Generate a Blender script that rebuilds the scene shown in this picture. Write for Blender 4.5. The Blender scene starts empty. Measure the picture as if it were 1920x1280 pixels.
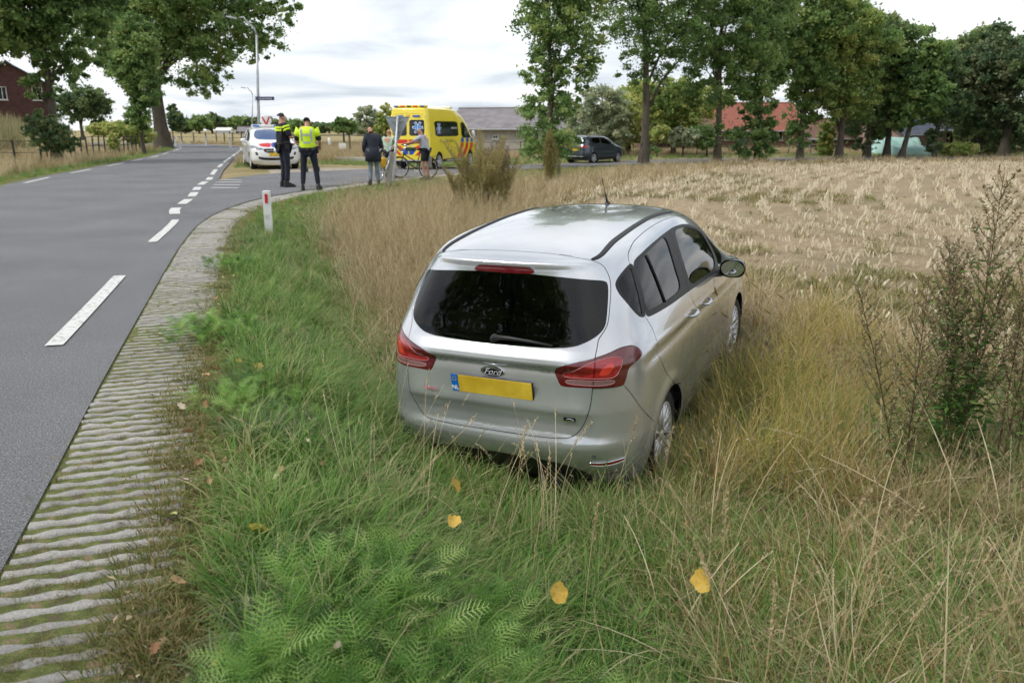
import bpy, bmesh, math, random
import numpy as np
from mathutils import Vector, Matrix, noise
from mathutils.geometry import delaunay_2d_cdt
C = bpy.context.scene
COL = C.collection
PI = math.pi
rng = np.random.default_rng(7)
random.seed(7)
# ------------------------------------------------------------------ camera
CAM_H, FPX = 1.6, 1500.0            # eye height (m), focal length in px of a 1920 px wide frame
PITCH = math.atan((640 - 243) / FPX)
cd = bpy.data.cameras.new('camera')
cam = bpy.data.objects.new('camera', cd); COL.objects.link(cam)
cam.location = (0, 0, CAM_H); cam.rotation_euler = (PI / 2 - PITCH, 0, 0)
cd.sensor_width = 36; cd.lens = 36 * FPX / 1920
cd.clip_start = 0.05; cd.clip_end = 3000
cd.dof.use_dof = True; cd.dof.focus_distance = 5.0; cd.dof.aperture_fstop = 3.8
C.camera = cam
# ------------------------------------------------------------------ world
SUN_EL, SUN_AZ = math.radians(50), math.radians(248)   # azimuth from +Y, clockwise: from the left and behind
w = bpy.data.worlds.new('World'); C.world = w; w.use_nodes = True
nt = w.node_tree; nt.nodes.clear(); N = nt.nodes.new; L = nt.links.new
out = N('ShaderNodeOutputWorld'); bg = N('ShaderNodeBackground'); bg2 = N('ShaderNodeBackground'); mx = N('ShaderNodeMixShader')
sky = N('ShaderNodeTexSky'); sky.sky_type = 'NISHITA'; sky.sun_disc = False
sky.sun_elevation = SUN_EL; sky.sun_rotation = SUN_AZ
L(sky.outputs[0], bg.inputs[0]); bg.inputs[1].default_value = 0.12
tc = N('ShaderNodeTexCoord'); sp = N('ShaderNodeSeparateXYZ'); L(tc.outputs['Generated'], sp.inputs[0])
ad = N('ShaderNodeMath'); ad.operation = 'ADD'; ad.inputs[1].default_value = 0.12
ab = N('ShaderNodeMath'); ab.operation = 'ABSOLUTE'; L(sp.outputs[2], ab.inputs[0]); L(ab.outputs[0], ad.inputs[0])
dx = N('ShaderNodeMath'); dx.operation = 'DIVIDE'; L(sp.outputs[0], dx.inputs[0]); L(ad.outputs[0], dx.inputs[1])
dy = N('ShaderNodeMath'); dy.operation = 'DIVIDE'; L(sp.outputs[1], dy.inputs[0]); L(ad.outputs[0], dy.inputs[1])
cb = N('ShaderNodeCombineXYZ'); L(dx.outputs[0], cb.inputs[0]); L(dy.outputs[0], cb.inputs[1])
nz = N('ShaderNodeTexNoise'); nz.inputs['Scale'].default_value = 0.75; nz.inputs['Detail'].default_value = 7
nz.inputs['Roughness'].default_value = 0.52; nz.inputs['Distortion'].default_value = 0.35
L(cb.outputs[0], nz.inputs['Vector'])
cr = N('ShaderNodeValToRGB'); e = cr.color_ramp
e.elements[0].position = .33; e.elements[0].color = (.50, .57, .66, 1)
e.elements[1].position = .62; e.elements[1].color = (1.06, 1.06, 1.06, 1)
x = e.elements.new(.47); x.color = (.80, .84, .89, 1)
L(nz.outputs['Fac'], cr.inputs[0]); L(cr.outputs[0], bg2.inputs[0]); bg2.inputs[1].default_value = 1.0
mx.inputs[0].default_value = .9
L(bg.outputs[0], mx.inputs[1]); L(bg2.outputs[0], mx.inputs[2]); L(mx.outputs[0], out.inputs[0])
# ------------------------------------------------------------------ sun (thin cloud cover: broad soft sun)
sd = bpy.data.lights.new('sun', 'SUN'); sd.energy = 2.0; sd.angle = math.radians(10); sd.color = (1, .955, .88)
so = bpy.data.objects.new('sun', sd); COL.objects.link(so)
sv = Vector((math.sin(SUN_AZ) * math.cos(SUN_EL), math.cos(SUN_AZ) * math.cos(SUN_EL), math.sin(SUN_EL)))
so.rotation_euler = sv.to_track_quat('Z', 'Y').to_euler(); so.location = sv * 60
C.view_settings.view_transform = 'Standard'; C.view_settings.look = 'None'
C.view_settings.exposure = 0.28; C.view_settings.gamma = 1.0; C.view_settings.use_curve_mapping = False
C.cycles.use_denoising = True
C.cycles.max_bounces = 6; C.cycles.transparent_max_bounces = 10; C.cycles.diffuse_bounces = 2
C.cycles.glossy_bounces = 3; C.cycles.transmission_bounces = 3; C.cycles.use_adaptive_sampling = True; C.cycles.adaptive_threshold = .045; C.cycles.caustics_reflective = False; C.cycles.caustics_refractive = False; C.cycles.use_light_tree = False; C.render.use_persistent_data = False
# ------------------------------------------------------------------ helpers
FW = Vector((0, math.cos(PITCH), -math.sin(PITCH))); UP = Vector((0, math.sin(PITCH), math.cos(PITCH)))
def ray(px, py): return FW * FPX + Vector((1, 0, 0)) * (px - 960) + UP * (640 - py)
def gnd(px, py, z=0.0):
    d = ray(px, py); t = (z - CAM_H) / d.z; return Vector((d.x * t, d.y * t, z))
def at(px, py, Y):
    d = ray(px, py); t = Y / d.y; return Vector((d.x * t, Y, CAM_H + d.z * t))
def tag(o, label=None, cat=None, group=None, kind=None):
    if label: o['label'] = label
    if cat: o['category'] = cat
    if group: o['group'] = group
    if kind: o['kind'] = kind
    return o
def empty(name, loc=(0, 0, 0), rz=0.0, label=None, cat=None, group=None):
    o = bpy.data.objects.new(name, None); COL.objects.link(o); o.empty_display_size = .1
    o.location = loc; o.rotation_euler = (0, 0, rz); return tag(o, label, cat, group)
def link(name, me, parent=None, loc=None):
    o = bpy.data.objects.new(name, me); COL.objects.link(o)
    if parent: o.parent = parent
    if loc is not None: o.location = loc
    return o
def mesh(name, v, f, mats, smooth=False, mi=None):
    me = bpy.data.meshes.new(name)
    v = np.asarray(v, dtype=np.float32)
    if isinstance(f, np.ndarray):
        n, k = f.shape
        me.vertices.add(len(v)); me.vertices.foreach_set('co', v.ravel())
        me.loops.add(n * k); me.loops.foreach_set('vertex_index', f.astype(np.int32).ravel())
        me.polygons.add(n); me.polygons.foreach_set('loop_start', np.arange(0, n * k, k, dtype=np.int32))
        me.update(calc_edges=True)
    else:
        me.from_pydata(v.tolist(), [], f); me.update()
    for m in (mats if isinstance(mats, (list, tuple)) else [mats]): me.materials.append(m)
    if mi is not None: me.polygons.foreach_set('material_index', np.asarray(mi, dtype=np.int32))
    if smooth: me.polygons.foreach_set('use_smooth', [True] * len(me.polygons))
    return me
class MB:
    """collects boxes, tubes and lathes; build() links them as one mesh object"""
    def __init__(s): s.v = []; s.f = []; s.m = []
    def add(s, v, f, m=0):
        n = len(s.v); s.v += [tuple(p) for p in v]; s.f += [tuple(i + n for i in q) for q in f]; s.m += [m] * len(f); return s
    def box(s, c, d, rz=0, m=0, ch=0.0, M=None):
        x, y, z = [k / 2 for k in d]
        if ch > 0:
            ch = min(ch, x * .9, y * .9, z * .9)
            bm = bmesh.new(); bmesh.ops.create_cube(bm, size=1)
            for q in bm.verts: q.co = Vector((q.co.x * 2 * x, q.co.y * 2 * y, q.co.z * 2 * z))
            bmesh.ops.bevel(bm, geom=bm.edges[:], offset=ch, segments=1, affect='EDGES')
            vs = [q.co.copy() for q in bm.verts]; fs = [[q.index for q in f.verts] for f in bm.faces]; bm.free()
        else:
            vs = [Vector((i * x, j * y, k * z)) for i in (-1, 1) for j in (-1, 1) for k in (-1, 1)]
            fs = [(0, 1, 3, 2), (4, 6, 7, 5), (0, 4, 5, 1), (2, 3, 7, 6), (0, 2, 6, 4), (1, 5, 7, 3)]
        R_ = M if M is not None else Matrix.Rotation(rz, 3, 'Z')
        return s.add([R_ @ q + Vector(c) for q in vs], fs, m)
    def tube(s, pts, r, n=8, m=0, cap=True):
        pts = [Vector(p) for p in pts]
        rs = r if hasattr(r, '__len__') else [r] * len(pts)
        vs = []; up = None
        for i, p in enumerate(pts):
            t = (pts[min(i + 1, len(pts) - 1)] - pts[max(i - 1, 0)])
            t = t.normalized() if t.length > 1e-9 else Vector((0, 0, 1))
            if up is None: up = t.orthogonal().normalized()
            else:
                up = (up - t * up.dot(t)); up = up.normalized() if up.length > 1e-6 else t.orthogonal().normalized()
            b = t.cross(up)
            vs += [p + (up * math.cos(2 * PI * k / n) + b * math.sin(2 * PI * k / n)) * rs[i] for k in range(n)]
        fs = [(i * n + k, i * n + (k + 1) % n, (i + 1) * n + (k + 1) % n, (i + 1) * n + k) for i in range(len(pts) - 1) for k in range(n)]
        if cap: fs += [tuple(range(n))[::-1], tuple((len(pts) - 1) * n + k for k in range(n))]
        return s.add(vs, fs, m)
    def lathe(s, prof, n=24, axis='Z', c=(0, 0, 0), m=0, M=None):
        vs = []
        for r, h in prof:
            for k in range(n):
                a = 2 * PI * k / n
                p = Vector((r * math.cos(a), r * math.sin(a), h))
                if axis == 'X': p = Vector((h, r * math.cos(a), r * math.sin(a)))
                if axis == 'Y': p = Vector((r * math.cos(a), h, r * math.sin(a)))
                if M is not None: p = M @ p
                vs.append(p + Vector(c))
        fs = [(i * n + k, i * n + (k + 1) % n, (i + 1) * n + (k + 1) % n, (i + 1) * n + k) for i in range(len(prof) - 1) for k in range(n)]
        return s.add(vs, fs, m)
    def prism(s, poly, a, b, m=0):
        """poly: 3D points of a planar outline; a,b: two offset vectors"""
        n = len(poly); A = [Vector(p) + Vector(a) for p in poly]; B = [Vector(p) + Vector(b) for p in poly]
        return s.add(A + B, [tuple(range(n))[::-1], tuple(range(n, 2 * n))] + [(i, (i + 1) % n, n + (i + 1) % n, n + i) for i in range(n)], m)
    def me(s, name, mats, smooth=False):
        me = mesh(name, s.v, s.f, mats, smooth, s.m)
        bm = bmesh.new(); bm.from_mesh(me); bmesh.ops.recalc_face_normals(bm, faces=bm.faces); bm.to_mesh(me); bm.free()
        return me
    def build(s, name, mats, parent=None, smooth=False, loc=None):
        return link(name, s.me(name, mats, smooth), parent, loc)
def auto_smooth(o, deg=35):
    me = o.data; me.polygons.foreach_set('use_smooth', [True] * len(me.polygons))
    bm = bmesh.new(); bm.from_mesh(me)
    for e_ in bm.edges: e_.smooth = e_.is_manifold and e_.calc_face_angle(0) < math.radians(deg)
    bm.to_mesh(me); bm.free(); return o
# ------------------------------------------------------------------ materials
def mat(name, col=(.5, .5, .5), rough=.6, metal=0.0, spec=.5, **kw):
    m = bpy.data.materials.new(name); m.use_nodes = True
    b = m.node_tree.nodes['Principled BSDF']
    b.inputs['Base Color'].default_value = (*col, 1); b.inputs['Roughness'].default_value = rough
    b.inputs['Metallic'].default_value = metal; b.inputs['Specular IOR Level'].default_value = spec
    for k, v in kw.items(): b.inputs[k.replace('_', ' ')].default_value = v
    return m
def noisy(name, cols, scale=8.0, rough=.85, detail=5, bump=0.0, bscale=None, pos=None, spec=.3, coord='Object', fine=0.0, fscale=200.0, vec=None, metal=0.0, rand=0.0):
    """noise ramp colour between cols + optional bump"""
    m = mat(name, cols[0], rough, spec=spec, metal=metal); n = m.node_tree; b = n.nodes['Principled BSDF']
    t = n.nodes.new('ShaderNodeTexCoord'); src = t.outputs[coord]
    if vec:
        mp = n.nodes.new('ShaderNodeMapping'); mp.inputs['Scale'].default_value = vec; n.links.new(src, mp.inputs[0]); src = mp.outputs[0]
    z = n.nodes.new('ShaderNodeTexNoise'); z.inputs['Scale'].default_value = scale; z.inputs['Detail'].default_value = detail
    n.links.new(src, z.inputs['Vector'])
    r = n.nodes.new('ShaderNodeValToRGB'); k = len(cols)
    while len(r.color_ramp.elements) < k: r.color_ramp.elements.new(.5)
    for i, c in enumerate(cols):
        r.color_ramp.elements[i].position = pos[i] if pos else .3 + .4 * i / max(1, k - 1); r.color_ramp.elements[i].color = (*c, 1)
    n.links.new(z.outputs['Fac'], r.inputs[0]); colo = r.outputs[0]
    if fine > 0:
        z2 = n.nodes.new('ShaderNodeTexNoise'); z2.inputs['Scale'].default_value = fscale; z2.inputs['Detail'].default_value = 3
        n.links.new(src, z2.inputs['Vector'])
        mr = n.nodes.new('ShaderNodeMapRange'); mr.inputs[1].default_value = .3; mr.inputs[2].default_value = .7
        mr.inputs[3].default_value = 1 - fine; mr.inputs[4].default_value = 1 + fine; n.links.new(z2.outputs['Fac'], mr.inputs[0])
        mm = n.nodes.new('ShaderNodeVectorMath'); mm.operation = 'SCALE'; n.links.new(colo, mm.inputs[0]); n.links.new(mr.outputs[0], mm.inputs['Scale'])
        colo = mm.outputs[0]
    if rand > 0:
        oi = n.nodes.new('ShaderNodeObjectInfo'); mr = n.nodes.new('ShaderNodeMapRange')
        mr.inputs[3].default_value = 1 - rand; mr.inputs[4].default_value = 1 + rand; n.links.new(oi.outputs['Random'], mr.inputs[0])
        mm = n.nodes.new('ShaderNodeVectorMath'); mm.operation = 'SCALE'; n.links.new(colo, mm.inputs[0]); n.links.new(mr.outputs[0], mm.inputs['Scale'])
        colo = mm.outputs[0]
    n.links.new(colo, b.inputs['Base Color'])
    if bump > 0:
        z3 = n.nodes.new('ShaderNodeTexNoise'); z3.inputs['Scale'].default_value = bscale or scale * 6; z3.inputs['Detail'].default_value = 4
        n.links.new(src, z3.inputs['Vector'])
        bp = n.nodes.new('ShaderNodeBump'); bp.inputs['Strength'].default_value = bump; bp.inputs['Distance'].default_value = .01
        n.links.new(z3.outputs['Fac'], bp.inputs['Height']); n.links.new(bp.outputs[0], b.inputs['Normal'])
    return m
def leafmat(name, cols, trans=.35, rough=.55, var=.35, attr='tint', mixc=None):
    """leaf or blade: colour ramp over a per-blade attribute and per-instance random, light passes through"""
    m = bpy.data.materials.new(name); m.use_nodes = True; n = m.node_tree; n.nodes.clear(); A = n.nodes.new
    o = A('ShaderNodeOutputMaterial'); at_ = A('ShaderNodeAttribute'); at_.attribute_name = attr
    oi = A('ShaderNodeObjectInfo'); ma = A('ShaderNodeMath'); ma.operation = 'MULTIPLY_ADD'; ma.inputs[1].default_value = var; 
    n.links.new(oi.outputs['Random'], ma.inputs[0]); n.links.new(at_.outputs['Fac'], ma.inputs[2])
    sb = A('ShaderNodeMath'); sb.operation = 'SUBTRACT'; sb.inputs[1].default_value = var / 2; n.links.new(ma.outputs[0], sb.inputs[0])
    r = A('ShaderNodeValToRGB'); k = len(cols)
    while len(r.color_ramp.elements) < k: r.color_ramp.elements.new(.5)
    for i, c in enumerate(cols): r.color_ramp.elements[i].position = i / (k - 1); r.color_ramp.elements[i].color = (*c, 1)
    n.links.new(sb.outputs[0], r.inputs[0])
    p = A('ShaderNodeBsdfPrincipled'); p.inputs['Roughness'].default_value = rough; p.inputs['Specular IOR Level'].default_value = .35
    tr = A('ShaderNodeBsdfTranslucent'); mxx = A('ShaderNodeMixShader'); mxx.inputs[0].default_value = trans
    n.links.new(r.outputs[0], p.inputs['Base Color']); n.links.new(r.outputs[0], tr.inputs[0])
    n.links.new(p.outputs[0], mxx.inputs[1]); n.links.new(tr.outputs[0], mxx.inputs[2]); n.links.new(mxx.outputs[0], o.inputs[0])
    return m
def glassmat(name, tint=(.3, .33, .33), rough=.02, ior=1.5):
    """thin tinted pane: see-through, tinted, mirror reflection by angle"""
    m = bpy.data.materials.new(name); m.use_nodes = True; n = m.node_tree; n.nodes.clear(); A = n.nodes.new
    o = A('ShaderNodeOutputMaterial'); t = A('ShaderNodeBsdfTransparent'); t.inputs[0].default_value = (*tint, 1)
    g = A('ShaderNodeBsdfGlossy'); g.inputs['Roughness'].default_value = rough; lw = A('ShaderNodeLayerWeight'); lw.inputs[0].default_value = .5; pw_ = A('ShaderNodeMath'); pw_.operation = 'POWER'; pw_.inputs[1].default_value = 5.0; n.links.new(lw.outputs['Facing'], pw_.inputs[0])
    f = A('ShaderNodeMath'); f.operation = 'MULTIPLY_ADD'; f.inputs[1].default_value = .95; f.inputs[2].default_value = ((ior - 1) / (ior + 1)) ** 2; n.links.new(pw_.outputs[0], f.inputs[0])
    mu = A('ShaderNodeMath'); mu.operation = 'MULTIPLY'; mu.inputs[1].default_value = 1.15; mu.use_clamp = True
    x_ = A('ShaderNodeMixShader'); n.links.new(f.outputs[0], mu.inputs[0]); n.links.new(mu.outputs[0], x_.inputs[0]); n.links.new(t.outputs[0], x_.inputs[1]); n.links.new(g.outputs[0], x_.inputs[2])
    n.links.new(x_.outputs[0], o.inputs[0]); return m
def paint(name, col, metal=0.0, rough=.35, flake=0.0, coat=1.0, dirt=.25):
    m = noisy(name, [tuple(c * (1 - dirt * .35) for c in col), col], scale=1.6, rough=rough, detail=8, pos=[.35, .62], spec=.5, fine=flake, fscale=900)
    b = m.node_tree.nodes['Principled BSDF']; b.inputs['Metallic'].default_value = metal
    b.inputs['Coat Weight'].default_value = coat; b.inputs['Coat Roughness'].default_value = .04
    return m
M = dict(
    black=mat('black_plastic', (.018, .018, .019), .5), gloss_black=mat('gloss_black', (.006, .006, .007), .12, spec=.6),
    trim=mat('satin_black_trim', (.014, .015, .017), .5, spec=.35), gap=mat('panel_gap', (.004, .004, .004), .9, spec=.1),
    rubber=noisy('tyre_rubber', [(.012, .012, .012), (.035, .033, .03)], 9, .85), dark=mat('dark_interior', (.02, .021, .023), .85),
    seat=noisy('seat_cloth', [(.03, .032, .036), (.05, .052, .056)], 30, .95), alloy=mat('alloy', (.74, .75, .76), .35, .6),
    chrome=mat('chrome', (.78, .79, .8), .08, 1.0), silver=paint('silver_paint', (.63, .65, .685), .66, .21, .14, dirt=.5),
    white=paint('white_paint', (.78, .79, .79), 0, .3), grey_paint=paint('grey_paint', (.045, .06, .08), .5, .3, .08),
    yellow=paint('yellow_paint', (.90, .72, .035), 0, .35), navy=mat('navy_cloth', (.012, .015, .028), .9),
    glass=glassmat('tinted_glass', (.42, .45, .44)), privacy=glassmat('privacy_glass', (.10, .11, .105)),
    plate=noisy('plate_yellow', [(.55, .36, .02), (.82, .58, .06)], 7, .45), plate_blue=mat('plate_blue', (.0, .16, .62), .4),
    white_print=mat('white_print', (.85, .86, .87), .5), red_print=mat('red_print', (.55, .015, .02), .4), blue_print=mat('blue_print', (.012, .07, .42), .4),
    galv=noisy('galvanised_steel', [(.33, .35, .37), (.45, .47, .49)], 7, .45, metal=.6), 
)
def lens(name, col, r=.08):
    m = mat(name, col, r, spec=.6); m.node_tree.nodes['Principled BSDF'].inputs['Coat Weight'].default_value = 1.0
    return m
M['lamp_red'] = lens('lamp_red', (.30, .004, .012)); M['lamp_bright'] = lens('lamp_red_bright', (.30, .006, .012)); M['lamp_clear'] = lens('lamp_clear', (.20, .11, .11), .12)
M['lamp_dark'] = lens('lamp_dark_red', (.10, .002, .006)); M['headlamp'] = lens('headlamp', (.22, .24, .26), .1)
# ================================================================== car bodies
# A body is a smooth surface over a net of columns (rear centre > side > front centre) and rows (sill > roof centre);
# seams and outlines are cut into it with a constrained triangulation, so every panel, pane and lamp is its own mesh.
def car_net():
    R = []
    def r(xy, z):
        if not hasattr(z, '__len__'): z = [z] * 13
        R.append([(a, b, c) for (a, b), c in zip(xy, z)])
    r([(0,-.64),(.30,-.635),(.56,-.60),(.72,-.50),(.79,-.30),(.81,.15),(.82,.8),(.82,1.4),(.82,2.0),(.80,2.6),(.68,3.02),(.40,3.18),(0,3.22)],.20)
    r([(0,-.72),(.31,-.715),(.59,-.675),(.765,-.54),(.835,-.30),(.85,.15),(.855,.8),(.855,1.4),(.855,2.0),(.845,2.6),(.79,3.05),(.42,3.25),(0,3.29)],.34)
    r([(0,-.76),(.32,-.755),(.61,-.71),(.79,-.555),(.855,-.30),(.87,.15),(.872,.8),(.872,1.4),(.872,2.0),(.862,2.6),(.80,3.06),(.43,3.27),(0,3.315)],.50)
    r([(0,-.745),(.32,-.74),(.60,-.71),(.788,-.56),(.858,-.30),(.874,.15),(.873,.8),(.873,1.4),(.873,2.0),(.865,2.6),(.80,3.05),(.43,3.25),(0,3.30)],.67)
    r([(0,-.74),(.32,-.735),(.60,-.70),(.78,-.55),(.85,-.30),(.872,.15),(.874,.8),(.874,1.4),(.872,2.0),(.858,2.6),(.79,3.00),(.42,3.20),(0,3.25)],[.83]*9+[.82,.80,.79,.79])
    r([(0,-.735),(.32,-.73),(.595,-.69),(.768,-.54),(.838,-.30),(.862,.15),(.867,.8),(.867,1.4),(.86,2.0),(.83,2.55),(.75,2.89),(.40,3.07),(0,3.11)],[.96,.96,.96,.96,.96,.96,.955,.945,.94,.93,.90,.89,.89])
    r([(0,-.685),(.31,-.68),(.57,-.64),(.735,-.51),(.80,-.28),(.832,.13),(.842,.75),(.842,1.35),(.83,1.95),(.77,2.42),(.61,2.72),(.36,2.86),(0,2.90)],[1.065,1.065,1.065,1.07,1.075,1.075,1.06,1.045,1.035,1.02,1.0,.99,.99])
    r([(0,-.640),(.30,-.634),(.535,-.600),(.692,-.470),(.762,-.27),(.795,.12),(.808,.70),(.808,1.30),(.79,1.85),(.72,2.27),(.57,2.53),(.34,2.66),(0,2.70)],[1.17,1.17,1.17,1.175,1.175,1.175,1.16,1.145,1.13,1.11,1.08,1.07,1.07])
    r([(0,-.580),(.29,-.573),(.503,-.535),(.642,-.415),(.715,-.26),(.745,.10),(.757,.62),(.757,1.15),(.735,1.62),(.665,1.98),(.52,2.21),(.32,2.31),(0,2.34)],[1.31,1.31,1.31,1.31,1.31,1.31,1.305,1.30,1.29,1.275,1.27,1.27,1.27])
    r([(0,-.527),(.28,-.518),(.470,-.476),(.585,-.368),(.645,-.22),(.69,.08),(.70,.55),(.698,1.02),(.675,1.42),(.605,1.72),(.47,1.90),(.29,1.98),(0,2.00)],[1.43,1.43,1.428,1.425,1.43,1.44,1.445,1.445,1.43,1.42,1.42,1.425,1.43])
    r([(0,-.485),(.27,-.475),(.435,-.425),(.53,-.335),(.585,-.20),(.625,.07),(.632,.50),(.628,.92),(.605,1.26),(.54,1.50),(.42,1.64),(.26,1.70),(0,1.72)],[1.505,1.504,1.50,1.495,1.505,1.525,1.535,1.532,1.52,1.51,1.51,1.515,1.52])
    r([(0,-.38),(.23,-.37),(.37,-.335),(.44,-.25),(.475,-.12),(.49,.10),(.495,.48),(.49,.85),(.47,1.13),(.42,1.30),(.33,1.40),(.2,1.445),(0,1.46)],[1.54,1.539,1.537,1.535,1.545,1.56,1.573,1.573,1.565,1.56,1.56,1.563,1.565])
    r([(0,-.12),(.12,-.11),(.20,-.08),(.25,.0),(.265,.08),(.27,.22),(.27,.48),(.27,.74),(.255,.92),(.22,1.02),(.17,1.09),(.1,1.12),(0,1.13)],[1.57,1.57,1.57,1.572,1.576,1.583,1.594,1.595,1.59,1.585,1.584,1.585,1.586])
    r([(0,.10),(0,.12),(0,.15),(0,.20),(0,.25),(0,.33),(0,.48),(0,.63),(0,.72),(0,.78),(0,.83),(0,.85),(0,.86)],[1.585,1.586,1.588,1.590,1.592,1.594,1.598,1.60,1.599,1.597,1.596,1.595,1.595])
    return np.array(R)
def _spl(P, axis, idx):
    P = np.moveaxis(P, axis, 0); n = len(P); A = np.zeros((n, n)); B = np.zeros((n,) + P.shape[1:]); A[0, 0] = A[-1, -1] = 1
    for i in range(1, n - 1): A[i, i - 1:i + 2] = [1, 4, 1]; B[i] = 6 * (P[i - 1] - 2 * P[i] + P[i + 1])
    Mm = np.linalg.solve(A, B.reshape(n, -1)).reshape(B.shape)
    k = np.clip(np.floor(idx).astype(int), 0, n - 2); t = (idx - k).reshape((-1,) + (1,) * (P.ndim - 1)); a = 1 - t
    return np.moveaxis(a * P[k] + t * P[k + 1] + ((a ** 3 - a) * Mm[k] + (t ** 3 - t) * Mm[k + 1]) / 6, 0, axis)
def sstep(a, b, x): t = np.clip((x - a) / (b - a), 0, 1); return t * t * (3 - 2 * t)
class Surf:
    SU, SV = .38, .14
    def __init__(s, P, disp=None, NU=361, NV=391):
        m = np.array([-1, 1, 1]); nr, nc = P.shape[:2]
        Q = np.concatenate([P[:, 1:4][:, ::-1] * m, P, P[:, -4:-1][:, ::-1] * m], 1)
        Q = np.concatenate([Q, Q[-4:-1][::-1] * m], 0)
        s.nu, s.nv = nc - 1, nr - 1
        G = _spl(Q, 1, 3 + np.linspace(0, nc - 1, NU)); G = _spl(G, 0, np.linspace(0, nr - 1, NV)); G = G.transpose(1, 0, 2)  # [u,v]
        s.NU, s.NV = NU, NV
        if disp is not None: G = G + disp(G, s._nrm(G))
        G[0, :, 0] = 0; G[-1, :, 0] = 0
        s.G = G; s.N = s._nrm(G)
    def _nrm(s, G):
        m = np.array([-1, 1, 1])
        E = np.concatenate([G[1:2] * m, G, G[-2:-1] * m], 0); du = (E[2:] - E[:-2])
        E = np.concatenate([2 * G[:, :1] - G[:, 1:2], G, G[:, -2:-1] * m], 1); dv = (E[:, 2:] - E[:, :-2])
        n = np.cross(du, dv); l = np.linalg.norm(n, axis=2, keepdims=True)
        n = n / np.maximum(l, 1e-12)
        if n[10, len(n[0]) // 3][1] > 0: n = -n
        return n
    def ev(s, A, uv):
        a = np.clip(uv[:, 0] / s.nu * (s.NU - 1), 0, s.NU - 1 - 1e-6); b = np.clip(uv[:, 1] / s.nv * (s.NV - 1), 0, s.NV - 1 - 1e-6)
        i = a.astype(int); j = b.astype(int); f = (a - i)[:, None]; g = (b - j)[:, None]
        return (A[i, j] * (1 - f) * (1 - g) + A[i + 1, j] * f * (1 - g) + A[i, j + 1] * (1 - f) * g + A[i + 1, j + 1] * f * g)
    def inv(s, pts):
        """nearest surface parameters of 3D points"""
        out = []
        F = s.G[::2, ::2]; nv = F.shape[1]; FF = F.reshape(-1, 3)
        for p in np.atleast_2d(np.asarray(pts, float)):
            sg = -1 if p[0] < 0 else 1; p = p * [sg, 1, 1]
            k = ((FF - p) ** 2).sum(1).argmin(); i, j = divmod(k, nv)
            uv = np.array([[i * 2 / (s.NU - 1) * s.nu, j * 2 / (s.NV - 1) * s.nv]])
            best = None
            for _ in range(5):
                h = .03; q = s.ev(s.G, uv)[0]; du = (s.ev(s.G, uv + [[h, 0]])[0] - s.ev(s.G, uv - [[h, 0]])[0]) / (2 * h); dv = (s.ev(s.G, uv + [[0, h]])[0] - s.ev(s.G, uv - [[0, h]])[0]) / (2 * h)
                J = np.stack([du, dv], 1); d = np.linalg.lstsq(J, p - q, rcond=None)[0]
                e2 = ((p - q) ** 2).sum()
                if best is None or e2 < best[0]: best = (e2, uv[0].copy())
                uv = uv + np.clip(d, -.2, .2); uv[:, 0] = uv[:, 0].clip(0, s.nu); uv[:, 1] = uv[:, 1].clip(0, s.nv)
            q = best[1]
            if sg < 0: q = np.array([-q[0] if q[0] < s.nu / 2 else 2 * s.nu - q[0], q[1]])
            out.append(q)
        return np.array(out)
    def line(s, pts, closed=False, smooth=2, step=.02):
        """3D control points > smooth uv polyline resampled at ~step metres"""
        p = s.inv(pts)
        for _ in range(smooth):
            q = []; n = len(p)
            rg = range(n) if closed else range(n - 1)
            if not closed: q.append(p[0])
            for i in rg:
                a, b = p[i], p[(i + 1) % n]; q += [a * .8 + b * .2, a * .2 + b * .8]
            if not closed: q.append(p[-1])
            p = np.array(q)
        P3 = s.ev(s.G, p)
        if closed: p = np.vstack([p, p[:1]]); P3 = np.vstack([P3, P3[:1]])
        d = np.r_[0, np.cumsum(np.linalg.norm(np.diff(P3, axis=0), axis=1))]; n = max(3, int(d[-1] / step))
        t = np.linspace(0, d[-1], n + 1)
        p = np.stack([np.interp(t, d, p[:, 0]), np.interp(t, d, p[:, 1])], 1)
        return p[:-1] if closed else p
    def strip(s, p, w=.0028, closed=False):
        """closed polygon(s) of half width w round a uv polyline"""
        n = len(p); h = .01
        P0 = s.ev(s.G, p); du = (s.ev(s.G, p + [h, 0]) - s.ev(s.G, p - [h, 0])); dv = (s.ev(s.G, p + [0, h]) - s.ev(s.G, p - [0, h]))
        if closed: T = np.roll(P0, -1, 0) - np.roll(P0, 1, 0)
        else: T = np.gradient(P0, axis=0)
        Nn = s.ev(s.N, p); S = np.cross(Nn, T); S /= np.maximum(np.linalg.norm(S, axis=1, keepdims=True), 1e-9)
        off = []
        for i in range(n):
            den = np.array([2 * h if h <= p[i, 0] <= s.nu - h else h, 2 * h])
            J = np.stack([du[i] / den[0], dv[i] / den[1]], 1); off.append(np.linalg.lstsq(J, S[i] * w, rcond=None)[0])
        off = np.array(off); return p + off, p - off
def in_poly(P, poly):
    x, y = P[:, 0], P[:, 1]; c = np.zeros(len(P), bool); a = poly; b = np.roll(poly, -1, 0)
    for (x0, y0), (x1, y1) in zip(a, b):
        if y0 == y1: continue
        k = ((y0 > y) != (y1 > y)) & (x < (x1 - x0) * (y - y0) / (y1 - y0) + x0); c ^= k
    return c
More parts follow.
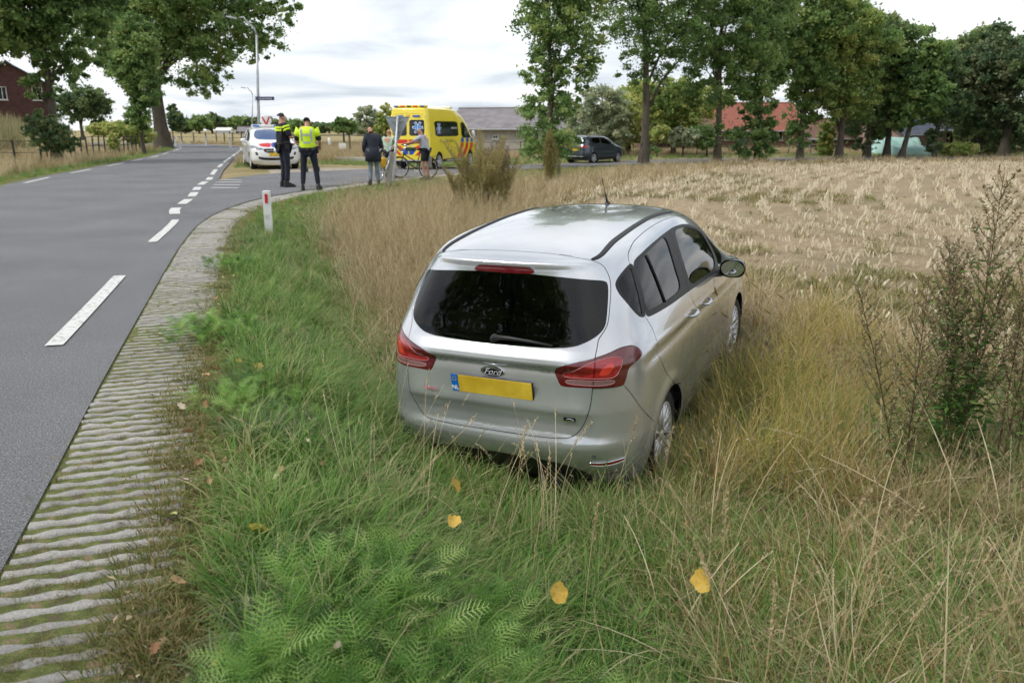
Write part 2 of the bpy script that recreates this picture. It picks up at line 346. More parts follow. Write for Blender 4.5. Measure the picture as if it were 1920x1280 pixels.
def cut_body(S, regions, seams, gu=96, gv=72, gapw=.0028):
    """regions: [(label, 3D outline, kwargs)]; seams: [(3D points, closed)]. returns uv verts, tris, labels (-1 gap, 0 body, i+1 region)"""
    V = []; E = []
    def addloop(p, closed=True):
        n = len(V); V.extend([(a * S.SU, b * S.SV) for a, b in p]); k = len(p)
        E.extend([(n + i, n + (i + 1) % k) for i in range(k if closed else k - 1)])
    regs = []
    for lab, pts, kw in regions:
        p = kw.pop('uv') if 'uv' in kw else S.line(pts, True, kw.get('smooth', 2), kw.get('step', .02)); regs.append((lab, p)); addloop(p)
    strips = []
    for pts, closed in seams:
        p = S.line(pts, closed) if not isinstance(pts, np.ndarray) else pts
        a, b = S.strip(p, gapw, closed)
        pass
        if closed: addloop(a); addloop(b); strips.append((a, b))
        else: q = np.vstack([a, b[::-1]]); addloop(q); strips.append((q, None))
    gx = np.linspace(0, S.nu, gu + 1); gy = np.linspace(0, S.nv, gv + 1); n0 = len(V)
    for i, a in enumerate(gx):
        for j, b in enumerate(gy): V.append((a * S.SU, b * S.SV))
    nb_ = gv + 1
    for k in range(gv): E.append((n0 + k, n0 + k + 1)); E.append((n0 + gu * nb_ + k, n0 + gu * nb_ + k + 1))
    r = delaunay_2d_cdt([Vector(v) for v in V], E, [], 0, 1e-6)
    uv = np.array([(v.x / S.SU, v.y / S.SV) for v in r[0]]); T = np.array([f for f in r[2] if len(f) == 3])
    cen = uv[T].mean(1); kk = (cen[:, 0] > 0) & (cen[:, 0] < S.nu); T = T[kk]; cen = cen[kk]; lab = np.zeros(len(T), int)
    for i, (l, p) in enumerate(regs): lab[in_poly(cen, p)] = i + 1
    for a, b in strips:
        k = in_poly(cen, a)
        if b is not None: k = k ^ in_poly(cen, b)
        lab[k] = -1
    # flood fill into panels
    edge = {}; nb = [[] for _ in T]
    for i, t in enumerate(T):
        for a, b in ((t[0], t[1]), (t[1], t[2]), (t[2], t[0])):
            k = (a, b) if a < b else (b, a)
            if k in edge: j = edge[k]; nb[i].append(j); nb[j].append(i)
            else: edge[k] = i
    comp = -np.ones(len(T), int); nc = 0
    for i in range(len(T)):
        if comp[i] >= 0 or lab[i] < 0: continue
        st = [i]; comp[i] = nc
        while st:
            a = st.pop()
            for b in nb[a]:
                if comp[b] < 0 and lab[b] == lab[a]: comp[b] = nc; st.append(b)
        nc += 1
    return uv, T, lab, comp, [r_[0] for r_ in regs], cen
def panel(S, uv, T, sel, name, mats, parent, side=0, off=0.0, label=None, shell=0.0):
    """side +1 right, -1 left, 0 both halves in one mesh; off moves along the normal"""
    F = T[sel]; idx, inv_ = np.unique(F, return_inverse=True); F = inv_.reshape(F.shape)
    P = S.ev(S.G, uv[idx]); Nn = S.ev(S.N, uv[idx]); Nn /= np.linalg.norm(Nn, axis=1, keepdims=True); P = P + Nn * off
    # winding
    k = F[:200]; fn = np.cross(P[k[:, 1]] - P[k[:, 0]], P[k[:, 2]] - P[k[:, 0]])
    if (fn * Nn[k[:, 0]]).sum() < 0: F = F[:, ::-1]
    m = np.array([-1, 1, 1]); vs, ns, fs = [], [], []
    if side >= 0: vs.append(P); ns.append(Nn); fs.append(F)
    if side <= 0: n = sum(len(v) for v in vs); vs.append(P * m); ns.append(Nn * m); fs.append(F[:, ::-1] + n)
    v = np.vstack(vs); n_ = np.vstack(ns); f = np.vstack(fs)
    if shell:  # turn the panel's rim inwards so its edge has thickness
        ed = {}
        for t in f:
            for a, b in ((t[0], t[1]), (t[1], t[2]), (t[2], t[0])):
                if (b, a) in ed: del ed[(b, a)]
                else: ed[(a, b)] = 1
        rim = [e_ for e_ in ed if not (abs(v[e_[0], 0]) < 1e-5 and abs(v[e_[1], 0]) < 1e-5)]
        ids = sorted({i for e_ in rim for i in e_}); mp = {i: len(v) + 2 * k for k, i in enumerate(ids)}
        ex = []; en = []
        for i in ids: ex += [v[i], v[i] - n_[i] * shell]; en += [n_[i], n_[i]]
        nf = []
        for a, b in rim: A, B = mp[a], mp[b]; nf += [(B, A, A + 1), (B, A + 1, B + 1)]
        v = np.vstack([v, ex]); n_ = np.vstack([n_, en]); f = np.vstack([f, nf])
    me = mesh(name, v, f.astype(int), mats, True)
    me.normals_split_custom_set_from_vertices(n_.tolist())
    o = link(name, me, parent)
    if label: o['label'] = label
    return o
def make_wheel(parent, x, y, z, R=.31, W=.2, mirror=False, spokes=10, name='wheel', rim_m=None, steer=0):
    s = -1 if mirror else 1
    t = MB(); w2 = W / 2; rr = R * .68
    t.lathe([(rr, -w2), (rr + .02, -w2 - .004), (R - .035, -w2 - .006), (R - .012, -w2 + .012), (R, -w2 + .035), (R, -.055), (R - .009, -.052), (R - .009, -.046), (R, -.043), (R, -.006), (R - .009, -.004), (R - .009, .004), (R, .006), (R, .043), (R - .009, .046), (R - .009, .052), (R, .055),
             (R, w2 - .035), (R - .012, w2 - .012), (R - .035, w2 + .006), (rr + .02, w2 + .004), (rr, w2)], 48, 'X')
    wh = t.build(name, M['rubber'], parent, True, (x, y, z)); wh.rotation_euler = (0, 0, steer)
    r = MB(); r.lathe([(rr, -w2 + .01), (rr + .008, s * w2), (rr - .004, s * (w2 + .004)), (rr - .016, s * (w2 - .006)), (rr - .02, s * (w2 - .05)), (rr - .022, -s * w2 * .6)], 48, 'X')
    for k in range(spokes):
        a = 2 * PI * k / spokes
        for da in (-.13, .13):
            p0 = Vector((s * (w2 - .022), .04 * math.cos(a + da), .04 * math.sin(a + da))); p1 = Vector((s * (w2 - .012), rr * .55 * math.cos(a + da * .7), rr * .55 * math.sin(a + da * .7))); p2 = Vector((s * (w2 - .008), (rr - .014) * math.cos(a + da * 1.15), (rr - .014) * math.sin(a + da * 1.15)))
            r.tube([p0, p1, p2], [.014, .009, .0095], 6)
    r.lathe([(0, s * (w2 - .002)), (.028, s * (w2 - .003)), (.034, s * (w2 - .01)), (.05, s * (w2 - .02)), (.052, 0)], 20, 'X')
    r.build('rim', rim_m or M['alloy'], wh, True)
    d = MB(); d.lathe([(.0, s * (w2 - .075)), (rr * .72, s * (w2 - .075)), (rr * .72, s * (w2 - .09)), (0, s * (w2 - .09))], 32, 'X'); d.lathe([(rr * .97, s * (w2 - .12)), (0, s * (w2 - .12))], 32, 'X')
    d.build('brake_disc', M['black'], wh)
    return wh
def text_mesh(txt, size, mat_, name, parent, loc, rot, shear=0.0, ext=.001, bold=.0):
    cu = bpy.data.curves.new(name, 'FONT'); cu.body = txt; cu.size = size; cu.align_x = 'CENTER'; cu.align_y = 'CENTER'; cu.extrude = ext; cu.shear = shear; cu.offset = bold
    o = bpy.data.objects.new(name, cu); COL.objects.link(o); bpy.context.view_layer.update()
    me = bpy.data.meshes.new_from_object(o); bpy.data.objects.remove(o); me.materials.clear(); me.materials.append(mat_)
    o = link(name, me, parent); o.location = loc; o.rotation_euler = rot; return o
# ================================================================== ground, road, verge
EDGE = np.array([(1.2, -8), (-.6, -2), (-1.25, .4), (-2.02, 2.9), (-2.64, 4.75), (-3.37, 7.0), (-4.46, 10.4), (-5.12, 12.6), (-5.72, 15.0), (-6.05, 17.7), (-6.0, 20.0), (-5.6, 22.2), (-4.95, 24.6), (-4.1, 27.0), (-3.0, 29.6), (-1.8, 32.2), (0, 36), (2.6, 41), (7.2, 48), (13, 53), (21, 56), (34, 59), (60, 61.5), (120, 64)])
FAR = np.array([(-9.6, 27.2), (-9.4, 29.6), (-8.6, 31.4), (-7.2, 33.6), (-5.6, 36.4), (-3.2, 40.4), (.2, 46), (4.8, 51.6), (10.8, 56.8), (20, 60.2), (34, 63), (60, 65.5), (120, 68)])
RLINE = np.array([(.1, -8), (-1.6, -1), (-2.6, 2.8), (-3.5, 5.9), (-4.42, 8.9), (-5.3, 11.8), (-6.15, 14.7), (-6.9, 16.5), (-7.5, 18.6), (-8.1, 20.6), (-8.8, 22.7), (-9.5, 25.0), (-10.1, 27.2), (-11.7, 32.1), (-13.6, 38.3), (-15.5, 44.6), (-18.3, 54.2), (-22.4, 68), (-27.6, 82), (-35, 92.5), (-48, 101), (-75, 108)])
LLINE = np.array([(-5.4, -8), (-7.1, -1), (-8.6, 5.2), (-10.1, 10.4), (-11.7, 15.6), (-13.6, 21), (-15.5, 26.6), (-17.1, 32.5), (-18.5, 37.9), (-19.9, 43.1), (-21.2, 48.0), (-22.9, 53.6), (-26.6, 65), (-31.6, 78), (-38, 86.5), (-50, 94), (-76, 101)])
def crm(P, n=8):
    """smooth polyline through points"""
    P = np.asarray(P, float); k = np.arange(len(P)); return _spl(P, 0, np.linspace(0, len(P) - 1, (len(P) - 1) * n + 1))
def offs(P, d):
    T = np.gradient(P, axis=0); T /= np.linalg.norm(T, axis=1, keepdims=True); return P + np.stack([T[:, 1], -T[:, 0]], 1) * d
EDGE_S, FAR_S, RL_S, LL_S = crm(EDGE), crm(FAR), crm(RLINE), crm(LLINE)
def sdist(P, line, chunk=20000):
    """signed distance to a polyline, positive on its right-hand side; also arc index"""
    P = np.atleast_2d(P); D = np.empty(len(P)); I = np.empty(len(P))
    A = line[:-1]; B = line[1:]; AB = B - A; L2 = (AB ** 2).sum(1)
    for s in range(0, len(P), chunk):
        p = P[s:s + chunk]; ap = p[:, None] - A[None]; t = ((ap * AB).sum(2) / L2).clip(0, 1); q = ap - t[..., None] * AB
        d2 = (q ** 2).sum(2); k = d2.argmin(1); r = np.arange(len(p)); cr_ = AB[k, 0] * ap[r, k, 1] - AB[k, 1] * ap[r, k, 0]
        D[s:s + chunk] = np.sqrt(d2[r, k]) * np.where(cr_ < 0, 1, -1); I[s:s + chunk] = k + t[r, k]
    return D, I
def road_z(P):
    x, y = P[:, 0], P[:, 1]
    return -.40 * sstep(28, 52, y) * sstep(-12, -2, x)
def vnoise(P, sc, seed=0.0):
    """cheap smooth value noise in [-1,1]"""
    x = P[:, 0] / sc + seed * 17.3; y = P[:, 1] / sc + seed * 9.1; i = np.floor(x); j = np.floor(y); fx = x - i; fy = y - j; fx = fx * fx * (3 - 2 * fx); fy = fy * fy * (3 - 2 * fy)
    h = lambda a, b: np.modf(np.abs(np.sin(a * 127.1 + b * 311.7 + seed) * 43758.5453))[0] * 2 - 1
    return (h(i, j) * (1 - fx) * (1 - fy) + h(i + 1, j) * fx * (1 - fy) + h(i, j + 1) * (1 - fx) * fy + h(i + 1, j + 1) * fx * fy)
STRIP_W = .60
def ground_z(P, rough=True):
    P = np.atleast_2d(np.asarray(P, float)); d, _ = sdist(P, EDGE_S); z = road_z(P)
    dd = np.maximum(d - STRIP_W, 0); y = P[:, 1]
    ditch = np.interp(dd, [0, .35, .9, 1.35, 2.0, 3.0, 4.2, 5.5], [0, -.03, -.24, -.55, -.66, -.60, -.50, -.40])
    shal = np.interp(dd, [0, .4, 1.2, 2.5, 4.5, 6], [0, -.02, -.16, -.34, -.36, -.38])
    k = sstep(9, 15, y); z = z + np.where(d > 0, ditch * (1 - k) + shal * k * (1 - sstep(28, 50, y)), 0)
    # far beyond the side road: meadow a little lower again; left of the road: verge, then the bank of the maize field
    dl, _ = sdist(P, LL_S); l = np.maximum(-dl - .45, 0)
    z = z + np.where(dl < 0, np.interp(l, [0, .6, 2, 4, 6, 9, 14, 22, 60], [0, -.03, -.10, -.16, -.1, .5, 1.7, 2.6, 3.0]) * sstep(110, 70, y) , 0)
    if rough:
        off = (d > STRIP_W + .1) | (dl < -.5); amp = np.where(off, 1.0, 0) * np.clip(np.abs(np.where(d > 0, dd, l)) / 1.0, 0, 1)
        z = z + amp * (.035 * vnoise(P, .9, 1) + .018 * vnoise(P, .3, 2) + .05 * vnoise(P, 4, 3))
    return z
def gz(x, y): return float(ground_z([(x, y)])[0])
def graded(lo, a, b, hi, step, grow=1.09):
    c = list(np.arange(a, b + 1e-6, step)); s = step; v = c[-1]
    while v < hi: s *= grow; v += s; c.append(v)
    s = step; v = c[0]; h = []
    while v > lo: s *= grow; v -= s; h.append(v)
    return np.array(h[::-1] + c)
def drape_grid(xs, ys, zf):
    X, Y = np.meshgrid(xs, ys); P = np.stack([X.ravel(), Y.ravel()], 1); V = np.c_[P, zf(P)]; nx = len(xs)
    i, j = np.meshgrid(np.arange(nx - 1), np.arange(len(ys) - 1)); a = (j * nx + i).ravel(); F = np.stack([a, a + 1, a + nx + 1, a + nx], 1); return V, F
def gmat():
    """soil, thatch and straw: zone attribute 0 verge, 1 stubble field, 2 far meadow"""
    m = bpy.data.materials.new('earth_and_thatch'); m.use_nodes = True; n = m.node_tree; b = n.nodes['Principled BSDF']; A = n.nodes.new; b.inputs['Roughness'].default_value = .95; b.inputs['Specular IOR Level'].default_value = .1
    tc = A('ShaderNodeTexCoord')
    def nz(s, d=6, r=.6):
        z = A('ShaderNodeTexNoise'); z.inputs['Scale'].default_value = s; z.inputs['Detail'].default_value = d; z.inputs['Roughness'].default_value = r; n.links.new(tc.outputs['Object'], z.inputs['Vector']); return z.outputs['Fac']
    def ramp(src, st):
        r = A('ShaderNodeValToRGB')
        while len(r.color_ramp.elements) < len(st): r.color_ramp.elements.new(.5)
        for i, (p, c) in enumerate(st): r.color_ramp.elements[i].position = p; r.color_ramp.elements[i].color = (*c, 1)
        n.links.new(src, r.inputs[0]); return r.outputs[0]
    def mixc(f, a, b_):
        x = A('ShaderNodeMix'); x.data_type = 'RGBA'
        if isinstance(f, float): x.inputs[0].default_value = f
        else: n.links.new(f, x.inputs[0])
        n.links.new(a, x.inputs[6]); n.links.new(b_, x.inputs[7]); return x.outputs[2]
    verge = ramp(nz(3.1), [(.30, (.10, .08, .04)), (.45, (.17, .15, .06)), (.55, (.13, .17, .045)), (.70, (.28, .22, .12))])
    field = mixc(ramp(nz(.35, 5), [(.40, (0, 0, 0)), (.62, (1, 1, 1))]), ramp(nz(7, 8, .7), [(.3, (.20, .15, .105)), (.5, (.36, .28, .185)), (.68, (.50, .40, .27))]), ramp(nz(6, 8, .7), [(.3, (.16, .125, .09)), (.55, (.30, .245, .16)), (.7, (.24, .25, .11))]))
    mead = ramp(nz(.25, 8, .7), [(.3, (.16, .15, .06)), (.5, (.30, .25, .13)), (.7, (.38, .31, .18))])
    za = A('ShaderNodeAttribute'); za.attribute_name = 'zone'
    f1 = A('ShaderNodeMapRange'); f1.inputs[1].default_value = 0; f1.inputs[2].default_value = 1; n.links.new(za.outputs['Fac'], f1.inputs[0])
    f2 = A('ShaderNodeMapRange'); f2.inputs[1].default_value = 1; f2.inputs[2].default_value = 2; n.links.new(za.outputs['Fac'], f2.inputs[0])
    c = mixc(f2.outputs[0], mixc(f1.outputs[0], verge, field), mead)
    n.links.new(c, b.inputs['Base Color']); bp = A('ShaderNodeBump'); bp.inputs['Distance'].default_value = .05; bp.inputs['Strength'].default_value = .9; n.links.new(nz(14, 8, .75), bp.inputs['Height']); n.links.new(bp.outputs[0], b.inputs['Normal']); return m
V_, F_ = drape_grid(graded(-900, -9, 9, 900, .13, 1.075), graded(-60, .6, 17, 1400, .13, 1.07), lambda P: ground_z(P) - .004)
dE, iE = sdist(V_[:, :2], EDGE_S); dF, _ = sdist(V_[:, :2], FAR_S); dR, _ = sdist(V_[:, :2], RL_S); dLn, _ = sdist(V_[:, :2], LL_S)
# keep the earth below the asphalt and the pavers
road_here = ((dE < STRIP_W + .02) & (dLn > -.45) & ((dR < .45) | (dF > -.02)))
V_[road_here, 2] -= .06
fd_ = np.interp(V_[:, 1], [0, 6, 9, 12, 15, 20, 29, 60], [7.4, 6.5, 6.3, 6.6, 6.4, 5.3, 3.6, 3.0]); zone = np.where(dE > 0, sstep(-1.2, .4, dE - fd_), 0.0); zone = np.where((dE <= 0) & ((dF < 0) & (dR > .3)), 2.0, zone); zone = np.where(dLn < -5, 2.0, zone); zone = np.where((V_[:, 1] > 60) & (dE > 3), 2.0, zone)
me = mesh('ground', V_, F_, gmat(), True); a_ = me.attributes.new('zone', 'FLOAT', 'POINT'); a_.data.foreach_set('value', zone.astype(np.float32)); ground = tag(link('ground', me), kind='structure')
# ---- asphalt
def asphalt(name, c0, c1, speck):
    m = noisy(name, [c0, c1], .6, .80, 10, bump=1.0, bscale=120, fine=.6, fscale=95, spec=.35); n = m.node_tree; b = n.nodes['Principled BSDF']
    src = b.inputs['Base Color'].links[0].from_socket; tc = n.nodes.new('ShaderNodeTexCoord'); v = n.nodes.new('ShaderNodeTexVoronoi'); v.inputs['Scale'].default_value = 170
    n.links.new(tc.outputs['Object'], v.inputs['Vector']); r = n.nodes.new('ShaderNodeSeparateColor'); n.links.new(v.outputs['Color'], r.inputs[0])
    gt = n.nodes.new('ShaderNodeMath'); gt.operation = 'GREATER_THAN'; gt.inputs[1].default_value = .88; n.links.new(r.outputs[0], gt.inputs[0])
    lt = n.nodes.new('ShaderNodeMath'); lt.operation = 'LESS_THAN'; lt.inputs[1].default_value = .34; n.links.new(v.outputs['Distance'], lt.inputs[0])
    mu = n.nodes.new('ShaderNodeMath'); mu.operation = 'MULTIPLY'; n.links.new(gt.outputs[0], mu.inputs[0]); n.links.new(lt.outputs[0], mu.inputs[1])
    x = n.nodes.new('ShaderNodeMix'); x.data_type = 'RGBA'; n.links.new(mu.outputs[0], x.inputs[0]); n.links.new(src, x.inputs[6]); x.inputs[7].default_value = (*speck, 1); n.links.new(x.outputs[2], b.inputs['Base Color']); return m
M['asphalt'] = asphalt('asphalt', (.128, .131, .139), (.172, .175, .184), (.50, .50, .49)); M['asphalt2'] = asphalt('asphalt_side', (.125, .127, .135), (.17, .172, .18), (.50, .50, .49))
def ribbon(A, B, k, zf, dz):
    """mesh between two polylines with equal point counts"""
    T = np.linspace(0, 1, k + 1); P = (A[:, None] * (1 - T[None, :, None]) + B[:, None] * T[None, :, None]); n, mm = P.shape[:2]; Q = P.reshape(-1, 2)
    i, j = np.meshgrid(np.arange(n - 1), np.arange(mm - 1), indexing='ij'); a = (i * mm + j).ravel(); return np.c_[Q, zf(Q) + dz], np.stack([a, a + 1, a + mm + 1, a + mm], 1)
def resample(P, n):
    d = np.r_[0, np.cumsum(np.linalg.norm(np.diff(P, axis=0), axis=1))]; t = np.linspace(0, d[-1], n); return np.stack([np.interp(t, d, P[:, 0]), np.interp(t, d, P[:, 1])], 1)
def arc(P): return np.r_[0, np.cumsum(np.linalg.norm(np.diff(P, axis=0), axis=1))]
def match(A, B):
    """points of B abreast of the points of A"""
    b = resample(B, 1500); out = []; j = 0
    T = np.gradient(A, axis=0)
    for p, t in zip(A, T):
        k = j + int(np.argmin(np.abs((b[j:j + 60] - p) @ t) + .05 * np.linalg.norm(b[j:j + 60] - p, axis=1))); j = min(k, len(b) - 61); out.append(b[k])
    return np.array(out)
k_ = EDGE_S[:, 1] < 17.8
main_r = np.vstack([offs(EDGE_S, .03)[k_], offs(RL_S, .30)[RL_S[:, 1] > 19.2]])
main_l = offs(LL_S, -.42)
v, f = ribbon(resample(main_l, 420), match(resample(main_l, 420), main_r), 6, road_z, .0); road = tag(link('road', mesh('road', v, f, M['asphalt'], True)), kind='structure')
e_ = EDGE_S[EDGE_S[:, 1] > 15.5]; f_ = np.vstack([[(-7.0, 16.2), (-8.0, 19.6), (-9.0, 23.0)], FAR_S])
v, f = ribbon(resample(f_, 200), resample(e_, 200), 6, road_z, .004); side_road = tag(link('side_road', mesh('side_road', v, f, M['asphalt2'], True)), kind='structure')
# ---- painted marks, each its own sheet on the asphalt
M['road_paint'] = noisy('road_paint', [(.30, .30, .30), (.62, .62, .60)], 22, .7, 10, pos=[.34, .46], fine=.2, fscale=120)
def mark(line, s0, s1, wdt, dz=.010, nm='road_marking', par=None):
    a = arc(line); n = max(2, int((s1 - s0) / .4) + 1); t = np.linspace(s0, s1, n + 1); c = np.stack([np.interp(t, a, line[:, 0]), np.interp(t, a, line[:, 1])], 1)
    v, f = ribbon(offs(c, -wdt / 2), offs(c, wdt / 2), 1, road_z, dz); return link(nm, mesh(nm, v, f, M['road_paint']), par or road)
def s_of(line, p):
    d, i = sdist([(p[0], p[1])], line); a = arc(line); return float(np.interp(i[0], np.arange(len(a)), a))
for p0, p1, wd in (((90, 650), (225, 518), .13), ((272, 455), (322, 413), .13), ((327, 402), (342, 390), .2), ((343, 383), (356, 374), .2), ((358, 369), (369, 361), .2), ((368, 357), (378, 351), .2), ((377, 347), (387, 341), .2), ((386, 338), (395, 333), .2),
                   ((398, 328), (412, 318), .16), ((413, 314), (422, 308), .16), ((424, 305), (437, 295), .14), ((438, 293), (443, 289), .14), ((444, 288), (448, 284), .14)):
    a, b = gnd(*p0), gnd(*p1); s0, s1 = s_of(RL_S, a), s_of(RL_S, b); mark(RL_S, s0, s1, wd)
sR = s_of(RL_S, gnd(90, 650))
for k in range(1, 3): mark(RL_S, sR - 6.2 * k, sR - 6.2 * k + 3.1, .13)
for s_ in np.arange(s_of(RL_S, gnd(449, 283)), arc(RL_S)[-1] - 4, 6.0): mark(RL_S, s_, s_ + 5.3, .14)
for p0, p1 in (((45, 344), (98, 333)), ((138, 325), (173, 318)), ((197, 312), (222, 306)), ((241, 303), (258, 299)), ((272, 296), (288, 292)), ((297, 290), (310, 286.5)), ((320, 284), (334, 280))):
    a, b = gnd(*p0), gnd(*p1); mark(LL_S, s_of(LL_S, a), s_of(LL_S, b), .13)
sL = s_of(LL_S, gnd(45, 344))
for k in range(1, 5): mark(LL_S, sL - 6 * k, sL - 6 * k + 3, .13)
for s_ in np.arange(s_of(LL_S, gnd(334, 280)) + 2, arc(LL_S)[-1] - 4, 6.0): mark(LL_S, s_, s_ + 3.0, .13)
# give-way bars at the mouth of the side road
for (xa, ya), (xb, yb) in (((396, 352.5), (447, 353)), ((401, 347), (450, 347.5)), ((405, 342), (452, 342)), ((409, 337.5), (453, 338))):
    a, b = gnd(xa, ya), gnd(xb, yb); v = []
    for q, dq in ((a, -.10), (b, -.10), (b, .10), (a, .10)): v.append((q.x, q.y + dq, .012))
    link('give_way_bar', mesh('give_way_bar', v, [(0, 1, 2, 3)], M['road_paint']), side_road)
# gravelly apron where the patrol car stands
ap = [(-9.35, 26.6), (-8.2, 28.6), (-6.6, 31.3), (-4.7, 34.6), (-3.4, 37.2), (-5.6, 38.6), (-8.4, 38.4), (-11.4, 36.4), (-11.5, 33.6), (-10.3, 30.0)]
A2 = crm(ap + ap[:1], 5)[:-1]; c_ = A2.mean(0); n_ = len(A2); Q = np.vstack([[c_], c_ + (A2 - c_) * .5, A2]); zz = road_z(Q) + .0015; zz[-n_:] -= .03
fs = [(0, 1 + i, 1 + (i + 1) % n_) for i in range(n_)] + [(1 + i, 1 + n_ + i, 1 + n_ + (i + 1) % n_, 1 + (i + 1) % n_) for i in range(n_)]
M['gravel'] = noisy('sandy_gravel', [(.20, .165, .12), (.36, .32, .26), (.27, .25, .20)], 2.3, .95, 8, bump=.8, bscale=60, fine=.25, fscale=60)
tag(link('gravel_apron', mesh('gravel_apron', np.c_[Q, zz], fs, M['gravel'])), kind='structure')
# ---- grass pavers along the road edge
M['paver'] = noisy('paver_concrete', [(.22, .212, .197), (.37, .355, .33), (.30, .287, .265)], 6, .93, 9, bump=.9, bscale=120, fine=.22, fscale=140, coord='Object', rand=.12)
M['moss'] = noisy('moss_and_soil', [(.11, .085, .055), (.10, .12, .035), (.14, .16, .05), (.22, .165, .10)], 16, .97, 8, bump=1.0, bscale=90, fine=.3, fscale=150, pos=[.32, .45, .56, .68])
pv = []
for q in range(7):
    r_ = np.random.default_rng(40 + q); m = MB(); L_, n = .40, 18
    for bi in range(4):
        yc = -L_ / 2 + (bi + .5) * .1; xs_ = np.linspace(-.30, .30, n); ph = r_.uniform(0, 6); wv = .0032 * np.sin(xs_ * 33 + (PI if bi % 2 else 0) + .6) + .0016 * r_.standard_normal(n)
        wd = .0225 + .0055 * np.cos(xs_ * 33 + (PI if bi % 2 else 0)) + .0015 * r_.standard_normal(n); hz = .0 + .0025 * r_.standard_normal(n) - .004 * (np.abs(xs_) > .28)
        vs = []
        for i in range(n): vs += [(xs_[i], yc + wv[i] - wd[i] - .008, -.05), (xs_[i], yc + wv[i] - wd[i], hz[i] - .006), (xs_[i], yc + wv[i] - wd[i] + .009, hz[i]), (xs_[i], yc + wv[i] + wd[i] - .009, hz[i]), (xs_[i], yc + wv[i] + wd[i], hz[i] - .006), (xs_[i], yc + wv[i] + wd[i] + .008, -.05)]
        fs = [(i * 6 + k, (i + 1) * 6 + k, (i + 1) * 6 + k + 1, i * 6 + k + 1) for i in range(n - 1) for k in range(5)] + [tuple(range(6))[::-1], tuple((n - 1) * 6 + k for k in range(6))]
        m.add(vs, fs)
    pv.append(m.me('grass_paver', [M['paver']], True))
inner = offs(EDGE_S, -.02); outer = offs(EDGE_S, STRIP_W + .14)
v, f = ribbon(resample(inner, 500), resample(outer, 500), 5, road_z, -.011)
k = v[:, 1] < 45; strip_ = tag(link('paver_strip', mesh('paver_strip', v, f, M['moss'], True)), kind='structure')
a_ = arc(EDGE_S); s = s_of(EDGE_S, (-.4, -2.5)); k = 0
while s < s_of(EDGE_S, (-1.8, 32.2)):
    p = np.array([np.interp(s, a_, EDGE_S[:, i]) for i in (0, 1)]); p2 = np.array([np.interp(s + .05, a_, EDGE_S[:, i]) for i in (0, 1)]); t = (p2 - p) / np.linalg.norm(p2 - p); nrm = np.array([t[1], -t[0]])
    c = p + nrm * (.345 + rng.normal(0, .008)); o = link('grass_paver', pv[rng.integers(7)], strip_); z = float(road_z(c[None])[0])
    o.location = (c[0], c[1], z + rng.normal(-.002, .003)); o.rotation_euler = (rng.normal(0, .008), rng.normal(0, .008), math.atan2(t[1], t[0]) - PI / 2 + rng.normal(0, .012)); o.scale = (1, 1.0, 1); s += .402; k += 1
# ================================================================== the silver car in the ditch
def hero_disp(G, Nn):
    x, y, z = G[..., 0], G[..., 1], G[..., 2]
    rear = sstep(-.35, -.58, y)
    lat = 1 - sstep(.44, .60, x)
    # tailgate: shelf under the glass, plate recess, tuck below
    prof = np.interp(z, [.50, .56, .62, .665, .70, .73, .90, .925, .942, .957, .975, 1.0, 1.05, 1.1], [-.004, -.016, -.016, -.002, .016, .014, -.014, -.018, -.017, .012, .018, .014, .002, 0])
    d = prof * rear * (1 - sstep(.50, .66, x) * .85)
    # bumper ledge and flank
    bp = np.interp(z, [.26, .33, .40, .44, .485, .52, .56, .60], [-.03, -.015, .0, .008, .016, .015, .006, 0])
    d = d + bp * rear * (1 - sstep(.50, .61, z)) * (1 - sstep(.62, .80, x) * .6)
    side = sstep(.55, .75, x)
    # shoulder crease running forward from the lamp
    yl = np.interp(y, [-.55, -.24, .6, 1.6, 2.4], [.94, .975, .955, .90, .86])
    t = yl - z
    d = d + side * sstep(-.5, -.3, y) * (1 - sstep(2.6, 2.9, y)) * (-.011 * np.exp(-((t - .035) / .035) ** 2) + .004 * np.exp(-((t + .02) / .02) ** 2))
    d = d + side * (-.012) * np.exp(-((z - .52) / .10) ** 2) * sstep(.35, .7, y) * (1 - sstep(1.8, 2.15, y))
    # wheel-arch flares
    for cy in (0, 2.489):
        rr = np.hypot(y - cy, z - .31)
        d = d + side * .014 * np.exp(-((rr - .375) / .05) ** 2) * (z > .1)
    # A lip above the rear glass (spoiler)
    d = d + .018 * np.exp(-((z - 1.487) / .018) ** 2) * sstep(-.36, -.46, y) * (1 - sstep(.50, .60, x))
    return Nn * d[..., None]
def circ(cy, cz, r, x=.86, n=30, a0=0, a1=2 * PI, full=True):
    return [(x, cy + r * math.cos(a0 + (a1 - a0) * k / n), cz + r * math.sin(a0 + (a1 - a0) * k / n)) for k in range(n if full else n + 1)]
def arch(cy, r=.345, wb=.31):
    p = [(.86, cy + r * math.cos(a), wb + r * math.sin(a)) for a in np.linspace(-.35, PI + .35, 26)]
    return p + [(.84, cy - r * .92, .17), (.84, cy, .17), (.84, cy + r * .92, .17)]
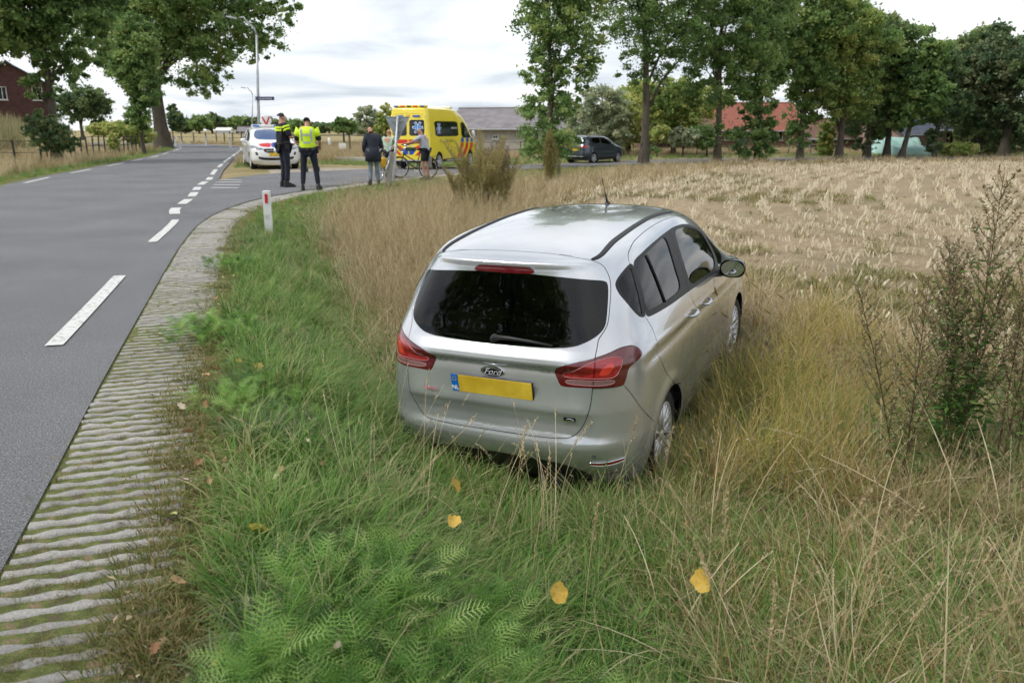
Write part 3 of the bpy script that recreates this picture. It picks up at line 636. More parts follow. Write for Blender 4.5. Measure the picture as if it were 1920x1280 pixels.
def hero_car():
    root = empty('silver_car', (0, 0, 0), 0, 'silver compact people carrier stranded nose-up in the grassy ditch beside the field', 'car')
    S = Surf(car_net(), hero_disp)
    GL = [(0, -.694, 1.05), (.10, -.692, 1.051), (.266, -.687, 1.056), (.42, -.672, 1.060), (.49, -.655, 1.072), (.55, -.624, 1.097), (.607, -.573, 1.137), (.626, -.536, 1.176), (.615, -.469, 1.279), (.597, -.408, 1.368), (.586, -.399, 1.39), (.56, -.42, 1.402), (.418, -.512, 1.431), (.207, -.55, 1.449), (.10, -.55, 1.452), (0, -.553, 1.452)]
    GL = [(-.2, *GL[0][1:])] + GL + [(-.2, *GL[-1][1:])]
    LAMP = [(.372, -.732, .938), (.485, -.708, .985), (.601, -.66, 1.017), (.669, -.608, 1.038), (.715, -.547, 1.057), (.764, -.474, 1.055), (.797, -.435, 1.026), (.809, -.421, .990), (.794, -.485, .970), (.765, -.55, .950), (.76, -.57, .90), (.750, -.591, .855), (.735, -.60, .849), (.60, -.699, .852), (.43, -.732, .852), (.415, -.733, .858)]
    L1 = [(.426, -.73, .928), (.50, -.71, .965), (.599, -.669, 1.0), (.684, -.609, 1.018), (.721, -.577, 1.011), (.733, -.575, .985), (.715, -.623, .903), (.61, -.692, .908), (.448, -.729, .908)]
    L2 = [(.445, -.727, .897), (.72, -.635, .897), (.715, -.65, .868), (.458, -.726, .868)]
    L3 = [(.62, -.69, .925), (.665, -.64, .985), (.70, -.61, .985), (.69, -.65, .925)]
    QG = [(.632, -.350, 1.373), (.640, -.303, 1.397), (.656, -.175, 1.430), (.662, -.168, 1.425), (.691, -.200, 1.373), (.735, -.246, 1.272), (.762, -.268, 1.182), (.760, -.276, 1.178), (.745, -.308, 1.20), (.713, -.348, 1.258), (.662, -.368, 1.326)]
    QT = [(.622, -.372, 1.371), (.630, -.325, 1.405), (.652, -.165, 1.452), (.664, -.130, 1.452), (.693, -.160, 1.373), (.736, -.205, 1.272), (.770, -.235, 1.165), (.762, -.262, 1.155), (.748, -.320, 1.18), (.713, -.371, 1.258), (.655, -.392, 1.33)]
    FR = [(.662, -.120, 1.460), (.668, .145, 1.489), (.668, .40, 1.500), (.668, .612, 1.506), (.665, .843, 1.506), (.672, 1.143, 1.482), (.687, 1.47, 1.408), (.72, 1.767, 1.288), (.766, 1.95, 1.165), (.804, 2.10, 1.055), (.841, 1.90, 1.018), (.835, 1.236, 1.062), (.824, .66, 1.100), (.815, .232, 1.120), (.787, -.112, 1.138), (.768, -.236, 1.148), (.73, -.200, 1.272), (.70, -.172, 1.373)]
    RG = [(.671, -.117, 1.443), (.676, .169, 1.468), (.672, .40, 1.482), (.674, .575, 1.486), (.754, .523, 1.31), (.811, .507, 1.148), (.801, .16, 1.158), (.782, -.103, 1.170), (.766, -.205, 1.184), (.72, -.162, 1.324)]
    FG = [(.677, .80, 1.486), (.68, 1.106, 1.464), (.695, 1.40, 1.40), (.70, 1.56, 1.345), (.753, 1.64, 1.235), (.831, 1.56, 1.062), (.828, 1.2, 1.090), (.823, .72, 1.118), (.744, .735, 1.342)]
    TG = [(.72, 1.66, 1.31), (.76, 1.86, 1.19), (.80, 2.0, 1.10), (.84, 1.84, 1.045), (.84, 1.66, 1.055), (.77, 1.73, 1.2)]
    WS = [(-.2, 2.62, 1.10), (.30, 2.58, 1.105), (.52, 2.47, 1.12), (.60, 2.30, 1.17), (.60, 2.05, 1.27), (.535, 1.80, 1.41), (.46, 1.72, 1.475), (.30, 1.76, 1.492), (-.2, 1.78, 1.497)]
    HL = [(.40, 3.17, .80), (.55, 3.10, .82), (.70, 2.90, .89), (.78, 2.62, .955), (.80, 2.52, .95), (.79, 2.70, .87), (.73, 2.98, .78), (.62, 3.14, .74), (.44, 3.22, .745)]
    GR = [(-.2, 3.30, .62), (.30, 3.29, .62), (.42, 3.26, .58), (.46, 3.24, .45), (.38, 3.27, .37), (-.2, 3.31, .36)]
    DIF = [(-.2, -.74, .385), (.30, -.73, .372), (.42, -.72, .345), (.50, -.69, .31), (.56, -.64, .255), (.58, -.60, .22), (.57, -.58, .15), (-.2, -.6, .15)]
    RF = [(.562, -.70, .398), (.66, -.655, .398), (.765, -.572, .412), (.752, -.585, .384), (.67, -.64, .366), (.594, -.69, .362)]
    HM = [(-.2, -.55, 1.473), (.13, -.54, 1.471), (.175, -.545, 1.469), (.20, -.549, 1.455), (.17, -.55, 1.449), (-.2, -.555, 1.449)]
    SEN = [(.607 + .011 * math.cos(a), -.70, .446 + .011 * math.sin(a)) for a in np.linspace(0, 2 * PI, 11)[:-1]]
    RAIL = [(.472, -.372, 1.511), (.483, -.098, 1.546), (.488, .389, 1.572), (.488, .842, 1.575), (.500, 1.05, 1.566), (.535, 1.35, 1.535), (.552, 1.34, 1.53), (.540, 1.05, 1.56), (.523, .842, 1.57), (.522, .389, 1.568), (.518, -.098, 1.54), (.502, -.365, 1.506)]
    SILL = [(.86, .36, .30), (.862, 1.2, .305), (.86, 2.13, .30), (.84, 2.16, .15), (.84, 1.2, .15), (.84, .33, .15)]
    regs = [('frame', FR, {}), ('quarter_frame', QT, {}), ('rear_glass', GL, {}), ('quarter_glass', QG, {}), ('rear_door_glass', RG, {}), ('front_door_glass', FG, {}), ('front_quarter_glass', TG, {}),
            ('windscreen', WS, {}), ('lamp', LAMP, {}), ('lamp_in', L1, {}), ('lamp_strip', L2, {'smooth': 1}), ('lamp_core', L3, {}), ('headlamp', HL, {}), ('grille', GR, {}), ('diffuser', DIF, {}), ('sill', SILL, {}), ('reflector', RF, {}), ('stop_lamp', HM, {}), ('sensor', SEN, {}), ('rail', RAIL, {}),
            ('cut', arch(0), {}), ('cut', arch(2.489), {})]
    gate = [(-.05, -.385, 1.536), (0, -.385, 1.536), (.25, -.385, 1.532), (.475, -.375, 1.510), (.518, -.360, 1.494), (.550, -.351, 1.472), (.580, -.362, 1.43), (.602, -.380, 1.39), (.628, -.465, 1.279), (.638, -.532, 1.18), (.62, -.57, 1.14), (.603, -.60, 1.11), (.603, -.619, 1.075), (.601, -.66, 1.017), (.609, -.69, .933), (.602, -.70, .855), (.592, -.709, .745), (.565, -.722, .653), (.528, -.734, .589), (.478, -.742, .552), (.40, -.75, .542), (.281, -.756, .538), (0, -.76, .538), (-.05, -.76, .538)]
    shelf = [(-.05, -.738, .947), (0, -.738, .947), (.2, -.736, .946), (.34, -.733, .938), (.372, -.732, .938)]
    bseam = [(.752, -.588, .845), (.772, -.566, .811), (.816, -.50, .695), (.850, -.386, .589), (.86, -.33, .54)]
    dtop = [(.768, -.238, 1.148), (.73, -.205, 1.272), (.69, -.172, 1.385), (.655, -.160, 1.47), (.626, -.108, 1.505), (.602, .062, 1.536), (.590, .379, 1.550), (.590, .815, 1.550), (.601, 1.143, 1.533), (.614, 1.463, 1.482), (.66, 1.75, 1.37), (.72, 1.98, 1.22), (.775, 2.14, 1.09), (.845, 2.12, .96), (.868, 2.03, .80), (.87, 1.98, .60), (.866, 1.97, .42), (.86, 1.98, .305)]
    dback = [(.768, -.238, 1.148), (.811, -.208, 1.071), (.835, -.217, 1.003), (.85, -.225, .926), (.866, -.117, .785), (.873, .066, .640), (.868, .22, .60)]
    dback2 = [(.87, .345, .43), (.866, .39, .36), (.86, .44, .305)]
    mid = [(.795, .645, 1.12), (.83, .648, 1.08), (.857, .70, 1.0), (.873, .77, .874), (.873, .80, .70), (.873, .80, .57), (.866, .79, .40), (.86, .79, .305)]
    sillline = [(.86, .40, .30), (.862, .8, .302), (.862, 1.4, .302), (.86, 2.05, .30)]
    hood = [(-.05, 2.74, 1.065), (0, 2.74, 1.065), (.4, 2.68, 1.065), (.60, 2.50, 1.085), (.70, 2.42, 1.075), (.74, 2.60, 1.0), (.70, 2.85, .925), (.60, 3.04, .865), (.35, 3.21, .83), (0, 3.26, .825), (-.05, 3.26, .825)]
    mid_up = [(.668, .69, 1.50), (.744, .66, 1.342), (.815, .635, 1.13)]
    seams = [(gate, False), (shelf, False), (bseam, False), (dtop, False), (dback, False), (dback2, False), (mid, False), (sillline, False), (hood, False), (mid_up, False), (LAMP, True), (RAIL, True),
             ([(.372, -.39, 1.525), (.3, -.39, 1.53)], False)]
    # where two seams meet the cut is widened by the region outline itself
    uv, T, lab, comp, names, cen = cut_body(S, regs, seams, 104, 84, .0023)
    L_ = lambda n: np.isin(lab, [i + 1 for i, k in enumerate(names) if k == n])
    body = lab == 0
    glassy = np.zeros(len(T), bool)
    for n in ('rear_glass', 'quarter_glass', 'rear_door_glass', 'front_door_glass', 'front_quarter_glass', 'windscreen'): glassy |= L_(n)
    # named panels by seed
    P3 = S.ev(S.G, cen)
    used = np.zeros(len(T), bool)
    def comp_at(p, ok=body):
        d = ((P3 - np.array(p)) ** 2).sum(1) + (~ok) * 9; return comp == comp[d.argmin()]
    for nm, seed, side in (('tailgate', (.25, -.75, .80), 0), ('rear_bumper', (.3, -.76, .47), 0), ('door', (.87, .4, .85), 1), ('door', (.87, 1.4, .75), 1), ('bonnet', (.2, 3.0, .95), 0), ('roof_panel', (.1, .4, 1.59), 0)):
        k = comp_at(seed) & ~used
        used |= k
        if k.sum() == 0: continue
        for sd_ in ((1, -1) if side else (0,)):
            panel(S, uv, T, k, nm, M['silver'], root, sd_, shell=0 if nm == 'rear_bumper' else .012)
    tg = comp_at((.25, -.6, 1.0)) & body & ~used      # strip of the tailgate between glass and shelf
    if tg.sum(): panel(S, uv, T, tg, 'tailgate_shelf', M['silver'], root, 0, shell=.012)
    used |= tg
    [panel(S, uv, T, body & ~used, 'body_side', M['silver'], root, s_, shell=.012) for s_ in (1, -1)]
    panel(S, uv, T, L_('rear_glass'), 'rear_window', M['privacy'], root, 0, -.001, 'dark rear window mirroring trees')
    panel(S, uv, T, L_('windscreen'), 'windscreen', M['glass'], root, 0, -.002)
    for s_ in (1, -1):
        panel(S, uv, T, L_('frame'), 'window_frame', M['trim'], root, s_, .001, shell=.014)
        panel(S, uv, T, L_('quarter_frame'), 'window_frame', M['trim'], root, s_, .001, shell=.014)
        panel(S, uv, T, L_('quarter_glass'), 'side_window', M['privacy'], root, s_, -.003)
        panel(S, uv, T, L_('rear_door_glass'), 'side_window', M['privacy'], root, s_, -.005)
        panel(S, uv, T, L_('front_door_glass'), 'side_window', M['glass'], root, s_, -.005)
        panel(S, uv, T, L_('front_quarter_glass'), 'side_window', M['glass'], root, s_, -.004)
        tl = panel(S, uv, T, L_('lamp'), 'tail_light', M['lamp_dark'], root, s_, .004, shell=.012)
        for nm, reg, mt_, o_ in (('lens', 'lamp_in', M['lamp_bright'], .0045), ('reversing_lens', 'lamp_strip', M['lamp_clear'], .0045), ('reflector', 'lamp_core', M['lamp_glow'], .0045)):
            panel(S, uv, T, L_(reg), nm, mt_, tl, s_, o_)
        for poly in (L1, L2):
            p = S.line(poly, True, 2, .012); Q = S.ev(S.G, p) + S.ev(S.N, p) * .0052; Q = Q * [s_, 1, 1]
            MB().tube(list(Q) + [Q[0], Q[1]], .0016, 5, cap=False).build('lens_rim', M['lamp_rim'], tl, True)
        panel(S, uv, T, L_('headlamp'), 'headlight', M['headlamp'], root, s_, .003, shell=.012)
        panel(S, uv, T, L_('reflector'), 'bumper_reflector', M['lamp_bright'], root, s_, .004, shell=.012)
        p = S.line(RF, True, 2, .01); Q = (S.ev(S.G, p) + S.ev(S.N, p) * .004) * [s_, 1, 1]
        MB().tube(list(Q) + [Q[0]], .003, 5, cap=False).build('reflector_rim', M['chrome'], root, True)
        panel(S, uv, T, L_('sensor'), 'parking_sensor', M['silver'], root, s_, .0015)
        p = S.line(SEN, True, 1, .005); Q = (S.ev(S.G, p) + S.ev(S.N, p) * .0012) * [s_, 1, 1]
        MB().tube(list(Q) + [Q[0]], .0022, 5, cap=False).build('sensor_rim', M['black'], root, True)
        panel(S, uv, T, L_('rail'), 'roof_rail', M['trim'], root, s_, .007, shell=.012)
        panel(S, uv, T, L_('sill'), 'sill', M['silver'], root, s_, .002, shell=.01)
        # door handles, strap in a scooped cup
        for hy, hz in ((.599, .969), (1.05, .940)):
            q = S.inv([(.868, hy, hz)]); p = S.ev(S.G, q)[0]; n = S.ev(S.N, q)[0]
            m = MB()
            pts = [Vector(p) + Vector(n) * o_ + Vector((0, dy_, dz_)) for dy_, dz_, o_ in ((-.088, -.006, -.004), (-.07, -.003, .028), (0, .002, .038), (.055, .004, .032), (.075, .004, .006))]
            m.tube([Vector((v.x * s_, v.y, v.z)) for v in pts], [.007, .012, .014, .012, .007], 8)
            h = m.build('door_handle', M['silver'], root, True)
            c_ = MB(); c_.lathe([(0, -.004), (.024, -.003), (.027, -.006)], 20, 'X', c=(p[0] + .0005, p[1], p[2] - .002)); 
            if s_ < 0: c_.v = [(-a, b, c2) for a, b, c2 in c_.v]
            c_.build('handle_cup', M['trim'], h, True)
        # fuel flap outline / lower side trim line
        # mirror
        m = MB()
        for k_, (rr_, yy) in enumerate(((.0, .095), (.045, .09), (.085, .06), (.098, .0), (.094, -.045))): pass
        prof = [(.02, .085), (.055, .072), (.085, .035), (.097, -.01), (.094, -.052)]
        vs = []; fs = []; n = 20
        for r_, yy in prof:
            for k_ in range(n):
                a = 2 * PI * k_ / n; cx_ = abs(math.cos(a)) ** .75 * math.copysign(1, math.cos(a)); cz_ = abs(math.sin(a)) ** .75 * math.copysign(1, math.sin(a))
                vs.append(((.965 + r_ * 1.0 * cx_) * s_, 1.60 + yy, 1.075 + r_ * .74 * cz_))
        fs = [(i * n + k_, i * n + (k_ + 1) % n, (i + 1) * n + (k_ + 1) % n, (i + 1) * n + k_) for i in range(len(prof) - 1) for k_ in range(n)] + [tuple(range(n))]
        m.add(vs, fs); m.tube([((.84) * s_, 1.70, 1.0), ((.90) * s_, 1.66, 1.03), (.945 * s_, 1.62, 1.055)], [.03, .026, .03], 8, 1)
        mo = m.build('wing_mirror', [M['gloss_black'], M['black']], root, True)
        g = MB(); g.add([(v[0], 1.60 - .048, v[2]) for v in [((.965 + .088 * .98 * math.cos(a)) * s_ * 1, 0, 1.075 + .088 * .72 * math.sin(a)) for a in np.linspace(0, 2 * PI, 25)[:-1]]], [tuple(range(24))])
        g.build('mirror_glass', M['mirror'], mo)
    # lamps outline at the glass division bar
    for s_ in (1, -1):
        m = MB(); a, b = S.inv([(.70, .085, 1.465)])[0], S.inv([(.79, .115, 1.155)])[0]
        tt = np.linspace(0, 1, 8)[:, None]; Q = (S.ev(S.G, a + (b - a) * tt) - S.ev(S.N, a + (b - a) * tt) * .002) * [s_, 1, 1]
        m.tube(list(Q), .009, 6); m.build('window_bar', M['trim'], root, True)
    panel(S, uv, T, L_('grille'), 'grille', M['black'], root, 0, -.01)
    panel(S, uv, T, L_('diffuser'), 'rear_valance', M['black'], root, 0, .002, shell=.01)
    panel(S, uv, T, L_('stop_lamp'), 'stop_lamp', M['lamp_dark'], root, 0, .010, shell=.014)
    # inner lining and wheel houses: dark, shows in the gaps and through the glass
    k = ~glassy & ~L_('cut')
    panel(S, uv, T, k, 'inner_lining', M['dark'], root, 0, -.016)
    for cy in (0, 2.489):
        for s_ in (1, -1):
            m = MB(); m.lathe([(.350, .825), (.350, .55), (0, .55)], 32, 'X', (0, cy, .31))
            m.v = [(a * s_, b, max(c, .25)) for a, b, c in m.v]; m.build('wheel_arch', M['dark'], root, True)
    MB().box((0, 1.25, .21), (1.5, 3.6, .05), ch=.02).box((0, -.45, .27), (1.1, .3, .06)).tube([(.35, -.2, .22), (.38, -.60, .24), (.38, -.70, .235)], .025, 8).build('underbody', M['black'], root)
    # cabin
    def seat(x, y, w_, h_, nm='seat'):
        m = MB(); m.box((x, y, .52), (w_, .50, .16), ch=.05)
        M_ = Matrix.Rotation(math.radians(14), 3, 'X'); m.box((x, y - .30, .80), (w_, .13, h_), ch=.05, M=M_)
        o = m.build(nm, M['seat'], root, True); auto_smooth(o, 40)
        return o
    for x in (-.37, .37):
        seat(x, 1.30, .50, .58); m = MB(); m.box((x, .90, 1.20), (.27, .10, .19), ch=.04).tube([(x - .06, .92, 1.05), (x - .06, .91, 1.15)], .006, 6).tube([(x + .06, .92, 1.05), (x + .06, .91, 1.15)], .006, 6)
        auto_smooth(m.build('headrest', M['seat'], root, True), 40)
    seat(0, .42, 1.22, .56, 'rear_bench')
    for x in (-.38, 0, .38):
        m = MB(); m.box((x, .02, 1.12), (.24, .09, .13), ch=.035); auto_smooth(m.build('headrest', M['seat'], root, True), 40)
    MB().box((0, -.28, 1.02), (1.14, .46, .02), ch=.005).build('parcel_shelf', M['dark'], root)
    MB().box((0, 2.05, .92), (1.35, .42, .22), ch=.07).build('dashboard', M['dark'], root)
    sw = MB(); Mr = Matrix.Rotation(math.radians(62), 3, 'X'); c = Vector((-.37, 1.78, .98))
    sw.tube([c + Mr @ Vector((.18 * math.cos(a), .18 * math.sin(a), 0)) for a in np.linspace(0, 2 * PI, 25)], .014, 8, cap=False).tube([c - Mr @ Vector((.17, 0, 0)), c, c + Mr @ Vector((.17, 0, 0))], .015, 6)
    sw.build('steering_wheel', M['black'], root, True)
    # wiper on the rear glass
    def on(x, z, off=.0):
        q = S.inv([(x, -.68, z)]); return Vector(S.ev(S.G, q)[0] + S.ev(S.N, q)[0] * off)
    wp = MB(); wp.tube([on(-.02, 1.085, .03), on(.12, 1.085, .034), on(.24, 1.078, .028), on(.36, 1.07, .012)], [.016, .012, .009, .006], 8)
    wp.lathe([(0, .03), (.022, .028), (.026, .0)], 16, 'Y', on(-.02, 1.085, 0), M=Matrix.Rotation(PI, 3, 'Z'))
    wpo = wp.build('rear_wiper', M['black'], root, True)
    MB().tube([on(.04, 1.092, .01), on(.18, 1.082, .010), on(.36, 1.066, .008)], [.006, .007, .004], 6).build('wiper_blade', M['rubber'], wpo, True)
    # number plate with blue band, oval maker's badge, eco badge, model lettering
    yb = S.ev(S.G, S.inv([(0, -.74, .80)]))[0][1]
    zt, zb = .862, .750
    ytop = S.ev(S.G, S.inv([(.2, -.74, zt)]))[0][1]; ybot = S.ev(S.G, S.inv([(.2, -.74, zb)]))[0][1]
    yp = min(ytop, ybot) - .012; tilt = math.atan2(ybot - ytop, zt - zb)
    pm = Matrix.Rotation(-tilt, 3, 'X'); cz = (zt + zb) / 2
    holder = MB(); holder.box((0, 0, 0), (.532, .012, .124), ch=.003); ho = holder.build('plate_holder', M['black'], root); ho.location = (0, (ytop + ybot) / 2 - .008, cz); ho.rotation_euler = (-tilt * 1.0, 0, 0)
    pl = MB(); pl.box((.022, -.0085, .003), (.474, .003, .110), ch=.001); pl.build('number_plate', M['plate'], ho)
    bd = MB(); bd.box((-.239, -.0085, .003), (.044, .003, .110), ch=.001); bdo = bd.build('plate_band', M['plate_blue'], ho)
    text_mesh('NL', .036, M['white_print'], 'letters', bdo, (-.239, -.0105, -.028), (PI / 2, 0, 0), bold=.0008)
    m = MB()
    for k in range(12):
        a = 2 * PI * k / 12; m.box((-.239 + .012 * math.cos(a), -.0105, .030 + .012 * math.sin(a)), (.0035, .001, .0035))
    m.build('star_ring', M['plate'], bdo)
    q = S.inv([(0, -.741, .896)]); p = S.ev(S.G, q)[0]
    lg = MB()
    def oval(a, b, y0, y1, m_):
        lg.prism([(a * math.cos(t_), 0, b * math.sin(t_)) for t_ in np.linspace(0, 2 * PI, 41)[:-1]], (0, y0, 0), (0, y1, 0), m_)
    oval(.074, .031, .012, -.006, 0); oval(.067, .0255, .0, -.0085, 1)
    lgo = lg.build('badge', [M['chrome'], M['gloss_black']], root); lgo.location = (0, p[1] - .001, .898); lgo.rotation_euler = (math.radians(3), 0, 0)
    t_ = text_mesh('Ford', .050, M['badge_silver'] if 'badge_silver' in M else M.setdefault('badge_silver', mat('badge_silver', (.62, .64, .66), .35)), 'letters', lgo, (0, -.0092, -.002), (PI / 2, 0, 0), shear=.45, bold=-.0002); t_.scale = (1.12, 1, 1)
    m = MB(); m.tube([(.06 * math.cos(t2), -.0088, .0215 * math.sin(t2)) for t2 in np.linspace(0, 2 * PI, 41)], .0009, 4, cap=False); m.build('badge_ring', M['badge_silver'], lgo)
    p = on(.470, .676, .003)
    m = MB(); m.box((0, 0, 0), (.070, .004, .026), ch=.002); eb = m.build('eco_badge', M['gloss_black'], root); eb.location = p; eb.rotation_euler = (.12, 0, math.radians(8))
    m = MB(); m.tube([(-.024, -.003, -.002), (-.014, -.003, .004), (.006, -.003, .005), (.02, -.003, .0), (.026, -.003, -.003)], .0018, 5).box((0, -.0025, -.0085), (.056, .001, .0045)); m.build('badge_print', M['chrome'], eb)
    def on2(x, z):
        q = on(-x, z, .010); return Vector((-q.x, q.y, q.z))
    t2 = text_mesh('B-MAX', .032, M['lamp_rim'], 'model_lettering', root, on2(-.41, .735), (PI / 2 + .02, 0, math.radians(-6)), bold=.0008)
    # aerial
    q = S.inv([(0, 1.42, 1.58)]); p = Vector(S.ev(S.G, q)[0])
    m = MB(); m.lathe([(0, .028), (.014, .022), (.024, .006), (.028, 0)], 12, c=p - Vector((0, 0, .001))).tube([p + Vector((0, 0, .01)), p + Vector((0, -.06, .10))], [.011, .005], 8).tube([p + Vector((0, -.06, .10)), p + Vector((0, -.13, .215))], .003, 6)
    m.build('aerial', M['black'], root, True)
    for s_ in (1, -1):
        make_wheel(root, s_ * .735, 0, .31, .314, .195, s_ < 0, 10)
        make_wheel(root, s_ * .735, 2.489, .31, .314, .195, s_ < 0, 10, steer=math.radians(-6))
    return root
M['lamp_glow'] = lens('lamp_core_red', (.60, .03, .02)); M['lamp_rim'] = mat('lamp_rim', (.55, .22, .25), .2, spec=.6)
M['mirror'] = mat('mirror_glass', (.7, .72, .73), .02, 1.0)
car = hero_car()
car.rotation_mode = 'QUATERNION'
_yaw, _pit, _rol = [math.radians(a) for a in (-24.49, 3.15, -.83)]
car.rotation_quaternion = (Matrix.Rotation(_yaw, 3, 'Z') @ Matrix.Rotation(_pit, 3, 'X') @ Matrix.Rotation(_rol, 3, 'Y')).to_quaternion()
car.location = (.221, 5.156, -.612)
# ================================================================== grasses and herbs (geometry-node instances of small clumps)
def clump_mesh(name, parts, mats):
    """parts: list of (verts [n,3], faces list, tint [n], material index)"""
    V, F, T, MI = [], [], [], []
    n = 0
    for v, f, t, m_ in parts:
        V.append(v); T.append(t); F += [tuple(i + n for i in q) for q in f]; MI += [m_] * len(f); n += len(v)
    me = bpy.data.meshes.new(name); me.from_pydata(np.vstack(V).tolist(), [], F); me.update()
    for m_ in mats: me.materials.append(m_)
    me.polygons.foreach_set('material_index', MI); me.polygons.foreach_set('use_smooth', [True] * len(F))
    a = me.attributes.new('tint', 'FLOAT', 'POINT'); a.data.foreach_set('value', np.concatenate(T).astype(np.float32)); return me
def blades(r, n, rad, hmin, hmax, lean=.35, bend=.5, w=.004, seg=4, tip=.15, tint=(.2, .8), grad=.0, azim=None, flat=False):
    """curved tapering blades growing from a disc; returns part + tips"""
    V = []; F = []; T = []; tips = []
    for i in range(n):
        a0 = r.uniform(0, 2 * PI); q = rad * math.sqrt(r.random()); bx, by = q * math.cos(a0), q * math.sin(a0)
        az = a0 + r.normal(0, .8) if azim is None else azim + r.normal(0, .5)
        h = r.uniform(hmin, hmax); ln = abs(r.normal(0, lean)) * .7 + lean * .3; bd = bend * r.uniform(.4, 1.4); ww = w * r.uniform(.7, 1.3)
        sa, ca = math.sin(az), math.cos(az); tw = az + PI / 2 + r.normal(0, .5); wx, wy = math.cos(tw), math.sin(tw); t0 = r.uniform(*tint); n0 = len(V)
        x = z = 0.0; ang = ln; st = h / seg
        for k in range(seg + 1):
            t = k / seg; wd = ww * (1 - (1 - tip) * t ** 1.6) * (.55 + .45 * min(1, t * 4 + .2)) / 2
            px, py, pz = bx + x * ca, by + x * sa, z
            V += [(px - wx * wd, py - wy * wd, pz), (px + wx * wd, py + wy * wd, pz)]; T += [t0 + grad * t] * 2
            if k < seg: F.append((n0 + 2 * k, n0 + 2 * k + 1, n0 + 2 * k + 3, n0 + 2 * k + 2)); x += math.sin(ang) * st; z += math.cos(ang) * st; ang = min(ang + bd / seg * 1.6, 2.0); 
            if z < .004: z = .004
        tips.append((px, py, pz, ca * math.sin(ang), sa * math.sin(ang), math.cos(ang), t0))
    return (np.array(V), F, np.array(T), 0), tips
def heads(r, tips, L_=.07, w=.008, k=7, tint=.7, m_=1, spread=.5, droop=0.0):
    """seed heads: small spikelets round the tip of each stalk"""
    V = []; F = []; T = []
    for (x, y, z, dx, dy, dz, t0) in tips:
        p = Vector((x, y, z)); d = Vector((dx, dy, dz)).normalized(); o = d.orthogonal().normalized(); l = L_ * r.uniform(.7, 1.2)
        for i in range(k):
            t = (i + r.random()) / k; c = p - d * l * (1 - t) + Vector((0, 0, -droop * t * t)); a = r.uniform(0, 2 * PI); s = (o * math.cos(a) + d.cross(o) * math.sin(a)); e = d * (l / k * 1.7) + s * w * spread * 2; sd = d.cross(s) * w * .45 * math.sin(PI * (.15 + .8 * t)) 
            n0 = len(V); V += [c, c + e * .5 - sd, c + e, c + e * .5 + sd]; F.append((n0, n0 + 1, n0 + 2, n0 + 3)); T += [tint + r.uniform(-.15, .15)] * 4
    return (np.array([tuple(v) for v in V]), F, np.array(T), m_)
SRC = bpy.data.collections.new('plant_sources')   # unlinked: only read by the scatter nodes
def coll(name, meshes):
    c = bpy.data.collections.new(name)
    for i, me in enumerate(meshes): o = bpy.data.objects.new('%s_%02d' % (name, i), me); c.objects.link(o)
    return c
def scatter_tree():
    g = bpy.data.node_groups.new('scatter', 'GeometryNodeTree'); g.interface.new_socket('Geometry', in_out='INPUT', socket_type='NodeSocketGeometry')
    s = g.interface.new_socket('Clumps', in_out='INPUT', socket_type='NodeSocketCollection'); g.interface.new_socket('Geometry', in_out='OUTPUT', socket_type='NodeSocketGeometry')
    A = g.nodes.new; i = A('NodeGroupInput'); o = A('NodeGroupOutput'); ci = A('GeometryNodeCollectionInfo'); ci.inputs['Separate Children'].default_value = True; ci.inputs['Reset Children'].default_value = True
    iop = A('GeometryNodeInstanceOnPoints'); iop.inputs['Pick Instance'].default_value = True
    def na(n, t): q = A('GeometryNodeInputNamedAttribute'); q.data_type = t; q.inputs['Name'].default_value = n; return q.outputs['Attribute']
    er = A('FunctionNodeEulerToRotation'); l = g.links.new
    l(i.outputs[0], iop.inputs['Points']); l(i.outputs[1], ci.inputs[0]); l(ci.outputs[0], iop.inputs['Instance']); l(na('idx', 'INT'), iop.inputs['Instance Index'])
    l(na('rot', 'FLOAT_VECTOR'), er.inputs[0]); l(er.outputs[0], iop.inputs['Rotation']); l(na('scl', 'FLOAT'), iop.inputs['Scale']); l(iop.outputs[0], o.inputs[0]); return g, s.identifier
SG, SID = scatter_tree()
def scatter(name, cl, P, tilt=.12, smin=.75, smax=1.25, kind='stuff', z=None, lean=None, scl=None, label=None, parent=None):
    if len(P) == 0: return
    n = len(P); zz = ground_z(P) if z is None else z; me = bpy.data.meshes.new(name); me.vertices.add(n); me.vertices.foreach_set('co', np.c_[P, zz].astype(np.float32).ravel())
    rot = np.stack([rng.normal(0, tilt, n), rng.normal(0, tilt, n), rng.uniform(0, 2 * PI, n)], 1)
    if lean is not None: rot[:, :2] += lean
    for nm, ty, v in (('rot', 'FLOAT_VECTOR', rot), ('scl', 'FLOAT', rng.uniform(smin, smax, n) * (1 if scl is None else scl)), ('idx', 'INT', rng.integers(0, len(cl.objects), n))):
        a = me.attributes.new(nm, ty, 'POINT'); a.data.foreach_set('vector' if ty == 'FLOAT_VECTOR' else 'value', np.ascontiguousarray(v, dtype=np.int32 if ty == 'INT' else np.float32).ravel())
    me.update(); o = link(name, me, parent); md = o.modifiers.new('scatter', 'NODES'); md.node_group = SG; md[SID] = cl
    tag(o, label, kind=kind); return o
CARM = Matrix.Translation(car.location) @ car.rotation_quaternion.to_matrix().to_4x4() if 'car' in globals() else Matrix.Translation((.221, 5.156, -.612)) @ Matrix.Rotation(math.radians(-24.49), 4, 'Z')
CINV = np.array(CARM.inverted())
def carlocal(P): q = np.c_[P, np.full(len(P), -.6), np.ones(len(P))] @ CINV.T; return q[:, 0], q[:, 1]
def incar(P, m=0.0): x, y = carlocal(P); return (np.abs(x) < .84 - m) & (y > -.72 + m) & (y < 3.28 - m)
FIELD_D = lambda y: np.interp(y, [0, 6, 9, 12, 15, 20, 29, 60], [7.4, 6.5, 6.3, 6.6, 6.4, 5.3, 3.6, 3.0])
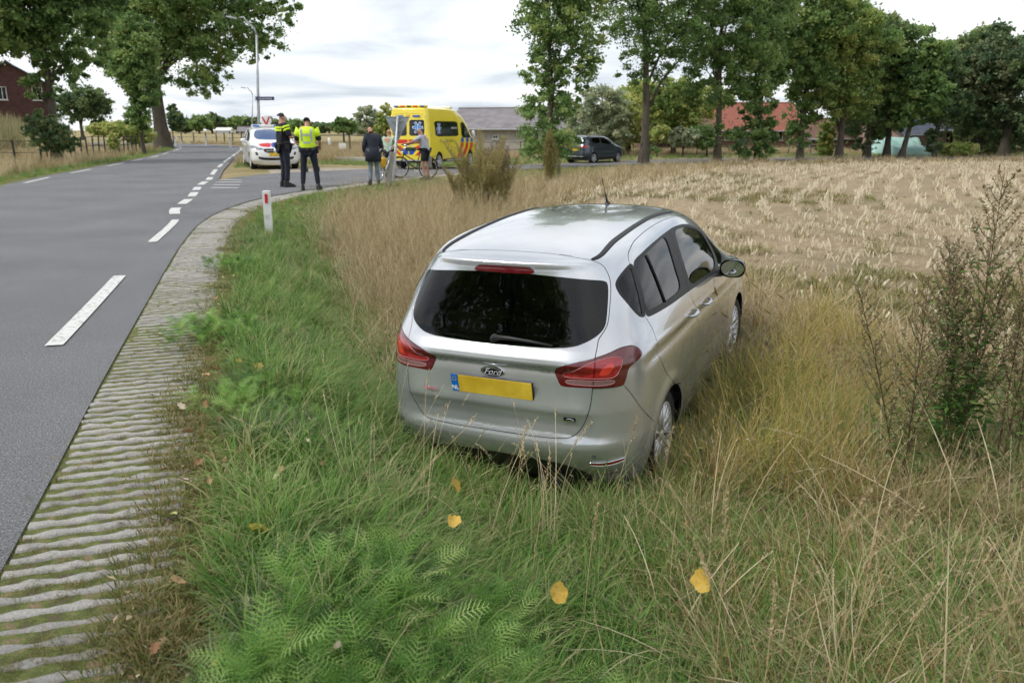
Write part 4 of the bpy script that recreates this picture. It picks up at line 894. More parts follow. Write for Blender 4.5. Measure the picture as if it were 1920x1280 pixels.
def sample(n, x0, x1, y0, y1, dens, near=None):
    """n candidates; y drawn denser near the camera; kept with probability dens(P, d)"""
    u = rng.random(n)
    y = y0 + (y1 - y0) * u if near is None else np.exp(np.log(y0 + near) + (np.log(y1 + near) - np.log(y0 + near)) * u) - near
    hw = .70 * y + 1.2; x = rng.uniform(-1, 1, n) * hw; k = (x > x0) & (x < x1); P = np.stack([x[k], y[k]], 1); d, _ = sdist(P, EDGE_S); p = dens(P, d); return P[rng.random(len(P)) < p]
band = lambda d, a, b, s=.25: sstep(a - s, a + s, d) * (1 - sstep(b - s, b + s, d))
# ---- leaf colours
GR_ = leafmat('grass_green', [(.05, .125, .02), (.095, .225, .035), (.16, .32, .055), (.27, .36, .11), (.46, .41, .22)], .4, var=.5)
BL_ = leafmat('grass_blue_green', [(.08, .14, .055), (.14, .22, .09), (.23, .30, .15), (.42, .40, .24)], .35)
DRY = leafmat('grass_dry', [(.16, .11, .05), (.33, .25, .12), (.50, .41, .24), (.68, .58, .40)], .3, .7, var=.55)
GLD = leafmat('grass_golden', [(.20, .24, .05), (.38, .36, .09), (.56, .46, .16), (.48, .28, .11), (.62, .50, .28)], .4, .6)
HED = leafmat('seed_heads', [(.30, .22, .12), (.48, .38, .22), (.62, .52, .34)], .25, .8)
STR = leafmat('maize_straw', [(.40, .32, .21), (.55, .46, .31), (.70, .61, .44), (.86, .78, .62)], .25, .7)
FERN = leafmat('feather_leaf', [(.04, .11, .022), (.12, .27, .05), (.25, .46, .09), (.44, .60, .19)], .4, .5, var=.7)
MOSS = leafmat('moss_leaf', [(.08, .11, .02), (.14, .18, .035), (.25, .23, .08), (.36, .27, .13)], .3)
LIT = leafmat('litter_leaf', [(.16, .09, .05), (.30, .19, .10), (.44, .31, .18), (.55, .46, .30)], .15, .8)
# ---- clumps
R_ = np.random.default_rng
def mk(f, n, name, mats): return coll(name, [clump_mesh('%s_%d' % (name, i), f(R_(100 + i + hash(name) % 1 + len(name) * 31)), mats) for i in range(n)])
def f_green(r): a, _ = blades(r, 30, .07, .09, .27, .45, .95, .0068, 5, tint=(.05, .8), grad=.18); b, _ = blades(r, 3, .08, .10, .24, .8, 1.1, .0045, 4, tint=(.8, 1.05)); return [a, b]
def f_blue(r): a, _ = blades(r, 32, .06, .10, .26, .5, 1.0, .0060, 5, tint=(.05, .7), grad=.2); b, _ = blades(r, 8, .07, .10, .22, .9, 1.1, .0035, 4, tint=(.8, 1.0)); return [a, b]
def f_short(r): a, _ = blades(r, 26, .07, .02, .075, .6, .8, .005, 3, tint=(.0, 1.0), grad=.1); return [a]
def f_long(r): a, _ = blades(r, 24, .06, .25, .48, .35, 1.1, .0072, 6, tint=(.1, .7), grad=.2); b, _ = blades(r, 6, .06, .25, .5, .5, .9, .004, 5, tint=(.85, 1.05)); return [a, b]
def f_dry(r): a, t = blades(r, 11, .09, .40, .85, .26, .35, .0032, 5, .5, tint=(.25, .9)); b, _ = blades(r, 18, .09, .12, .42, .6, 1.2, .0058, 4, tint=(.2, .95)); return [a, b, heads(r, t, .085, .007, 8, .6, 1)]
def f_mat(r): a, _ = blades(r, 24, .13, .22, .65, 1.0, .75, .0052, 6, .3, tint=(.1, 1.0)); return [a]
def f_gold(r): a, t = blades(r, 13, .07, .38, .72, .20, .5, .0036, 5, .5, tint=(.1, .65)); b, _ = blades(r, 22, .07, .25, .62, .30, .85, .0095, 5, tint=(.0, .75), grad=-.05); return [a, b, heads(r, t[:7], .07, .009, 12, .55, 1, .35)]
def f_rust(r): a, _ = blades(r, 16, .07, .22, .5, .35, .9, .0075, 5, tint=(.62, .85)); b, _ = blades(r, 14, .07, .15, .42, .5, 1.0, .005, 4, tint=(.4, 1.0)); return [a, b]
def f_far(r): a, _ = blades(r, 30, .22, .20, .60, .5, .7, .014, 3, tint=(.0, 1.0)); return [a]
def f_fardry(r): a, _ = blades(r, 34, .22, .35, .95, .3, .5, .012, 3, tint=(.1, 1.0)); return [a]
def f_stub(r):
    V = []; F = []; T = []
    for i in range(r.integers(1, 4)):
        x, y = r.normal(0, .05, 2); h = r.uniform(.05, .12); a = r.uniform(0, PI); lx, ly = r.normal(0, .03, 2); n0 = len(V)
        for k in range(6):
            for zz, rr in ((0, .009), (h, .008 + .004 * (k % 2))): V.append((x + lx * zz * 8 + rr * math.cos(k * PI / 3), y + ly * zz * 8 + rr * math.sin(k * PI / 3), zz + (r.uniform(-.012, .02) if zz else 0)))
        F += [(n0 + 2 * k, n0 + 2 * ((k + 1) % 6), n0 + 2 * ((k + 1) % 6) + 1, n0 + 2 * k + 1) for k in range(6)]; T += [r.uniform(.55, 1.0)] * 12
    a, _ = blades(r, 2, .09, .03, .08, 1.2, .9, .008, 3, tint=(.2, .7)); return [(np.array(V), F, np.array(T), 0), a]
def f_leaf(r):
    V = []; F = []; T = []
    for i in range(5):
        x, y = r.normal(0, .07, 2); a = r.uniform(0, 6.3); l = r.uniform(.006, .02); u = np.array([math.cos(a), math.sin(a), r.normal(0, .3)]) * l; v_ = np.array([-math.sin(a), math.cos(a), r.normal(0, .4)]) * l * .6; c = np.array([x, y, r.uniform(.004, .03)]); n0 = len(V); V += [c - u, c - v_ + [0, 0, l * .3], c + u * 1.1, c + v_ + [0, 0, l * .4]]; F += [(n0, n0 + 1, n0 + 2), (n0, n0 + 2, n0 + 3)]; T += [r.uniform(0, 1)] * 4
    return [(np.array([tuple(q) for q in V]), F, np.array(T), 0)]
def f_straw(r): a, t = blades(r, 7, .12, .45, .85, .75, .5, .0062, 6, .4, tint=(.55, 1.0)); return [a, heads(r, t[:2], .08, .008, 9, .7, 1)]
def f_litter(r): a, _ = blades(r, 16, .25, .06, .22, 1.35, .3, .009, 2, tint=(.0, .95)); a[0][:, 2] = np.abs(a[0][:, 2]) * .25 + .004; return [a]
def frond(r, L_, n=11, V=None, F=None, T=None, base=Vector(), az=0.0, el=.9):
    """one feather leaf: arching midrib with toothed leaflets in pairs"""
    d0 = Vector((math.cos(az) * math.cos(el), math.sin(az) * math.cos(el), math.sin(el))); side = Vector((-math.sin(az), math.cos(az), 0)); p = base.copy(); st = L_ / (n + 2); t0 = r.uniform(.1, .9); d = d0
    def quad(a, b, c, e_):
        n0 = len(V); V.extend([a, b, c, e_]); F.append((n0, n0 + 1, n0 + 2, n0 + 3)); T.extend([t0 + r.uniform(-.08, .12)] * 4)
    for i in range(n + 2):
        q = p + d * st; up = side.cross(d).normalized() * -1; w_ = .0016; quad(p - side * w_, p + side * w_, q + side * w_ * .7, q - side * w_ * .7)
        if i > 1:
            l = L_ * .30 * math.sin(PI * min(1, (i / (n + 2)) * .72 + .22)) ** .8
            for s in (-1, 1):
                ld = (side * s + d * .55 + up * .12 + Vector((0, 0, r.normal(0, .08)))).normalized(); pw = d; a = q.copy(); m_ = 4
                for k in range(m_):
                    b = a + ld * l / m_; ww = l * .095 * (1 - .7 * k / m_)
                    quad(a - pw * ww * .4, a + pw * ww * .5, b + pw * ww * .35, b - pw * ww * .3)
                    if k < 3 and k > 0:
                        for s2 in (-1, 1): tq = a + (pw * s2 * .8 + ld * .55) * l * .20 * (1 - .25 * k); quad(a - ld * ww * .5, a + ld * ww * .6, tq + ld * ww * .25, tq - ld * ww * .1)
                    a = b; ld = (ld + Vector((0, 0, -.07))).normalized()
        p = q; d = (d + Vector((0, 0, -1.15 / (n + 2)))).normalized()
def f_tansy(r):
    V, F, T = [], [], []
    for i in range(9): a = 2 * PI * i / 9 + r.normal(0, .3); frond(r, r.uniform(.13, .22), 10, V, F, T, Vector((r.normal(0, .02), r.normal(0, .02), r.uniform(.02, .16))), a, r.uniform(.45, 1.25))
    return [(np.array([tuple(v) for v in V]), F, np.array(T), 0)]
def f_broad(r):
    V, F, T = [], [], []
    for i in range(9):
        a = r.uniform(0, 2 * PI); L_ = r.uniform(.05, .11); el = r.uniform(.2, 1.0); d = Vector((math.cos(a) * math.cos(el), math.sin(a) * math.cos(el), math.sin(el))); s = Vector((-math.sin(a), math.cos(a), 0)); p = Vector((r.normal(0, .02), r.normal(0, .02), r.uniform(0, .06))); n0 = len(V); t0 = r.uniform(.3, 1)
        for k in range(5): t = k / 4; w_ = L_ * .32 * math.sin(PI * (.08 + .86 * t)) ** .8; c = p + d * L_ * t - Vector((0, 0, L_ * .35 * t * t)); V += [c - s * w_, c + s * w_]; T += [t0] * 2
        F += [(n0 + 2 * k, n0 + 2 * k + 1, n0 + 2 * k + 3, n0 + 2 * k + 2) for k in range(4)]
    return [(np.array([tuple(v) for v in V]), F, np.array(T), 0)]
c_green = mk(f_green, 9, 'green_tuft', [GR_]); c_blue = mk(f_blue, 6, 'blue_tuft', [BL_]); c_short = mk(f_short, 6, 'short_tuft', [MOSS]); c_long = mk(f_long, 7, 'long_tuft', [GR_])
c_dry = mk(f_dry, 9, 'dry_tuft', [DRY, HED]); c_mat = mk(f_mat, 7, 'matted_tuft', [DRY]); c_matg = mk(f_mat, 6, 'matted_green', [GR_]); c_gold = mk(f_gold, 8, 'golden_tuft', [GLD, GLD]); c_rust = mk(f_rust, 5, 'rust_tuft', [GLD])
c_far = mk(f_far, 5, 'far_tuft', [GR_]); c_fardry = mk(f_fardry, 5, 'far_dry', [DRY]); c_stub = mk(f_stub, 10, 'stubble', [STR]); c_lit = mk(f_litter, 6, 'litter', [DRY]); c_tansy = mk(f_tansy, 7, 'tansy', [FERN]); c_leaf = mk(f_leaf, 6, 'leaf_litter', [LIT]); c_straw = mk(f_straw, 7, 'straw_tuft', [DRY, HED]); c_broad = mk(f_broad, 5, 'broadleaf', [FERN])
# ---- where they grow
def nearcar(P, a, b): x, y = carlocal(P); q = np.maximum(np.abs(x) - .84, np.maximum(-.72 - y, y - 3.28)); return 1 - sstep(a, b, q)
def z_green(P, d):
    y = P[:, 1]; w = band(d, 1.0, np.interp(y, [2, 5, 8, 14, 24, 40], [2.6, 3.4, 2.3, 2.3, 2.2, 1.6]), .3); w *= .55 + .45 * vnoise(P, .8, 4); w = np.where((y < 3.0) & (P[:, 0] > -.85), w * .15, w); return w * ~incar(P, -.02)
P = sample(62000, -9, 4, 1.7, 27, z_green, 1.5); scatter('green_grass', c_green, P)
P = sample(20000, -7, 4, 1.7, 16, lambda P, d: band(d, .95, 2.4, .3) * (vnoise(P, .7, 9) > .15) * ~incar(P, -.02), 1.5); scatter('blue_green_grass', c_blue, P, smin=.6, smax=1.05)
P = sample(40000, -7, 4, 1.5, 26, lambda P, d: band(d, .52, 1.45, .12) * (.75 + .5 * vnoise(P, .35, 5)) + .12 * band(d, 1.2, 6, .3), 1.2); scatter('short_grass', c_short, P, smin=.6, smax=1.2)
P = sample(60000, -8, 4, 1.2, 15, lambda P, d: band(d, -.03, .66, .02) * (vnoise(P, .10, 6) > -.1) * .55, 1.0); scatter('moss_in_pavers', c_short, P, smin=.22, smax=.42, z=road_z(P) - .009)
def z_long(P, d):
    x, y = carlocal(P); left = (x > -1.7) & (x < -.80) & (y > -1.0) & (y < 3); behind = (y < -.74) & (y > -1.05) & (np.abs(x) < .95); return np.clip(.75 * left + .55 * behind * (x < .2) + .10 * band(d, 1.1, 3.2), 0, 1) * ~incar(P, .0)
P = sample(26000, -5, 3.5, 1.8, 12, z_long, 1.5); scatter('long_green_grass', c_long, P, smin=.6, smax=1.0)
def z_dry(P, d):
    y = P[:, 1]; x_, y_ = carlocal(P); a = band(d, 2.3, FIELD_D(y) - .2, .35) * sstep(7.5, 9, y) * ((x_ < -.9) | (y_ > 3.2)); b = .025 * band(d, 1.2, 3, .3) * (y > 3.5); return np.clip((a + b) * (.65 + .35 * vnoise(P, 1.3, 7)), 0, 1) * ~incar(P, -.1)
P = sample(26000, -9, 12, 3.0, 34, z_dry, 3.0); scatter('tall_dry_grass', c_dry, P, smin=.7, smax=1.15)
P = sample(22000, -9, 10, 6.0, 34, lambda P, d: band(d, 2.0, FIELD_D(P[:, 1]) + .4, .4) * .55 * ~incar(P, -.1), 3.0); scatter('dry_thatch', c_mat, P, smin=.8, smax=1.3)
def z_right(P, d):
    x, y = carlocal(P); return ((x > .86) | (y < -.74)) & (d < FIELD_D(P[:, 1])) & (d > 2.6) & (P[:, 1] < 11)
P = sample(24000, -1.5, 7, 1.6, 11, lambda P, d: z_right(P, d) * (.32 + .25 * vnoise(P, .6, 11)), 1.2); scatter('matted_straw', c_mat, P, smin=.4, smax=.85, tilt=.2)
P = sample(34000, -1.5, 7, 1.6, 9, lambda P, d: z_right(P, d) * (.20 + .3 * vnoise(P, .7, 12)) * (1 - .6 * sstep(5.5, 7, P[:, 1])), 1.2); scatter('matted_green_grass', c_matg, P, smin=.5, smax=.95, tilt=.2)
P = sample(20000, -1.5, 7, 1.6, 9, lambda P, d: z_right(P, d) * (.13 + .4 * vnoise(P, .55, 61)) * ~((carlocal(P)[0] > .85) & (carlocal(P)[1] > .2)), 1.2); scatter('green_undergrowth', c_green, P, smin=.6, smax=1.1); P = sample(9000, -1.5, 7, 1.6, 8, lambda P, d: z_right(P, d) * (.25 + .4 * vnoise(P, .45, 62)), 1.2); scatter('blue_green_undergrowth', c_blue, P, smin=.6, smax=1.15)
P = sample(5200, -1.5, 7, 1.6, 8, lambda P, d: z_right(P, d) * (.42 + .5 * vnoise(P, .5, 71)), 1.2); scatter('rusty_undergrowth', c_rust, P, smin=.5, smax=.85, tilt=.25)
P = sample(4200, -1.0, 7, 1.9, 8, lambda P, d: z_right(P, d) * (1 - .75 * nearcar(P, .1, .35) * (carlocal(P)[1] < -.5)) * (.28 + .3 * vnoise(P, .5, 13)) * (1 - sstep(4.0, 6.5, P[:, 1]) * .5), 1.2); scatter('dry_stalks', c_dry, P, smin=.45, smax=.8, tilt=.22)
def z_gold(P, d):
    x, y = carlocal(P); return ((x > .90 + .45 * sstep(1.3, 2.0, y)) & (x < 2.5 - .10 * y) & (y > -.35) & (y < 5.0)) * np.clip(.75 + .35 * vnoise(P, .6, 14), 0, 1) * (d < FIELD_D(P[:, 1]) + .2)
P = sample(6500, 0, 7, 3.6, 14, z_gold, 2.0); scatter('golden_grass', c_gold, P, scl=1 - .45 * sstep(1.4, 2.3, carlocal(P)[0]), smin=.6, smax=1.12)
P = sample(6000, 0, 7, 3.6, 12, lambda P, d: z_gold(P, d) * .7, 2.0); scatter('pale_grass', c_dry, P, smin=.35, smax=.6); P = sample(4500, 0, 7, 3.6, 12, lambda P, d: z_gold(P, d) * .6, 2.0); scatter('mixed_green_grass', c_long, P, smin=.6, smax=1.0); P = sample(6500, 0, 7, 3.6, 12, lambda P, d: z_gold(P, d) * .8, 2.0); scatter('rusty_grass', c_rust, P, scl=1 - .35 * sstep(1.2, 2.3, carlocal(P)[0]), smin=.6, smax=1.0)
P = sample(9000, 1, 9, 3.5, 16, lambda P, d: band(d, FIELD_D(P[:, 1]) - .3, FIELD_D(P[:, 1]) + 2.2, .6) * (.35 + .4 * vnoise(P, .9, 51)) * ~incar(P, -.1), 2.0); scatter('low_margin_grass', c_mat, P, smin=.25, smax=.5); P = sample(5000, 1, 9, 3.5, 16, lambda P, d: band(d, FIELD_D(P[:, 1]) - .3, FIELD_D(P[:, 1]) + 3.2, .6) * (.2 + .5 * vnoise(P, .9, 52)) * ~incar(P, -.1), 2.0); scatter('low_margin_weeds', c_short, P, smin=.8, smax=1.8)
# stubble rows run parallel to the edge of the field
def to_rows(P, w=.80, jit=.022):
    d, _ = sdist(P, EDGE_S); h = .05; gx = (sdist(P + [h, 0], EDGE_S)[0] - d) / h; gy = (sdist(P + [0, h], EDGE_S)[0] - d) / h; k = np.round(d / w) * w - d + rng.normal(0, jit, len(P)); return P + np.stack([gx, gy], 1) * k[:, None]
P = sample(19000, -1, 60, 5.5, 62, lambda P, d: (d > FIELD_D(P[:, 1]) + .2) & (sdist(P, EDGE_S)[0] > 3) & (rng.random(len(P)) < .22 + .78 * sstep(8, 17, P[:, 1])), 16); P = to_rows(P); P = P[ground_z(P) < -.3]; scatter('maize_stubble', c_stub, P, smin=.8, smax=1.3, scl=1 + .5 * sstep(14, 30, P[:, 1]))
P = sample(17000, -1, 60, 6, 50, lambda P, d: (d > FIELD_D(P[:, 1]) - .5) * 1.0, 10); scatter('straw_litter', c_lit, P, tilt=.05, smin=.3, smax=.65)
P = sample(26000, -3, 60, 8, 62, lambda P, d: sstep(-1, .5, d - FIELD_D(P[:, 1])) * np.clip(.05 + (vnoise(P, 5, 21) > .30) * .5 + (d < FIELD_D(P[:, 1]) + 2.5) * .6 * (P[:, 1] > 13), 0, 1), 14); scatter('field_weeds', c_short, P, smin=1.5, smax=3.2)
P = sample(16000, -4, 60, 20, 64, lambda P, d: sstep(2.5, 3.4, d) * (1 - sstep(5.5, 8, d)) * .8, 14); scatter('dry_headland_grass', c_fardry, P, smin=.35, smax=.7)
P = sample(30000, -7, 3, 1.5, 20, lambda P, d: band(d, .56, 1.25, .12) * .26 + .03 * band(d, 1.2, 5, .3), 1.2); scatter('leaf_litter', c_leaf, P, smin=.3, smax=.9, tilt=.35)
P = sample(800, -1.2, 7, 1.6, 5.0, lambda P, d: z_right(P, d) * .5, 1.2); scatter('long_pale_straw', c_straw, P, smin=.6, smax=1.1, tilt=.25)
# tansy bank in the foreground, dark herbs, broad leaves
tp = lambda P, d: (band(P[:, 0], -.76, .78, .14) * (P[:, 1] < 2.85 - .25 * np.abs(P[:, 0] + .2) ** 1.5 - .25 * (P[:, 0] > .1) + .12 * vnoise(P, .3, 31)) * (P[:, 1] > 1.7))
P = sample(9000, -1.4, 1.0, 1.75, 3.6, lambda P, d: tp(P, d) * np.clip(.75 + .5 * vnoise(P, .16, 77), .2, 1), .5); scatter('tansy_patch', c_tansy, P, smin=.32, smax=1.0, tilt=.4); P = sample(9000, -1.4, 1.0, 1.75, 3.6, lambda P, d: tp(P, d) * .12, .5); scatter('grass_in_tansy', c_long, P, smin=.3, smax=.5); P = sample(9000, -1.4, 1.0, 1.75, 3.6, lambda P, d: tp(P, d) * .05, .5); scatter('broadleaf_in_tansy', c_broad, P, smin=.4, smax=.8, z=ground_z(P) + .06)
for (cx, cy, rr, n) in ((-2.25, 6.15, .26, 60), (-1.45, 4.55, .34, 50), (-1.7, 5.2, .2, 26), (-3.3, 9.4, .3, 34), (2.75, 4.35, .5, 120), (1.6, 3.2, .4, 40)):
    P = np.stack([cx + rng.normal(0, rr * .6, n), cy + rng.normal(0, rr * .6, n)], 1); scatter('feathery_herbs', c_tansy, P, smin=.4, smax=.8)
P = sample(2600, -6, 6, 2, 20, lambda P, d: band(d, 1, 7, .3) * (vnoise(P, .5, 33) > .45) * .8 * ~incar(P, -.1), 1.5); scatter('broadleaf_weeds', c_broad, P, smin=.6, smax=1.3)
# verges beyond the junction, left verge, bank of tall dry growth
P = sample(30000, -60, 0, 10, 110, lambda P, d: (sdist(P, LL_S)[0] < -.55) * (sdist(P, LL_S)[0] > -9) * 1.0, 12); dl = -sdist(P, LL_S)[0]
scatter('left_verge_grass', c_far, P[dl < 3.2], smin=.25, smax=.6); scatter('left_verge_dry_grass', c_fardry, P[(dl > 1.5) & (rng.random(len(P)) < .55)], smin=.4, smax=.95)
P = sample(60000, -60, 60, 27, 100, lambda P, d: ((sdist(P, FAR_S)[0] < -.3) & (sdist(P, RL_S)[0] > .7) & ~((P[:, 0] > -11.6) & (P[:, 0] < -2.5) & (P[:, 1] < 39)))* 1.0, 20); k = sdist(P, FAR_S)[0] > -7
scatter('meadow_edge_grass', c_far, P[k & (rng.random(len(P)) < .7)], smin=.25, smax=.55); scatter('meadow_grass', c_fardry, P[~k], smin=.3, smax=.7)
# ================================================================== trees
BARK = noisy('bark', [(.045, .036, .028), (.10, .085, .065), (.075, .07, .05)], 5, .95, 8, bump=1.0, bscale=30, vec=(1, 1, .25))
LF = dict(oak=leafmat('oak_leaves', [(0.085, 0.152, 0.053), (0.165, 0.282, 0.085), (0.269, 0.398, 0.138), (0.433, 0.503, 0.173)], .5, .5, .2),
          lime=leafmat('light_leaves', [(0.219, 0.307, 0.072), (0.387, 0.503, 0.138), (0.620, 0.620, 0.227), (0.620, 0.620, 0.299)], .5, .5, .2),
          dark=leafmat('dark_leaves', [(0.061, 0.109, 0.053), (0.113, 0.188, 0.083), (0.196, 0.282, 0.122), (0.324, 0.361, 0.149)], .5, .5, .2),
          yel=leafmat('yellowing_leaves', [(0.109, 0.183, 0.054), (0.201, 0.296, 0.082), (0.325, 0.408, 0.118), (0.559, 0.507, 0.162)], .5, .5, .2),
          brown=leafmat('brownish_leaves', [(0.058, 0.106, 0.049), (0.104, 0.169, 0.074), (0.186, 0.225, 0.113), (0.290, 0.296, 0.178)], .35, .6, .12),
          willow=leafmat('grey_green_leaves', [(0.173, 0.216, 0.138), (0.304, 0.361, 0.227), (0.477, 0.539, 0.350), (0.620, 0.620, 0.400)], .5, .5, .2))
def crown_mesh(name, blobs, n, size, mat_, seed=0, sub=26, subr=.22, hang=0.0, shell=.55):
    """blobs: (x,y,z,rx,ry,rz); leaves gather in many small sprays inside them so that light shows between"""
    r = np.random.default_rng(seed); vol = np.array([b[3] * b[4] * b[5] for b in blobs]) ** .8; vol /= vol.sum(); V = []; T = []
    for b, vf in zip(blobs, vol):
        m = max(5, int(sub * len(blobs) * vf * 2.2)); tot = n * vf * 1.05; per = max(2, int(tot * .92 / m)); R = np.array(b[3:6]); rm = R.mean()
        u = r.normal(size=(m, 3)); u /= np.linalg.norm(u, axis=1, keepdims=True); rad = (.35 + .74 * r.random((m, 1)) ** .5); c = np.array(b[:3]) + u * R * rad
        for q, uu in zip(c, u):
            sr = rm * subr * r.uniform(.4, 1.2) * .78; out = uu * [1, 1, .25] + [0, 0, r.normal(-.1, .3)]; out /= np.linalg.norm(out); g = r.normal(size=(per, 3)) * [.55, .55, .38]
            pp = q + g * sr + out * (r.random((per, 1)) - .5) * sr * 1.9
            if hang: pp[:, 2] -= hang * rm * r.random(per) ** 2
            V.append(pp); T.append(np.full(per, r.uniform(.1, .9)))
        k = int(tot * .08); u = r.normal(size=(k, 3)); u /= np.linalg.norm(u, axis=1, keepdims=True); V.append(np.array(b[:3]) + u * R * (.5 + .62 * r.random((k, 1)))); T.append(r.uniform(.1, .9, k))
    P = np.vstack(V); T = np.concatenate(T) + r.normal(0, .10, len(P)); N_ = len(P)
    a = r.normal(size=(N_, 3)); a /= np.linalg.norm(a, axis=1, keepdims=True); h = r.normal(size=(N_, 3)); bb = np.cross(a, h); bb /= np.maximum(np.linalg.norm(bb, axis=1, keepdims=True), 1e-6)
    s = size * r.uniform(.6, 1.35, (N_, 1)); a *= s; bb *= s * .62
    Q = np.stack([P - a, P + bb * .9, P + a * 1.05, P - bb], 1).reshape(-1, 3); F = np.arange(N_ * 4).reshape(-1, 4)
    me = mesh(name, Q, F, mat_); at_ = me.attributes.new('tint', 'FLOAT', 'POINT'); at_.data.foreach_set('value', np.repeat(T, 4).astype(np.float32)); return me
def trunk_mesh(name, h, r0, blobs, seed=0, lean=(0, 0), top=.9, limbs=9, start=.25):
    r = random.Random(seed); m = MB(); pts = []; k = 9
    for i in range(k + 1): t = i / k; pts.append((lean[0] * t * h + .03 * h * math.sin(t * 4 + seed) * t, lean[1] * t * h + .02 * h * math.cos(t * 5 + seed) * t, t * h * top))
    rs = [r0 * (1.45 if i == 0 else (1.0 - .8 * (i / k) ** .9)) for i in range(k + 1)]; m.tube([(*pts[0][:2], -.3)] + pts, [r0 * 1.6] + rs, 12)
    for i in range(limbs):
        b = blobs[r.randrange(len(blobs))]; t = start + (1 - start) * (i + .5) / limbs * .9; j = min(k - 1, int(t * k)); p0 = Vector(pts[j]); u = Vector((r.gauss(0, 1), r.gauss(0, 1), r.gauss(0, .6))).normalized()
        p3 = Vector(b[:3]) + Vector((u.x * b[3], u.y * b[4], abs(u.z) * b[5])) * .75
        if p3.z < p0.z + .3: p3.z = p0.z + .5 + r.random() * h * .12
        mid = p0.lerp(p3, .5) + Vector((0, 0, (p3 - p0).length * .10)); q1 = p0.lerp(mid, .5) + Vector((0, 0, (p3 - p0).length * .07)); rr = rs[j] * .5
        m.tube([p0, q1, mid, mid.lerp(p3, .5), p3], [rr, rr * .75, rr * .5, rr * .3, rr * .12], 7)
        for q in range(3):
            a = mid.lerp(p3, r.random()); e_ = a + Vector((r.gauss(0, 1), r.gauss(0, 1), r.gauss(.4, .6))) * (b[3] * .35); m.tube([a, a.lerp(e_, .5) + Vector((0, 0, .1)), e_], [rr * .28, rr * .18, rr * .06], 5)
    return m.me(name, [BARK], True)
def tree(name, loc, h, r0, blobs, n, size, kind, label, group=None, seed=0, lean=(0, 0), sub=26, subr=.22, hang=0.0, limbs=9, top=.9, cat='tree', start=.25, shell=.55):
    t = empty(name, loc, 0, label, cat, group)
    link('trunk', trunk_mesh('trunk', h, r0, blobs, seed, lean, top, limbs, start), t); link('crown', crown_mesh('crown', blobs, n, size, LF[kind], seed + 5, sub, subr, hang, shell), t); return t
def gp(px, py, Y):
    """ground point: given pixel column and distance, on the terrain"""
    p = at(px, py, Y); return (p.x, Y, gz(p.x, Y))
def sc_at(Y): return 1500.0 / Y / 1.0
# -- the right-hand row along the side road; pixel heights become metres at each tree's own distance
def row_tree(px, Y, spec, **kw):
    """spec blobs in photo pixels: (cx, cy, rx, ry) > metres at distance Y, depth radius = width radius"""
    b = []; x0, _, z0 = gp(px, 290, Y); 
    for cx, cy, rx, ry in spec:
        p = at(cx, cy, Y); p2 = at(cx + rx, cy, Y); p3 = at(cx, cy - ry, Y); b.append((p.x - x0, 0 + kw.get('dy', 0), p.z - z0, abs(p2.x - p.x), abs(p2.x - p.x) * .9, abs(p3.z - p.z)))
    kw.pop('dy', None); h = max(q[2] + q[5] for q in b); return tree(loc=(x0, Y, z0), h=h, blobs=b, **kw)
G1 = 'roadside trees along the far edge of the stubble field'
row_tree(1028, 44, [(1050, -70, 80, 90), (1035, 30, 64, 60), (1092, 50, 46, 62), (1022, 128, 40, 42), (1030, 200, 50, 36), (1024, 262, 54, 38), (1078, 130, 44, 36), (1068, 195, 26, 24)], name='oak_tree', r0=.20, n=39000, size=0.088, kind='oak', label='slim oak standing beside the parked dark car, leafy down to the ground', group=G1, seed=1, sub=30, subr=.26)
row_tree(1207, 50, [(1215, -90, 110, 110), (1180, 15, 85, 70), (1260, 20, 80, 80), (1225, 90, 60, 60), (1290, 90, 52, 50), (1190, 130, 36, 35), (1215, 285, 20, 22)], name='oak_tree', r0=.27, n=33800, size=0.084, kind='oak', label='tall oak with a bare straight trunk just right of the parked dark car', group=G1, seed=2, sub=26, subr=.24, limbs=13)
row_tree(1345, 52, [(1350, -60, 90, 100), (1330, 60, 62, 70), (1390, 60, 62, 75), (1350, 150, 58, 55), (1410, 150, 48, 50), (1345, 250, 30, 35)], name='oak_tree', r0=.22, n=44200, size=0.092, kind='oak', label='broad oak whose thin lower stem stands before the red roof', group=G1, seed=3)
row_tree(1422, 54, [(1430, 20, 60, 90), (1425, 130, 46, 60), (1420, 215, 36, 45), (1415, 262, 42, 36)], name='oak_tree', r0=.22, n=28600, size=0.112, kind='oak', label='oak with a bushy skirt of leaves at its foot, before the red roof', group=G1, seed=4)
row_tree(1500, 58, [(1510, 30, 70, 80), (1495, 110, 58, 60), (1530, 160, 50, 50), (1498, 215, 30, 40), (1495, 255, 22, 30)], name='oak_tree', r0=.22, n=31200, size=0.120, kind='oak', label='leafy oak at the right end of the red roof', group=G1, seed=5)
row_tree(1573, 58, [(1570, 70, 72, 75), (1560, 150, 62, 52), (1600, 185, 50, 40), (1545, 205, 44, 30)], name='oak_tree', r0=.25, n=39000, size=0.104, kind='yel', label='oak with yellowing lower leaves and a thick bare trunk before the brown shed', group=G1, seed=6, limbs=12)
row_tree(1570.5, 59.5, [(1575, 30, 66, 62), (1610, 95, 60, 60)], name='oak_tree', r0=.10, n=20800, size=0.120, kind='oak', label='dark green crown rising behind the yellowing oak', group=G1, seed=7, limbs=8)
row_tree(1625, 62, [(1640, 85, 62, 60), (1630, 165, 50, 55), (1625, 235, 38, 48)], name='oak_tree', r0=.25, n=26000, size=0.128, kind='dark', label='dense dark tree between the brown shed and the turquoise tarpaulin', group=G1, seed=8)
row_tree(1662, 62, [(1690, 95, 52, 55), (1680, 170, 55, 50), (1655, 215, 40, 40)], name='oak_tree', r0=.25, n=26000, size=0.128, kind='oak', label='tree with an upright trunk before the turquoise tarpaulin', group=G1, seed=9)
